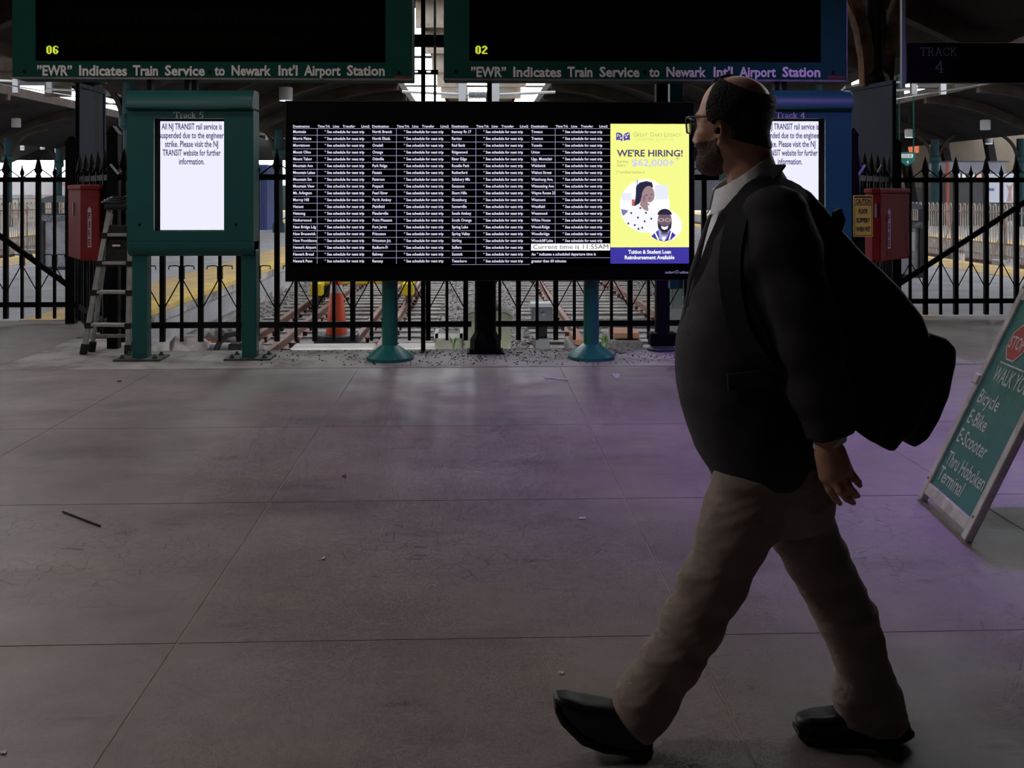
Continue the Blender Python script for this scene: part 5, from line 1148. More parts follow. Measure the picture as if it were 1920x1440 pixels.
def drum_lamp(u0, u1, vb, vt, label, lit=True, dia=0.36):
    Y = dia*FPX/(u1-u0); x = xs((u0+u1)/2, Y); z0, z1 = zs(vb, Y, u0), zs(vt, Y, u0); rr = dia/2
    r = thing('drum_lamp', (x, Y, z0), label, 'lamp', 'white drum lamps under the shed roof')
    mb = MB(); mb.lathe((x, Y, 0), [(rr, z0), (rr, z1), (rr*0.6, z1+0.03)], 20); smooth_by_angle(mb.build('shell', M_LAMP, r), 40)
    mb = MB(); mb.lathe((x, Y, z0-0.012), [(rr*0.9, 0.0), (rr*0.9, 0.014)], 20); mb.build('lens', M_LENS if lit else M_LENSOFF, r)
    t = (abs(x) % 14.4); t = min(t, 14.4-t)
    ztop = 5.62 if t < 1.8 else (3.75+1.42*math.sin(min(1, (7.2-t)/(4.68))*PI/2))
    mb = MB(); mb.tube((x, Y, z1), (x, Y, max(z1+0.25, ztop)), 0.02, n=6); mb.build('stem', M_STEEL, r)
    return r
for a in ((523.5, 548.5, 188.5, 164.5, 'lit white drum lamp between the Track 5 kiosk and the departure board', True), (22, 38.5, 238, 222.5, 'grey unlit drum lamp above the left gate', False), (77.5, 90.5, 253, 241, 'small drum lamp hung right of the unlit one above the left gate', True), (1838, 1856.5, 243, 225.5, 'largest drum lamp above the right gate', False), (1696.5, 1713, 257.5, 243, 'lit drum lamp just above the HOBOKEN sign', True), (1738, 1749, 277.5, 266, 'small drum lamp left of the right-hand green column', True), (1847, 1861, 269.5, 259, 'drum lamp over the pale ticket booth', True), (38, 45.5, 281, 274, 'tiny drum lamp beside the green column beyond the left gate', True, 0.27), (103, 111, 285.5, 277, 'tiny drum lamp above the litter bin on the left', True, 0.29), (75.5, 84, 280, 272, 'tiny unlit drum lamp above the left gate middle', False, 0.29)):
    drum_lamp(*a)
# overhead wire equipment in the slots: insulators with ribbed stacks, pale hangers
M_INS = mat('pale_insulator', (0.48, 0.50, 0.54), 0.4)
def insulator(u, v, Y, ln, label):
    p = atY(u, v, Y); r = thing('wire_insulator', tuple(p), label, 'insulator', 'overhead wire insulators')
    mb = MB(); prof = []; n = 14
    for i in range(n): prof += [(0.05, -ln/2+ln*i/n), (0.11, -ln/2+ln*(i+0.5)/n)]
    mb.lathe(tuple(p), prof+[(0.05, ln/2)], 12, 'x'); mb.build('ribbed_stack', M_INS, r)
    for s in (-1, 1):
        mb = MB(); mb.tube((p.x+s*ln/2, p.y, p.z), (p.x+s*(ln/2+1.3), p.y, p.z+0.06), 0.028, n=6); mb.build('arm', M_INS, r)
        mb = MB(); mb.box(p.x+s*(ln/2+0.12)-0.07, p.x+s*(ln/2+0.12)+0.07, p.y-0.06, p.y+0.06, p.z-0.28, p.z+0.5); mb.build('hanger_plate', M_INS, r)
        mb = MB(); mb.tube((p.x+s*(ln/2+0.12), p.y, p.z+0.4), (p.x+s*(ln/2+0.12), p.y, 5.66), 0.02, n=6); mb.build('drop_rod', M_INS, r)
    return r
insulator(898, 178, 20, 0.42, 'pale ribbed insulator in the roof slot above the departure board')
insulator(62, 153, 26, 0.6, 'pale ribbed insulator under the left overhead sign')
insulator(208, 172, 25, 0.5, 'pale ribbed insulator above the Track 5 kiosk')
insulator(1740, 156, 25, 0.5, 'pale ribbed insulator under the hanging TRACK 4 sign')
insulator(1602, 172, 26, 0.4, 'pale ribbed insulator behind the top of the Track 4 kiosk')
insulator(520, 252, 52, 0.8, 'distant pale insulator right of the Track 5 kiosk')
for (p, q, lb) in (((0, 157, 22), (136, 180, 36), 'thin cable running up to the left under the overhead sign'), ((1680, 186, 30), (1830, 160, 20), 'thin cable slanting under the TRACK 4 sign'), ((190, 190, 22), (240, 203, 26), 'thin cable above the Track 5 kiosk')):
    a, b = atY(*p), atY(*q); d = (b-a); mb = MB(); mb.tube(a-d*0.5, b+d*0.2, 0.016, n=6); tag(mb.build('overhead_cable', M_INS), lb, 'cable')

# ---------------------------------------------------------------- right background: station building, booth, hanging station sign
M_BEIGE = mat('beige_wall_plaster', (0.15, 0.122, 0.092), 0.9, var=0.12, scale=0.8)
mb = MB(); mb.box(14.6, 45, 52, 52.4, -0.6, 5.5); tag(mb.build('wall_back', M_BEIGE), 'beige station wall at the end of the right platforms', kind='structure')
mb = MB(); mb.box(14.6, 45, 51.9, 52, -0.1, 1.75); tag(mb.build('trim_1', mat('dark_dado', (0.06, 0.055, 0.055), 0.8, var=0.2, scale=1)), 'dark dado band along the beige station wall', kind='structure')
for i, u in enumerate((1708, 1785, 1870)):
    y = 50.5; p = atY(u, 310, y); q = atY(u-14, 262, y); mb = MB(); mb.bar((p.x+0.3, y, -0.02), (q.x-0.3, y, 5.2), 0.4, 0.35); tag(mb.build('raking_prop', M_BLACK), '%s black raking prop against the beige wall' % ('left', 'middle', 'right')[i], 'prop')
y = 44.5; r = thing('ticket_booth', (xs(1835, y), y, 0), 'pale grey ticket booth with lit windows behind the right gate', 'booth')
mb = MB(); mb.box(xs(1779, y), xs(1884, y), y, y+2, zs(324, y), zs(303, y)); mb.build('fascia', mat('booth_fascia', (0.24, 0.24, 0.29), 0.5, var=0.12, scale=1.5), r)
mb = MB(); mb.box(xs(1779, y), xs(1884, y), y+0.05, y+2, 0.0, zs(324, y)); mb.build('booth_wall', mat('booth_wall', (0.05, 0.05, 0.055), 0.6), r)
mb = MB(); mb.box(xs(1776, y), xs(1890, y), y-0.1, y+2.1, zs(303, y), zs(300.5, y)); mb.build('roof_edge', mat('booth_roof', (0.05, 0.05, 0.08), 0.6), r)
for (a, b, c) in ((1797, 1801, (0.8, 0.85, 0.9)), (1805, 1811, (0.9, 0.9, 0.9)), (1818, 1828, (0.75, 0.85, 0.6)), (1832, 1841, (0.8, 0.5, 0.42))):
    mb = MB(); mb.box(xs(a, y), xs(b, y), y+0.02, y+0.05, zs(334, y), zs(325, y)); mb.build('lit_window', mat('lit_booth_window_%d' % a, (0.1,)*3, 0.4, emit=c, estr=0.7), r)
for (a, b) in ((1850, 1878), (1881, 1908)):
    mb = MB(); mb.box(xs(a, y), xs(b, y), y-0.06, y+0.02, zs(380, y), zs(325, y)); pst = mb.build('poster_panel', mat('pale_poster', (0.40, 0.42, 0.48), 0.5, emit=(0.25, 0.27, 0.34), estr=0.6), r)
    mb = MB(); prect(mb, a+3, 353, a+13, 358, y, 0.064) if a < 1860 else ppoly(mb, [(a+4, 345), (a+10, 350), (a+17, 344), (a+14, 360), (a+16, 378), (a+5, 378), (a+9, 360)], y, 0.064)
    mb.build('poster_print', mat('poster_print_%d' % a, (0.12, 0.18, 0.36) if a < 1860 else (0.42, 0.25, 0.22), 0.6), pst, recalc=False)
mb = MB(); mb.box(xs(1775, y), xs(1779, y), y-0.05, y+0.08, 0, zs(303, y)); mb.build('red_corner', mat('red_trim', (0.4, 0.08, 0.05), 0.6), r)
mb = MB(); mb.box(xs(1743, 51.8), xs(1757, 51.8), 51.75, 51.89, zs(332, 51.8), zs(304, 51.8)); tag(mb.build('wall_poster', mat('dark_poster', (0.05, 0.035, 0.035), 0.6, var=0.6, scale=4)), 'dark framed poster on the beige wall left of the green column', 'poster')
y = 51.7; mb = MB(); mb.box(xs(1704, y), xs(1723, y), y, y+0.3, zs(285, y), zs(271, y)); tag(mb.build('advert_lightbox', mat('orange_lightbox', (0.1,)*3, 0.5, emit=(0.75, 0.16, 0.04), estr=0.8)), 'small orange lit advert box above the HOBOKEN sign', 'light box')
mb = MB(); mb.box(xs(1690, y), xs(1701, y), y, y+0.3, zs(277, y), zs(270, y)); tag(mb.build('advert_lightbox', mat('cream_lightbox', (0.1,)*3, 0.5, emit=(0.75, 0.6, 0.3), estr=0.7)), 'small cream lit window left of the orange advert box', 'light box')
y = 30; r = thing('station_name_sign', (xs(1701, y), y, zs(310, y)), 'hanging green arrow-shaped sign lettered HOBOKEN', 'sign')
mb = MB(); mb.prism([(xs(u, y), zs(v, y)) for u, v in ((1686, 284), (1716, 284), (1716, 300), (1701, 310.5), (1686, 300))], y, y+0.06); mb.build('plate', mat('station_sign_green', (0.010, 0.10, 0.085), 0.7, spec=0.1), r)
for u in (1686.7, 1713.5):
    mb = MB(); mb.tube((xs(u, y), y+0.03, zs(286, y)), (xs(u, y), y+0.03, 5.66), 0.022, n=6); mb.build('hanger_rod', mat('dark_green_rod', (0.004, 0.035, 0.03), 0.8, spec=0.1), r)
mb = MB(); k = y/FPX; serif_text(mb, 'HOBOKEN', (0, y-0.004, 0), NX, NZ, xs(1690, y), zs(295, y), 7.5*k, 22.5*k, t=0.14)
mb.build('lettering', M_GREYTXT, r, recalc=False)
mb = MB(); text(mb, '4', (0, y-0.004, 0), NX, NZ, xs(1701.5, y), zs(306, y), 6*k, None, 'C', 0.0); mb.build('track_number', M_GREYTXT, r, recalc=False)
# blue container and a far train seen in the gap beside the departure board
y = 40; r = thing('blue_container', (xs(497, y), y, 0), 'blue steel container on the left platform beyond the Track 5 kiosk', 'container')
mb = MB(); mb.box(xs(484, y), xs(501, y), y, y+2, 0, zs(309, y)); mb.build('body', mat('container_blue', (0.05, 0.075, 0.26), 0.5, var=0.1, scale=1), r)
mb = MB()
for k in range(4): mb.box(xs(485+4*k, y), xs(486.5+4*k, y), y-0.04, y, 0.05, zs(311, y))
mb.build('rib', MATS['container_blue'], r)
mb = MB(); mb.box(xs(503, 42), xs(508.5, 42), 42, 42.5, 0, zs(311, 42)); tag(mb.build('grey_locker', M_BIN), 'tall grey locker right of the blue container', 'locker')
# far pink-red vehicle behind the left railing
y = 62; r = thing('parked_train', (xs(60, y), y, -0.4), 'pale train with a pinkish end panel far behind the left railings', 'train')
mb = MB(); mb.box(xs(-300, y), xs(124, y), y, y+2.8, -0.6, zs(339, y)); mb.build("body", mat("train_pale", (0.45, 0.43, 0.45), 0.5, var=0.1, scale=1), r, bevel=0.1)
mb = MB(); mb.box(xs(102, y), xs(124, y), y-0.03, y, zs(349, y), zs(343, y)); mb.build('red_stripe', mat('train_red', (0.55, 0.22, 0.20), 0.5), r)
# ================================================================== WALKING MAN
class Field:
    """signed distance grid (negative inside) with smooth unions; polygonised with surface nets"""
    def __init__(s, lo, hi, h):
        s.lo = np.array(lo, float); s.h = h; s.n = (np.ceil((np.array(hi)-s.lo)/h)+1).astype(int)
        s.f = np.full(s.n, 0.25, np.float32)
    def sub(s, lo, hi):
        a = np.clip(np.floor((np.array(lo)-s.lo)/s.h).astype(int), 0, s.n-1); b = np.clip(np.ceil((np.array(hi)-s.lo)/s.h).astype(int)+1, 0, s.n)
        sl = tuple(slice(i, max(j, i+1)) for i, j in zip(a, b))
        ax = [s.lo[i]+s.h*np.arange(sl[i].start, sl[i].stop, dtype=np.float32) for i in range(3)]
        X, Y, Z = np.meshgrid(*ax, indexing='ij'); return sl, X, Y, Z
    def full(s):
        ax = [s.lo[i]+s.h*np.arange(s.n[i], dtype=np.float32) for i in range(3)]
        return (None,)+tuple(np.meshgrid(*ax, indexing='ij'))
    def put(s, sl, d, k=0.0, mode='u'):
        a = s.f[sl]
        if mode == 'u':
            if k > 0: t = np.clip(0.5+0.5*(a-d)/k, 0, 1); s.f[sl] = a*(1-t)+d*t-k*t*(1-t)
            else: s.f[sl] = np.minimum(a, d)
        elif mode == 's':
            if k > 0: t = np.clip(0.5-0.5*(a+d)/k, 0, 1); s.f[sl] = a*(1-t)-d*t+k*t*(1-t)
            else: s.f[sl] = np.maximum(a, -d)
    def ell(s, c, r, k=0.02, R=None, mode='u'):
        c = np.array(c, float); m = max(r)+k+0.02; sl, X, Y, Z = s.sub(c-m, c+m)
        P = [X-c[0], Y-c[1], Z-c[2]]
        if R is not None: P = [R[0][i]*P[0]+R[1][i]*P[1]+R[2][i]*P[2] for i in range(3)]   # columns of R = local axes
        k0 = np.sqrt(sum((P[i]/r[i])**2 for i in range(3)))+1e-6; k1 = np.sqrt(sum((P[i]/r[i]**2)**2 for i in range(3)))+1e-6
        s.put(sl, k0*(k0-1)/k1, k, mode)
    def cone(s, a, b, ra, rb, k=0.02, ys=1.0, mode='u'):
        a, b = np.array(a, float), np.array(b, float); m = max(ra, rb)*max(1, ys)+k+0.02
        sl, X, Y, Z = s.sub(np.minimum(a, b)-m, np.maximum(a, b)+m); d = b-a
        D = d.copy(); A = a.copy(); D[1] /= ys
        px, py, pz = X-A[0], (Y-A[1])/ys, Z-A[2]; L2 = (D**2).sum()+1e-9
        t = np.clip((px*D[0]+py*D[1]+pz*D[2])/L2, 0, 1)
        q = np.sqrt((px-t*D[0])**2+(py-t*D[1])**2+(pz-t*D[2])**2)-(ra+t*(rb-ra))
        s.put(sl, q, k, mode)
    def chain(s, pts, k=0.02, ys=1.0):
        for (a, ra), (b, rb) in zip(pts[:-1], pts[1:]): s.cone(a, b, ra, rb, k, ys)
    def stack(s, rows, k=0.02, power=2.3):
        """rows of (z, xl, xr, yc, half depth) from bottom to top"""
        rows = sorted(rows); R = np.array(rows); m = 0.06
        lo = (R[:, 1].min()-m, (R[:, 3]-R[:, 4]).min()-m, R[0, 0]-m); hi = (R[:, 2].max()+m, (R[:, 3]+R[:, 4]).max()+m, R[-1, 0]+m)
        sl, X, Y, Z = s.sub(lo, hi); z = Z[0, 0, :]
        it = lambda i: np.interp(z, R[:, 0], R[:, i])
        def sm(v):     # light smoothing along z
            w_ = np.ones(9)/9; return np.convolve(np.pad(v, 4, mode='edge'), w_, 'valid')
        xl, xr, yc, b = sm(it(1)), sm(it(2)), sm(it(3)), sm(it(4)); cx = (xl+xr)/2; a = (xr-xl)/2
        q = (np.abs((X-cx)/a)**power+np.abs((Y-yc)/b)**power)**(1/power)
        d = (q-1)*np.minimum(a, b)*0.9
        d = np.maximum(d, np.maximum(R[0, 0]-Z, Z-R[-1, 0]))
        s.put(sl, d.astype(np.float32), k)
    def poly(s, pts, yc, hw, r, k=0.01, wfun=None, mode='u'):
        """rounded extrusion along y of a polygon in the x-z plane"""
        P = np.array(pts, float); m = r+0.05
        sl, X, Y, Z = s.sub((P[:, 0].min()-m, yc-hw-m, P[:, 1].min()-m), (P[:, 0].max()+m, yc+hw+m, P[:, 1].max()+m))
        x, z = X[:, 0, :], Z[:, 0, :]; d = np.full(x.shape, 1e9); sg = np.ones(x.shape); n = len(P)
        for i in range(n):
            e = P[i-1]-P[i]; wx, wz = x-P[i, 0], z-P[i, 1]; t = np.clip((wx*e[0]+wz*e[1])/(e@e), 0, 1)
            d = np.minimum(d, (wx-e[0]*t)**2+(wz-e[1]*t)**2)
            c1 = z >= P[i, 1]; c2 = z < P[i-1, 1]; c3 = e[0]*wz > e[1]*wx
            fl = (c1 & c2 & c3) | (~c1 & ~c2 & ~c3); sg[fl] *= -1
        d2 = (np.sqrt(d)*sg)[:, None, :]+r
        hwv = hw if wfun is None else wfun(x, z)[:, None, :]
        dy = np.abs(Y-yc)-(hwv-r)
        q = np.minimum(np.maximum(d2, dy), 0)+np.sqrt(np.maximum(d2, 0)**2+np.maximum(dy, 0)**2)-r
        s.put(sl, q.astype(np.float32), k, mode)
    def mesh(s):
        f = s.f; nx, ny, nz = f.shape; ins = f < 0
        c = [ins[i:nx-1+i, j:ny-1+j, k:nz-1+k] for i in (0,1) for j in (0,1) for k in (0,1)]
        anyi = np.zeros(c[0].shape, bool); alli = np.ones(c[0].shape, bool)
        for q in c: anyi |= q; alli &= q
        act = np.argwhere(anyi & ~alli); idx = -np.ones((nx-1, ny-1, nz-1), np.int64); idx[tuple(act.T)] = np.arange(len(act))
        offs = np.array([(i,j,k) for i in (0,1) for j in (0,1) for k in (0,1)])
        vals = np.stack([f[tuple((act+o).T)] for o in offs], 1)
        acc = np.zeros((len(act), 3)); cnt = np.zeros(len(act))
        for a in range(8):
            for b in range(a+1, 8):
                if np.abs(offs[a]-offs[b]).sum() != 1: continue
                va, vb = vals[:, a], vals[:, b]; m = (va < 0) != (vb < 0)
                t = va[m]/(va[m]-vb[m]); acc[m] += offs[a]+t[:, None]*(offs[b]-offs[a]); cnt[m] += 1
        V = s.lo+s.h*(act+acc/cnt[:, None]); Fs = []
        for ax in range(3):
            o = [0, 0, 0]; o[ax] = 1; sl0 = tuple(slice(0, n-(1 if i == ax else 0)) for i, n in enumerate(f.shape)); sl1 = tuple(slice((1 if i == ax else 0), n) for i, n in enumerate(f.shape))
            ch = ins[sl0] != ins[sl1]; e = np.argwhere(ch); b_, c_ = [i for i in range(3) if i != ax]
            lim = np.array(idx.shape); ok = (e[:, b_] > 0) & (e[:, c_] > 0) & (e[:, b_] < lim[b_]) & (e[:, c_] < lim[c_]); e = e[ok]
            quad = []
            for (p, q) in ((-1,-1), (0,-1), (0,0), (-1,0)):
                g_ = e.copy(); g_[:, b_] += p; g_[:, c_] += q; quad.append(idx[tuple(g_.T)])
            Q = np.stack(quad, 1); inn = ins[tuple(e.T)]
            if ax == 1: inn = ~inn
            Q[~inn] = Q[~inn][:, ::-1]; Fs.append(Q)
        return V, np.concatenate(Fs)
def field_obj(name, fld, m, parent, smooth_it=2, folds=None):
    V, Q = fld.mesh()
    # light Laplacian smoothing
    e = np.concatenate([Q[:, [0, 1]], Q[:, [1, 2]], Q[:, [2, 3]], Q[:, [3, 0]]])
    for _ in range(smooth_it):
        S = np.zeros_like(V); n = np.zeros(len(V)); np.add.at(S, e[:, 0], V[e[:, 1]]); np.add.at(S, e[:, 1], V[e[:, 0]]); np.add.at(n, e[:, 0], 1); np.add.at(n, e[:, 1], 1)
        V = V*0.5+0.5*S/np.maximum(n, 1)[:, None]
    if folds is not None: V = folds(V, Q)
    me = bpy.data.meshes.new(name); me.from_pydata(V.tolist(), [], Q.tolist()); me.materials.append(m)
    me.polygons.foreach_set('use_smooth', [True]*len(me.polygons)); me.update()
    o = bpy.data.objects.new(name, me); COL.objects.link(o); o.parent = parent; WM[o.name] = WM[parent.name]
    return o
def vnormals(V, Q):
    n = np.cross(V[Q[:, 2]]-V[Q[:, 0]], V[Q[:, 3]]-V[Q[:, 1]]); N = np.zeros_like(V)
    for i in range(4): np.add.at(N, Q[:, i], n)
    return N/np.maximum(np.linalg.norm(N, axis=1), 1e-9)[:, None]

D0 = 2.655; XC0 = (1430-CXP)/FPX*D0
base = Vector((XC0*CY+D0*SY, -XC0*SY+D0*CY, 0))
man = thing('person', base, 'man in dark blazer and grey-brown trousers striding left, wearing glasses', 'person', rz=-YAW)
def L(u, v, dy=0.0):
    D = D0+dy; return ((u-CXP)/FPX*D-XC0, dy, CAMH-(v-HYP)/FPX*D)
S = D0/FPX                                # metres per pixel in the man's own plane
M_SKIN = mat('skin', (0.56, 0.29, 0.20), 0.5, var=0.08, scale=20)
M_HAIR = mat('dark_hair', (0.009, 0.007, 0.006), 0.75, var=0.5, scale=90, bump=0.6, bscale=160)
M_BEARD = mat('brown_beard', (0.075, 0.040, 0.024), 0.8, var=0.55, scale=120, bump=0.5, bscale=200)
M_COAT = mat('black_wool', (0.030, 0.0285, 0.031), 0.85, var=0.25, scale=10, bump=0.12, bscale=350, spec=0.25)
M_TROU = mat('taupe_twill', (0.25, 0.200, 0.170), 0.85, var=0.1, scale=12, bump=0.1, bscale=400, spec=0.25)
M_SHIRT = mat('white_cotton', (0.78, 0.77, 0.80), 0.8)
M_SHOE = mat('black_leather', (0.008, 0.008, 0.014), 0.38, var=0.2, scale=20)
M_SOLE = mat('shoe_sole', (0.014, 0.012, 0.012), 0.7)
M_BAG = mat('black_nylon', (0.0065, 0.0065, 0.0105), 0.7, bump=0.1, bscale=200, spec=0.3)

# head frame: f = forward (turned away from the viewer), l = his left (towards the viewer), up
TH = math.radians(36); HC = np.array(L(1379, 221))
fv, lv, uv_ = np.array((-math.cos(TH), math.sin(TH), -0.05)), np.array((-math.sin(TH), -math.cos(TH), 0.0)), np.array((0, 0, 1.0))
fv /= np.linalg.norm(fv); uv_ = np.cross(fv, lv); uv_ = uv_ if uv_[2] > 0 else -uv_
HR = np.stack([fv, lv, uv_])               # rows = axes
Hd = lambda f, l, u: HC+fv*f+lv*l+uv_*u
def head_shape(F, grow=0.0, k=0.015):
    g_ = grow
    F.ell(Hd(-0.006, 0, 0.030), (0.103+g_, 0.080+g_, 0.079+g_), k, HR)         # cranium
    F.ell(Hd(0.035, 0, -0.014), (0.066+g_, 0.070+g_, 0.076+g_), 0.03, HR)          # brow and face mass
    F.ell(Hd(0.040, 0, -0.068), (0.055+g_, 0.060+g_, 0.058+g_), 0.03, HR)       # jaw mass
    F.ell(Hd(0.076, 0, -0.112), (0.024+g_, 0.026+g_, 0.018+g_), 0.03, HR)       # chin
    for s in (-1, 1):
        F.cone(Hd(0.0, s*0.062, -0.070), Hd(0.066, s*0.030, -0.110), 0.018+g_, 0.016+g_, 0.03)   # jaw line
        F.ell(Hd(0.070, s*0.043, -0.046), (0.024+g_, 0.022+g_, 0.02+g_), 0.025, HR)               # cheek
body = Field(L(1020, 1440, 0) + np.array((0, -0.36, -0.05)), L(1720, 120, 0) + np.array((0, 0.36, 0.02)), 0.0052)
head_shape(body)
body.cone(Hd(0.092, 0, 0.002), Hd(0.114, 0, -0.050), 0.009, 0.012, 0.014)     # nose
for s in (-1, 1):
    body.ell(Hd(0.105, s*0.013, -0.056), (0.012, 0.009, 0.009), 0.008, HR)     # nostrils
    body.ell(Hd(0.105, s*0.033, -0.008), (0.018, 0.019, 0.013), 0.014, HR, 's') # eye sockets
    body.ell(Hd(0.082, s*0.033, -0.010), (0.0135, 0.0135, 0.0125), 0.004, HR)   # eyeballs
    body.cone(Hd(0.098, s*0.012, 0.012), Hd(0.084, s*0.052, 0.010), 0.008, 0.007, 0.012)  # brows
    # ears
    body.ell(Hd(0.004, s*0.081, -0.040), (0.017, 0.010, 0.029), 0.008, HR)
    body.ell(Hd(0.010, s*0.091, -0.036), (0.009, 0.007, 0.015), 0.006, HR, 's')
    body.cone(Hd(0.008, s*0.080, -0.066), Hd(0.012, s*0.081, -0.071), 0.009, 0.007, 0.006)
body.cone(Hd(0.098, 0, -0.078), Hd(0.094, 0.001, -0.0781), 0.012, 0.012, 0.01, mode='u')
for s in (-1, 1): body.cone(Hd(0.104, 0, -0.082), Hd(0.090, s*0.022, -0.084), 0.0065, 0.004, 0.006)
for s in (-1, 1): body.cone(Hd(0.102, 0, -0.094), Hd(0.090, s*0.020, -0.092), 0.0075, 0.004, 0.006)
# neck, trunk, limbs (mostly under clothing)
body.cone(Hd(-0.020, 0, -0.04), L(1416, 372, 0.0), 0.060, 0.066, 0.03)
body.stack([(L(0, v)[2], L(a, v)[0], L(b, v)[0], 0.0, hd) for (v, a, b, hd) in ((880, 1385, 1500, .13), (800, 1350, 1480, .14), (700, 1335, 1475, .14), (600, 1340, 1480, .15), (500, 1352, 1490, .16), (420, 1375, 1490, .17), (370, 1390, 1470, .11))], 0.03)
SH, EL, WR = L(1468, 425, -0.19), L(1520, 640, -0.25), L(1553, 822, -0.235)
body.cone(SH, EL, 0.045, 0.038, 0.03); body.cone(EL, WR, 0.038, 0.029, 0.02, 1.0)
SH2, EL2, WR2 = L(1450, 425, 0.20), L(1440, 640, 0.25), L(1395, 790, 0.20)
body.cone(SH2, EL2, 0.045, 0.038, 0.03); body.cone(EL2, WR2, 0.038, 0.028, 0.02)
for (p, rr) in (((1430, 880, -0.06), 0.07),): pass
DF, DR = -0.041, 0.041
body.chain([(L(1425, 870, -0.06), 0.08), (L(1385, 985, -0.07), 0.055), (L(1305, 1165, -0.05), 0.044), (L(1225, 1300, DF), 0.036), (L(1195, 1375, DF), 0.03), (L(1110, 1365, DF), 0.026)], 0.03)
body.chain([(L(1470, 870, 0.07), 0.08), (L(1512, 1010, 0.07), 0.050), (L(1600, 1190, 0.05), 0.040), (L(1642, 1320, DR), 0.034), (L(1655, 1362, DR), 0.024), (L(1545, 1364, DR), 0.018)], 0.03)
# left hand: back of the hand to the viewer, relaxed fingers
hd_ = lambda u, v, d=-0.235: L(u, v, d)
body.chain([(hd_(1553, 828), 0.028), (hd_(1556, 850), 0.031), (hd_(1566, 880, -0.24), 0.034)], 0.012, 0.72)
body.cone(hd_(1547, 850, -0.235), hd_(1552, 892, -0.235), 0.022, 0.022, 0.015)
body.cone(hd_(1568, 850, -0.23), hd_(1586, 884, -0.22), 0.022, 0.020, 0.015)
def finger(pts, rs):
    body.chain([(hd_(*p), r_) for p, r_ in zip(pts, rs)], 0.006)
finger([(1549, 890, -0.225), (1556, 918, -0.230), (1566, 934, -0.222), (1575, 944, -0.21)], (0.0125, 0.0105, 0.009, 0.0078))
finger([(1561, 894, -0.248), (1575, 920, -0.256), (1588, 934, -0.245), (1600, 943, -0.23)], (0.0125, 0.0105, 0.0095, 0.008))
finger([(1574, 890, -0.242), (1590, 911, -0.250), (1600, 922, -0.240), (1609, 930, -0.228)], (0.012, 0.0105, 0.009, 0.0075))
finger([(1586, 884, -0.228), (1602, 896, -0.232), (1609, 904, -0.225), (1613, 911, -0.218)], (0.0115, 0.0095, 0.0085, 0.007))
finger([(1550, 852, -0.212), (1545, 880, -0.190), (1548, 902, -0.180), (1554, 918, -0.176)], (0.014, 0.012, 0.010, 0.008))
# right hand, hidden in front of the far hip
body.ell(L(1388, 808, 0.20), (0.028, 0.022, 0.04), 0.02)
for i in range(4): body.cone(L(1392-5*i, 825, 0.185+0.012*i), L(1380-4*i, 850, 0.18+0.012*i), 0.010, 0.008, 0.008)
body.cone(L(1378, 805, 0.19), L(1366, 830, 0.18), 0.011, 0.008, 0.008)
field_obj('body', body, M_SKIN, man, 2)

# hair: shell over sides and back, bald crown, receded temples
hairF = Field(Hd(0, 0, 0)-0.16, Hd(0, 0, 0)+0.16, 0.004); head_shape(hairF, 0.010); hairF.cone(Hd(-0.020, 0, -0.04), L(1416, 372, 0.0), 0.064, 0.068, 0.03)
sl, X, Y, Z = hairF.full()
P = np.stack([X-HC[0], Y-HC[1], Z-HC[2]]); pf, pl, pu = [sum(HR[a][i]*P[i] for i in range(3)) for a in range(3)]
side = pf-(0.038-0.32*np.clip(pu-0.02, 0, 1)+0.16*np.clip(-0.01-pu, 0, 1)*0)      # keep what lies behind the hairline
side = np.where(pu < -0.012, np.maximum(side, pf-0.026-0.2*(pu+0.012)), side)               # sideburn narrows in front of the ear
side = np.maximum(side, -(pu+0.052+0.42*np.clip(0.0-pf, 0, 1)))             # lower edge, dropping to the nape
ear = np.sqrt(((pf-0.006)/0.023)**2+((pu+0.046)/0.036)**2)-1                        # cut-out around the ears
side = np.maximum(side, np.where(np.abs(pl) > 0.055, -ear*0.02, -0.05))
bald = (np.sqrt(((pf+0.052)/0.080)**2+(pl/0.092)**2+((pu-0.112)/0.068)**2)-1)*0.05
side = np.maximum(side, -bald)
hairF.f = np.maximum(hairF.f, side.astype(np.float32))
tuft = Field(Hd(0, 0, 0)-0.16, Hd(0, 0, 0)+0.16, 0.004); head_shape(tuft, 0.0085)
tm = (np.sqrt(((pf-0.030)/0.028)**2+(pl/0.046)**2+((pu-0.10)/0.05)**2)-1)*0.03
hairF.f = np.minimum(hairF.f, np.maximum(tuft.f, tm.astype(np.float32)))
field_obj('hair', hairF, M_HAIR, man, 1)
# beard shell along the jaw
bF = Field(Hd(0, 0, 0)-0.16, Hd(0, 0, 0)+0.16, 0.004); head_shape(bF, 0.0055)
bF.ell(Hd(0.072, 0, -0.116), (0.036, 0.044, 0.030), 0.02, HR)
bm = np.maximum(pu+0.060-0.30*np.clip(0.045-pf, 0, 1), -(pf-0.016))
mouth = (np.sqrt(((pf-0.10)/0.03)**2+(pl/0.022)**2+((pu+0.088)/0.009)**2)-1)*0.01
bF.f = np.maximum(bF.f, np.maximum(bm, -mouth).astype(np.float32)); field_obj('beard', bF, M_BEARD, man, 1)
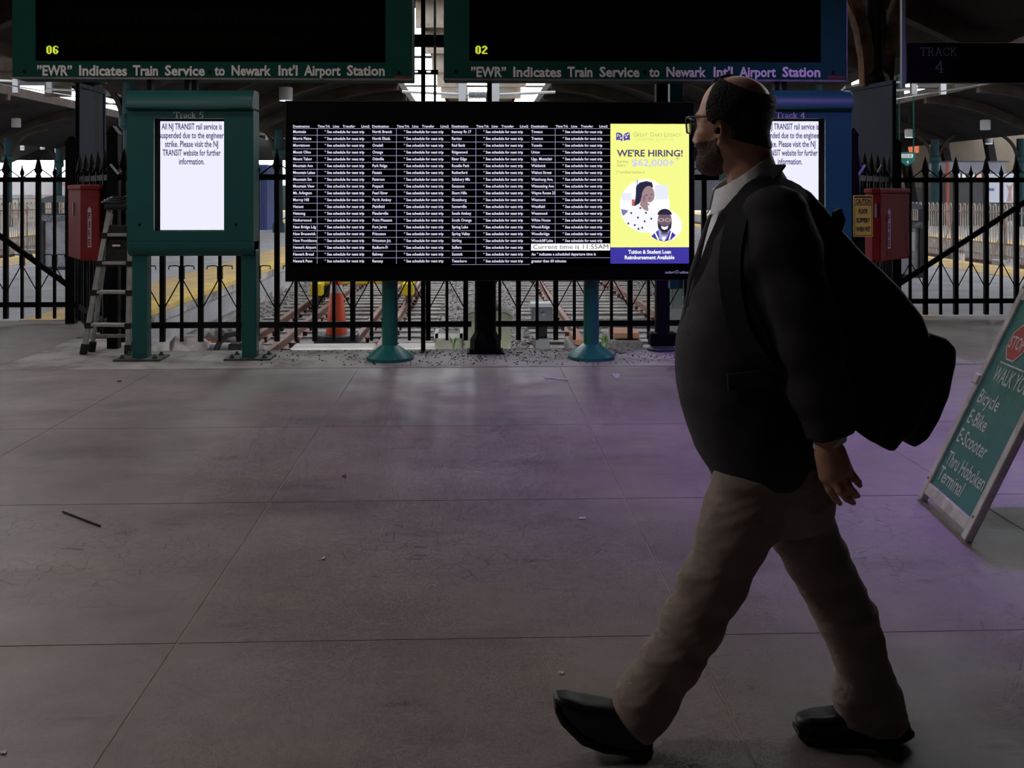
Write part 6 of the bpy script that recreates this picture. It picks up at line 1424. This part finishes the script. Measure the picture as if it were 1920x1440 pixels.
# glasses
gl_ = MB(); lens = MB()
for s in (-1, 1):
    ring = []
    for (a, b) in ((-0.027, 0.019), (0.027, 0.019), (0.029, 0.0), (0.022, -0.019), (-0.018, -0.019), (-0.027, -0.004)):
        ll = s*(0.036+a); ring.append(Hd(0.1225-0.35*max(0, abs(ll)-0.03), ll, -0.013+b))
    gl_.path([tuple(p) for p in ring]+[tuple(ring[0])], 0.0024, 6); gl_.path([tuple(ring[0]), tuple(ring[1])], 0.0034, 6)
    lens.flat([tuple(p) for p in ring])
    gl_.path([tuple(ring[1]), tuple(Hd(0.090, s*0.083, 0.006)), tuple(Hd(0.012, s*0.086, 0.000)), tuple(Hd(-0.016, s*0.086, -0.014))], 0.0026, 6)
gl_.path([tuple(Hd(0.124, -0.010, -0.008)), tuple(Hd(0.127, 0, -0.006)), tuple(Hd(0.124, 0.010, -0.008))], 0.0024, 6)
gob = gl_.build('glasses', mat('black_acetate', (0.008, 0.008, 0.009), 0.3), man, local=True, smooth=True)
mg = bpy.data.materials.new('spectacle_lens'); mg.use_nodes = True; b_ = mg.node_tree.nodes['Principled BSDF']; b_.inputs['Transmission Weight'].default_value = 1.0; b_.inputs['Roughness'].default_value = 0.02; b_.inputs['IOR'].default_value = 1.2; b_.inputs['Base Color'].default_value = (0.95, 0.96, 1, 1)
lo_ = lens.build('lens', mg, gob, local=True, recalc=False); sm_ = lo_.modifiers.new('thickness', 'SOLIDIFY'); sm_.thickness = 0.0012
mb = MB(); p = Hd(0.011, 0.089, -0.037); mb.lathe(tuple(p), [(0.004, -0.006), (0.009, -0.003), (0.009, 0.008), (0.006, 0.012)], 12, 'y'); mb.build('earbud', M_RUB, man, local=True, smooth=True)

# trousers with creases
tr = Field(L(1120, 1400, 0)+np.array((0, -0.32, 0)), L(1720, 840, 0)+np.array((0, 0.32, 0)), 0.0055)
tr.stack([(L(0, v)[2], L(a, v)[0], L(b, v)[0], 0.0, hd) for (v, a, b, hd) in ((985, 1340, 1545, .10), (950, 1334, 1560, .14), (900, 1340, 1555, .165), (850, 1338, 1545, .165))], 0.02)
tr.chain([(L(1415, 880, -0.085), 0.098), (L(1391, 960, -0.08), 0.088), (L(1374, 1010, -0.075), 0.081), (L(1337, 1090, -0.06), 0.076), (L(1300, 1165, -0.05), 0.072), (L(1262, 1235, -0.045), 0.068), (L(1215, 1305, DF), 0.070), (L(1190, 1345, DF), 0.070)], 0.03, 1.0)
tr.chain([(L(1475, 880, 0.085), 0.098), (L(1503, 990, 0.08), 0.080), (L(1532, 1050, 0.07), 0.075), (L(1563, 1110, 0.065), 0.071), (L(1592, 1165, 0.055), 0.069), (L(1607, 1215, 0.05), 0.062), (L(1618, 1255, 0.045), 0.060), (L(1625, 1300, DR), 0.078), (L(1633, 1345, DR), 0.092)], 0.03, 1.0)
sl, X, Y, Z = tr.full()
# hems
a, b = np.array(L(1143, 1300, 0)), np.array(L(1235, 1392, 0)); nrm = np.array((-(b-a)[2], 0, (b-a)[0])); nrm /= np.linalg.norm(nrm); nrm = nrm if nrm[2] < 0 else -nrm
front = (X-a[0])*nrm[0]+(Z-a[2])*nrm[2]
hb = L(0, 1352, DR)[2]
cut = np.where(X < L(1400, 0)[0], front, hb-0.05*(X-L(1560, 0)[0])*0-Z)
low = Z < L(0, 1200)[2]
tr.f = np.where(low, np.maximum(tr.f, cut.astype(np.float32)), tr.f)
def fold_noise(amp, sc, seed, zlo=None, zhi=None):
    def fn(V, Q):
        N = vnormals(V, Q); d = np.zeros(len(V))
        for i, p in enumerate(V):
            q = Vector((p[0]*sc[0]+p[2]*sc[3]+seed, p[1]*sc[1], p[2]*sc[2]-p[0]*sc[3]))
            n1 = mnoise.noise(q); n2 = mnoise.noise(q*2.3+Vector((5, 3, 1)))
            d[i] = amp*((1-abs(n1)*2.2)*0.8+0.35*n2)
        return V+N*d[:, None]
    return fn
field_obj('trousers', tr, M_TROU, man, 2, lambda V, Q: fold_noise(0.0017, (13, 11, 30, 16), 8.3)(fold_noise(0.006, (4.5, 4, 10, 8), 3.1)(V, Q), Q))

# blazer
jk = Field(L(1230, 905, 0)+np.array((0, -0.40, 0)), L(1640, 280, 0)+np.array((0, 0.40, 0)), 0.0058)
rows = ((892, 1338, 1515, .165), (878, 1326, 1520, .185), (850, 1312, 1518, .195), (800, 1291, 1512, .200), (740, 1276, 1508, .200), (680, 1271, 1508, .200), (640, 1272, 1512, .200), (560, 1289, 1522, .205), (500, 1304, 1528, .215), (450, 1320, 1528, .222), (410, 1336, 1518, .215), (385, 1352, 1502, .185), (362, 1368, 1488, .150), (340, 1388, 1470, .11), (318, 1405, 1455, .085))
jk.stack([(L(0, v)[2], L(a, v)[0], L(b, v)[0], 0.0, hd) for (v, a, b, hd) in rows], 0.02)
jk.chain([(L(1452, 408, -0.165), 0.078), (L(1468, 470, -0.20), 0.082), (L(1492, 560, -0.225), 0.076), (L(1516, 645, -0.235), 0.070), (L(1538, 735, -0.23), 0.062), (L(1556, 800, -0.225), 0.052), (L(1561, 835, -0.225), 0.048)], 0.035)
jk.chain([(L(1448, 408, 0.165), 0.078), (L(1445, 520, 0.215), 0.08), (L(1440, 640, 0.225), 0.07), (L(1400, 780, 0.19), 0.055)], 0.035)
sl, X, Y, Z = jk.full()
# cuff cut on the near sleeve
a, b = np.array(L(1520, 822, -0.225)), np.array(L(1596, 805, -0.225)); n_ = np.array(((b-a)[2], 0, -(b-a)[0])); n_ /= np.linalg.norm(n_)
cutd = (X-a[0])*n_[0]+(Z-a[2])*n_[2]
slv = (Y < -0.165) & (Z < L(0, 770, -.22)[2]) & (X > L(1512, 0, -.2)[0])
jk.f = np.where(slv, np.maximum(jk.f, cutd.astype(np.float32)), jk.f)
# open front above the top button
zb_, zt_ = L(0, 600)[2], L(0, 330)[2]
halfw = np.clip((Z-zb_)/(zt_-zb_), 0, 1)*0.075
xf = np.interp(Z[0, 0, :], [L(0, v)[2] for v in (620, 500, 420, 360, 300)], [L(u, 0)[0] for u in (1290, 1335, 1372, 1405, 1430)])
op = np.maximum(np.abs(Y)-halfw, X-xf)
op = np.where(Z > zb_, op, 1.0)
jk.f = np.maximum(jk.f, (-op).astype(np.float32))
jacket = field_obj('blazer', jk, M_COAT, man, 2, fold_noise(0.0055, (5, 5, 7, 3), 9.7))
# lapels, collar, pocket flap, buttons, cuff
def ribbon(name, pts, w0, w1, m, parent, t=0.006, sd=None):
    mb = MB(); n = len(pts)
    for i in range(n-1):
        pass
    P_ = [np.array(p) for p in pts]; W_ = [np.array(w) for w in sd]; vs = []
    for p, w_ in zip(P_, W_): vs += [p, p+w_]
    nr = np.cross(P_[1]-P_[0], W_[0]); nr = nr/np.linalg.norm(nr)*t
    vs2 = [v+nr for v in vs]; fs = []
    for i in range(n-1):
        a, b, c, d = 2*i, 2*i+1, 2*i+3, 2*i+2; k = 2*n
        fs += [(a, b, c, d), (a+k, d+k, c+k, b+k)]
    for i in range(n-1):
        fs += [(2*i, 2*i+2, 2*i+2+2*n, 2*i+2*n), (2*i+1, 2*i+1+2*n, 2*i+3+2*n, 2*i+3)]
    fs += [(0, 2*n, 2*n+1, 1), (2*n-2, 2*n-1, 4*n-1, 4*n-2)]
    mb.add(vs+vs2, fs); return mb.build(name, m, parent, local=True, smooth=False)
for s in (-1, 1):
    pts = [L(1446, 312, s*0.082), L(1412, 342, s*0.096), L(1378, 372, s*0.100), L(1350, 405, s*0.092), L(1330, 450, s*0.080), L(1306, 515, s*0.060), L(1290, 578, s*0.03)]
    dv = [(0.030, s*0.03, 0.0), (0.036, s*0.036, -0.01), (0.055, s*0.045, -0.01), (0.070, s*0.062, 0.005), (0.066, s*0.062, 0.015), (0.046, s*0.050, 0.02), (0.012, s*0.02, 0.02)]
    ribbon('lapel', pts, 0, 0, M_COAT, jacket, 0.006, dv)
def band(name, m, parent, c, e1, e2, r1, r2, up0, up1, flare, n=40, gap=0.25, t=0.005):
    """open band round the neck: e1 points to the back, e2 sideways"""
    mb = MB(); vs = []; K = n+1
    for i in range(K):
        a = -PI+gap+(2*PI-2*gap)*i/n; d = e1*math.cos(a)*1.0; q = c+e1*r1*math.cos(a)+e2*r2*math.sin(a); out = (e1*math.cos(a)+e2*math.sin(a))
        upv = np.array((0, 0, 1.0)); vs += [q+upv*up1, q+out*t+upv*up1, q+out*(flare+t)+upv*up0, q+out*flare+upv*up0]
    fs = []
    for i in range(K-1):
        for k in range(4): a = 4*i+k; b = 4*i+(k+1) % 4; fs.append((a, b, b+4, a+4))
    fs += [(0, 3, 2, 1), tuple(4*(K-1)+k for k in range(4))]
    mb.add(vs, fs); return smooth_by_angle(mb.build(name, m, parent, local=True), 60)
shirtF = Field(L(1280, 640, 0)+np.array((0, -0.2, 0)), L(1500, 300, 0)+np.array((0, 0.2, 0)), 0.006)
shirtF.stack([(L(0, v)[2], L(a, v)[0], L(b, v)[0], 0.0, hd) for (v, a, b, hd) in ((630, 1286, 1420, .10), (560, 1300, 1440, .12), (500, 1314, 1450, .135), (450, 1326, 1460, .14), (410, 1337, 1465, .13), (380, 1347, 1465, .11), (355, 1362, 1460, .092), (330, 1372, 1455, .082))], 0.01)
shirt = field_obj('shirt', shirtF, M_SHIRT, man, 2)
cb = np.array(L(1392, 352, 0)); e1 = np.array(L(1441, 315, 0))-np.array(L(1340, 384, 0)); r1 = np.linalg.norm(e1)/2; e1 = e1/np.linalg.norm(e1)
cc = (np.array(L(1441, 315, 0))+np.array(L(1340, 384, 0)))/2
band('collar', M_SHIRT, shirt, cc, e1, np.array((0, 1.0, 0)), r1, 0.084, -0.014, 0.040, 0.018, gap=0.18)
cc2 = (np.array(L(1460, 327, 0))+np.array(L(1372, 398, 0)))/2; e1b = np.array(L(1460, 327, 0))-np.array(L(1372, 398, 0)); r1b = np.linalg.norm(e1b)/2; e1b /= np.linalg.norm(e1b)
band('collar', M_COAT, jacket, cc2, e1b, np.array((0, 1.0, 0)), r1b, 0.102, -0.034, 0.008, 0.022, gap=0.75)
mb = MB(); pp = [L(1362, 700, -0.192), L(1450, 690, -0.203), L(1451, 722, -0.206), L(1364, 733, -0.196)]; mb.add(pp+[tuple(np.array(p)+np.array((0, -0.009, 0))) for p in pp], [(0,1,2,3),(7,6,5,4),(0,4,5,1),(1,5,6,2),(2,6,7,3),(3,7,4,0)]); mb.build('pocket_flap', M_COAT, jacket, local=True, bevel=0.003)
mb = MB(); cpts = []
cu_ = MB()
for i in range(20):
    a = 2*PI*i/20; c_ = np.array(L(1556, 821, -0.225)); cu_.v.append(tuple(c_+np.array((0.039*math.cos(a), 0.036*math.sin(a), 0.010*math.cos(a)))))
for i in range(20):
    a = 2*PI*i/20; c_ = np.array(L(1556, 832, -0.225)); cu_.v.append(tuple(c_+np.array((0.039*math.cos(a), 0.036*math.sin(a), 0.012*math.cos(a)))))
cu_.f = [[i, (i+1) % 20, 20+(i+1) % 20, 20+i] for i in range(20)]; cu_.mi = [0]*20; cu_.build('shirt_cuff', M_SHIRT, shirt, local=True, smooth=True)

# shoes
def shoe(pts, yc, sole_pts, nm):
    P_ = [L(u, v, yc)[::2] for u, v in pts]
    F_ = Field((min(p[0] for p in P_)-0.04, yc-0.09, min(p[1] for p in P_)-0.03), (max(p[0] for p in P_)+0.04, yc+0.09, max(p[1] for p in P_)+0.03), 0.0045)
    xt = P_[0][0]; F_.poly(P_, yc, 0.046, 0.026, wfun=lambda x, z: np.interp(x-xt, [0, 0.03, 0.07, 0.12, 0.2, 0.3], [0.030, 0.040, 0.047, 0.045, 0.038, 0.036])); o = field_obj('shoe', F_, M_SHOE, man, 2)
    Q_ = [L(u, v, yc)[::2] for u, v in sole_pts]
    F2 = Field((min(p[0] for p in Q_)-0.04, yc-0.09, min(p[1] for p in Q_)-0.03), (max(p[0] for p in Q_)+0.04, yc+0.09, max(p[1] for p in Q_)+0.03), 0.004)
    F2.poly(Q_, yc, 0.049, 0.006, wfun=lambda x, z: np.interp(x-xt, [-0.01, 0.03, 0.07, 0.12, 0.2, 0.3], [0.030, 0.043, 0.050, 0.047, 0.040, 0.037])); field_obj('sole', F2, M_SOLE, o, 1)
shoe([(1037, 1306), (1044, 1298), (1062, 1300), (1090, 1308), (1125, 1313), (1152, 1318), (1200, 1325), (1225, 1345), (1224, 1395), (1200, 1408), (1170, 1402), (1130, 1390), (1090, 1372), (1058, 1345)], DF,
     [(1038, 1311), (1044, 1314), (1060, 1338), (1092, 1366), (1132, 1384), (1172, 1394), (1224, 1392), (1219, 1410), (1206, 1416), (1186, 1415), (1176, 1404), (1130, 1397), (1088, 1380), (1050, 1346), (1039, 1324)], 'front')
shoe([(1491, 1352), (1496, 1341), (1515, 1336), (1545, 1334), (1575, 1330), (1640, 1322), (1690, 1325), (1704, 1352), (1704, 1370), (1640, 1380), (1560, 1381), (1505, 1376)], DR,
     [(1490, 1358), (1500, 1369), (1560, 1374), (1640, 1373), (1706, 1358), (1707, 1370), (1690, 1380), (1640, 1384), (1560, 1387), (1503, 1384), (1491, 1372)], 'rear')

# backpack (worn, but a thing of its own)
bp = thing('backpack', base, 'bulging black backpack worn by the walking man', 'backpack', rz=-YAW)
F_ = Field(L(1440, 850, 0)+np.array((0, -0.26, 0)), L(1780, 320, 0)+np.array((0, 0.26, 0)), 0.006)
main = [(1462, 345), (1500, 362), (1542, 415), (1600, 480), (1650, 532), (1688, 582), (1708, 640), (1705, 700), (1690, 760), (1672, 796), (1655, 798), (1636, 820), (1614, 808), (1600, 792), (1565, 775), (1520, 720), (1508, 600), (1520, 500), (1490, 420)]
wf = lambda x, z: np.interp(z, [L(0, v)[2] for v in (820, 700, 560, 440, 340)], [0.165, 0.175, 0.165, 0.14, 0.10])
F_.poly([L(u, v)[::2] for u, v in main], 0.0, 0.17, 0.032, wfun=wf)
def sag(V, Q): return fold_noise(0.008, (5, 4, 5, 2), 21.0)(V, Q)
field_obj('main_compartment', F_, M_BAG, bp, 2, sag)
F_ = Field(L(1560, 850, 0)+np.array((0, -0.22, 0)), L(1780, 580, 0)+np.array((0, 0.22, 0)), 0.006)
F_.poly([L(u, v)[::2] for u, v in ((1660, 618), (1700, 612), (1738, 622), (1754, 640), (1752, 668), (1738, 720), (1722, 765), (1700, 800), (1680, 814), (1660, 800), (1648, 790))], 0.0, 0.14, 0.022)
field_obj('front_pocket', F_, M_BAG, bp, 2, sag)
F_ = Field(L(1540, 850, 0)+np.array((0, -0.24, 0)), L(1700, 640, 0)+np.array((0, -0.02, 0)), 0.006)
F_.poly([L(u, v, -0.15)[::2] for u, v in ((1590, 690), (1650, 680), (1672, 770), (1655, 800), (1636, 824), (1612, 806), (1598, 790))], -0.15, 0.04, 0.02)
field_obj('side_pocket', F_, M_BAG, bp, 2, sag)
for s in (-1, 1):
    pts = [L(1530, 425, s*0.12), L(1500, 372, s*0.125), L(1462, 350, s*0.130), L(1425, 352, s*0.140), L(1398, 382, s*0.160), L(1378, 440, s*0.196), L(1372, 520, s*0.218), L(1390, 610, s*0.222), L(1440, 680, s*0.225), L(1520, 715, s*0.2)]
    # sample a smooth strap
    PP = []
    for i in range(len(pts)-1):
        for t in (0, 0.34, 0.67):
            p0, p1, p2, p3 = [np.array(pts[max(0, min(len(pts)-1, i+q))]) for q in (-1, 0, 1, 2)]
            PP.append(0.5*((2*p1)+(-p0+p2)*t+(2*p0-5*p1+4*p2-p3)*t*t+(-p0+3*p1-3*p2+p3)*t**3))
    PP.append(np.array(pts[-1]))
    mb = MB(); n = len(PP); vs = []
    for i, p in enumerate(PP):
        d = PP[min(i+1, n-1)]-PP[max(i-1, 0)]; d /= np.linalg.norm(d); c_ = np.array(L(1440, 480, 0)); out = p-c_; out[1] *= 0.8; out -= d*out.dot(d); out /= np.linalg.norm(out); w_ = np.cross(d, out)*0.032
        vs += [p-w_, p+w_, p+w_*0.9+out*0.012, p-w_*0.9+out*0.012]
    fs = []
    for i in range(n-1):
        for k in range(4): a = 4*i+k; b = 4*i+(k+1) % 4; fs.append((a, b, b+4, a+4))
    mb.add(vs, fs); smooth_by_angle(mb.build('shoulder_strap', M_BAG, bp, local=True), 50)
mb = MB(); mb.path([L(1500, 372, -0.03), L(1512, 366, -0.02), L(1530, 380, 0.02), L(1538, 402, 0.03)], 0.009, 8); mb.build('grab_handle', M_BAG, bp, local=True, smooth=True)
mb = MB(); mb.path([L(u, v, -0.135) for u, v in ((1535, 440), (1590, 510), (1640, 570), (1668, 630), (1672, 700))], 0.005, 6); mb.build('zipper', mat('zipper_dark', (0.02, 0.02, 0.025), 0.4), bp, local=True)
mb = MB(); mb.prism([L(u, v)[::2] for u, v in ((1536, 396), (1548, 388), (1556, 410), (1550, 430), (1538, 424))], -0.13, -0.10, 'y'); mb.build('strap_buckle', M_RUB, bp, local=True, bevel=0.004)
# ================================================================== HOUSINGS OF THE ADDED LAMPS, LITTER AND DEBRIS
for i, (x, y, z, s, p, c) in enumerate(FILL_LAMPS):
    r = thing('added_fill_lamp', (x, y, z), ('%s added fill lamp over the concourse, out of view' % ('nearest', 'far left', 'rear left', 'middle')[i]), 'lamp', 'added fill lamps')
    mb = MB(); mb.lathe((x, y, z), [(s*0.62, -0.06), (s*0.64, 0.02), (s*0.5, 0.2), (0.08, 0.3), (0.08, 6.02-z)], 24); mb.build('housing', M_BLACK, r)
for i, (p, a, e, ang) in enumerate(ADDED_SPOTS):
    d = (Vector(a)-Vector(p)).normalized(); P0 = Vector(p)-d*0.08
    r = thing('added_spotlight', tuple(P0), '%s black housing of an added violet light, out of view on the right' % ('near', 'far')[i], 'added_spotlight', 'added violet lights')
    mb = MB(); mb.path([P0-d*0.3, P0-d*0.28, P0-d*0.1, P0-d*0.02], [0.09, 0.12, 0.14, 0.16], 16); mb.build('can', M_BLACK, r)
    mb = MB(); mb.tube(P0-d*0.2, (P0-d*0.2)+Vector((0, 0, 6.0-(P0-d*0.2).z)), 0.02, n=8); mb.build('stem', M_BLACK, r)

rng = random.Random(11)
# dark grit and leaf bits swept along the floor edge
mb = MB()
for i in range(900):
    u = rng.gauss(1000, 260) if rng.random() < 0.8 else rng.uniform(490, 1290); 
    y = 8.5+0.88*rng.random()**0.7; x = xs(u, y)
    if not (xs(480, y) < x < xs(1290, y)): continue
    s = rng.uniform(0.004, 0.013); a = rng.uniform(0, 6.28); c, sn = math.cos(a), math.sin(a)
    q = [(s, 0), (0, s*0.6), (-s*1.2, 0), (0, -s*0.6)]
    n = len(mb.v)
    for (px, py) in q: mb.v.append((x+px*c-py*sn, y+px*sn+py*c, 0.0045))
    mb.v.append((x, y, 0.0045+s*0.6)); mb.v.append((x, y, 0.001))
    for k in range(4): mb.f.append([n+k, n+(k+1) % 4, n+4]); mb.f.append([n+(k+1) % 4, n+k, n+5]); mb.mi += [0, 0]
tag(mb.build('grit', mat('dark_grit', (0.018, 0.013, 0.011), 0.9), recalc=False), 'dark grit and leaf crumbs scattered along the floor edge', 'debris', kind='stuff')

def scrap(name, pts, label, m, cat='litter', t=0.003):
    P = [atZ(u, v, 0.001) for u, v in pts]; mb = MB(); mb.prism([(p.x, p.y) for p in P], 0.001, 0.001+t, 'z'); return tag(mb.build(name, m), label, cat)
M_PAPER = mat('white_paper_scrap', (0.50, 0.50, 0.53), 0.8, var=0.2, scale=20)
scrap('paper_scrap', ((1018, 703.5), (1036, 704), (1044, 708), (1066, 711.5), (1064, 713.5), (1045, 711.5), (1034, 710), (1022, 711)), 'torn white paper scrap on the floor left of the right teal post', M_PAPER)
scrap('paper_scrap', ((1146, 702), (1160, 701), (1163, 706), (1157, 711), (1150, 706)), 'small crumpled white scrap in front of the right teal post', M_PAPER)
scrap('paper_scrap', ((1085, 971), (1099, 970), (1097, 973.5), (1086, 974)), 'tiny white scrap on the floor left of the man', M_PAPER)
scrap('paper_scrap', ((1048, 1260), (1057, 1260.5), (1056, 1265), (1049, 1264)), 'tiny white chip on the floor above the front shoe', M_PAPER)
scrap('paper_scrap', ((603, 1047), (610, 1044), (609, 1049), (603, 1050)), 'tiny pale chip in the middle of the floor', M_PAPER)
scrap('paper_scrap', ((0, 1410), (12, 1408), (10, 1414), (2, 1415)), 'pale chip at the lower left of the floor', M_PAPER)
M_TWIG = mat('dark_stick', (0.012, 0.009, 0.008), 0.7)
a, b = atZ(117, 959, 0.006), atZ(188, 986, 0.006); mb = MB(); mb.bar(a, b, 0.007, 0.006); tag(mb.build('stick', M_TWIG), 'thin dark stick lying on the left of the floor', 'stick')
M_LEAF = mat('dry_red_leaf', (0.10, 0.03, 0.02), 0.8)
scrap('leaf_bit', ((641, 893), (649, 890), (648, 896)), 'tiny reddish leaf bit on the middle of the floor', M_LEAF, 'leaf')
scrap('leaf_bit', ((219, 714), (228, 713.5), (228, 716), (220, 716)), 'dark leaf bit in front of the left kiosk', M_TWIG, 'leaf')
# weeds growing at the edge of the track
def weed(u, v, y, h, n, label, seed):
    p = atY(u, v, y); rg = random.Random(seed); mb = MB(); 
    for i in range(n):
        a = rg.uniform(0, 6.28); l = h*rg.uniform(0.5, 1.0); s = rg.uniform(0.2, 0.7); w_ = 0.008
        q0 = p; q1 = p+Vector((math.cos(a)*s*l*0.4, math.sin(a)*s*l*0.4, l*0.7)); q2 = p+Vector((math.cos(a)*s*l, math.sin(a)*s*l, l))
        sd = Vector((-math.sin(a), math.cos(a), 0))*w_
        mb.add([q0-sd*0.4, q0+sd*0.4, q1+sd, q1-sd, q2], [(0, 1, 2, 3), (3, 2, 4)])
    return tag(mb.build('weed', mat('weed_green', (0.09, 0.17, 0.04), 0.7, var=0.3, scale=20), recalc=False), label, 'weed')
weed(1133, 655, 10.0, 0.16, 26, 'small green weed beside the foot of the right teal post', 1)
weed(850, 655, 10.0, 0.14, 16, 'thin weed behind the perforated pole', 2)
weed(1120, 640, 10.6, 0.2, 14, 'straggly weed behind the right teal post', 3)
weed(792, 666, 9.2, 0.05, 14, 'low weed at the foot of the perforated pole', 4)
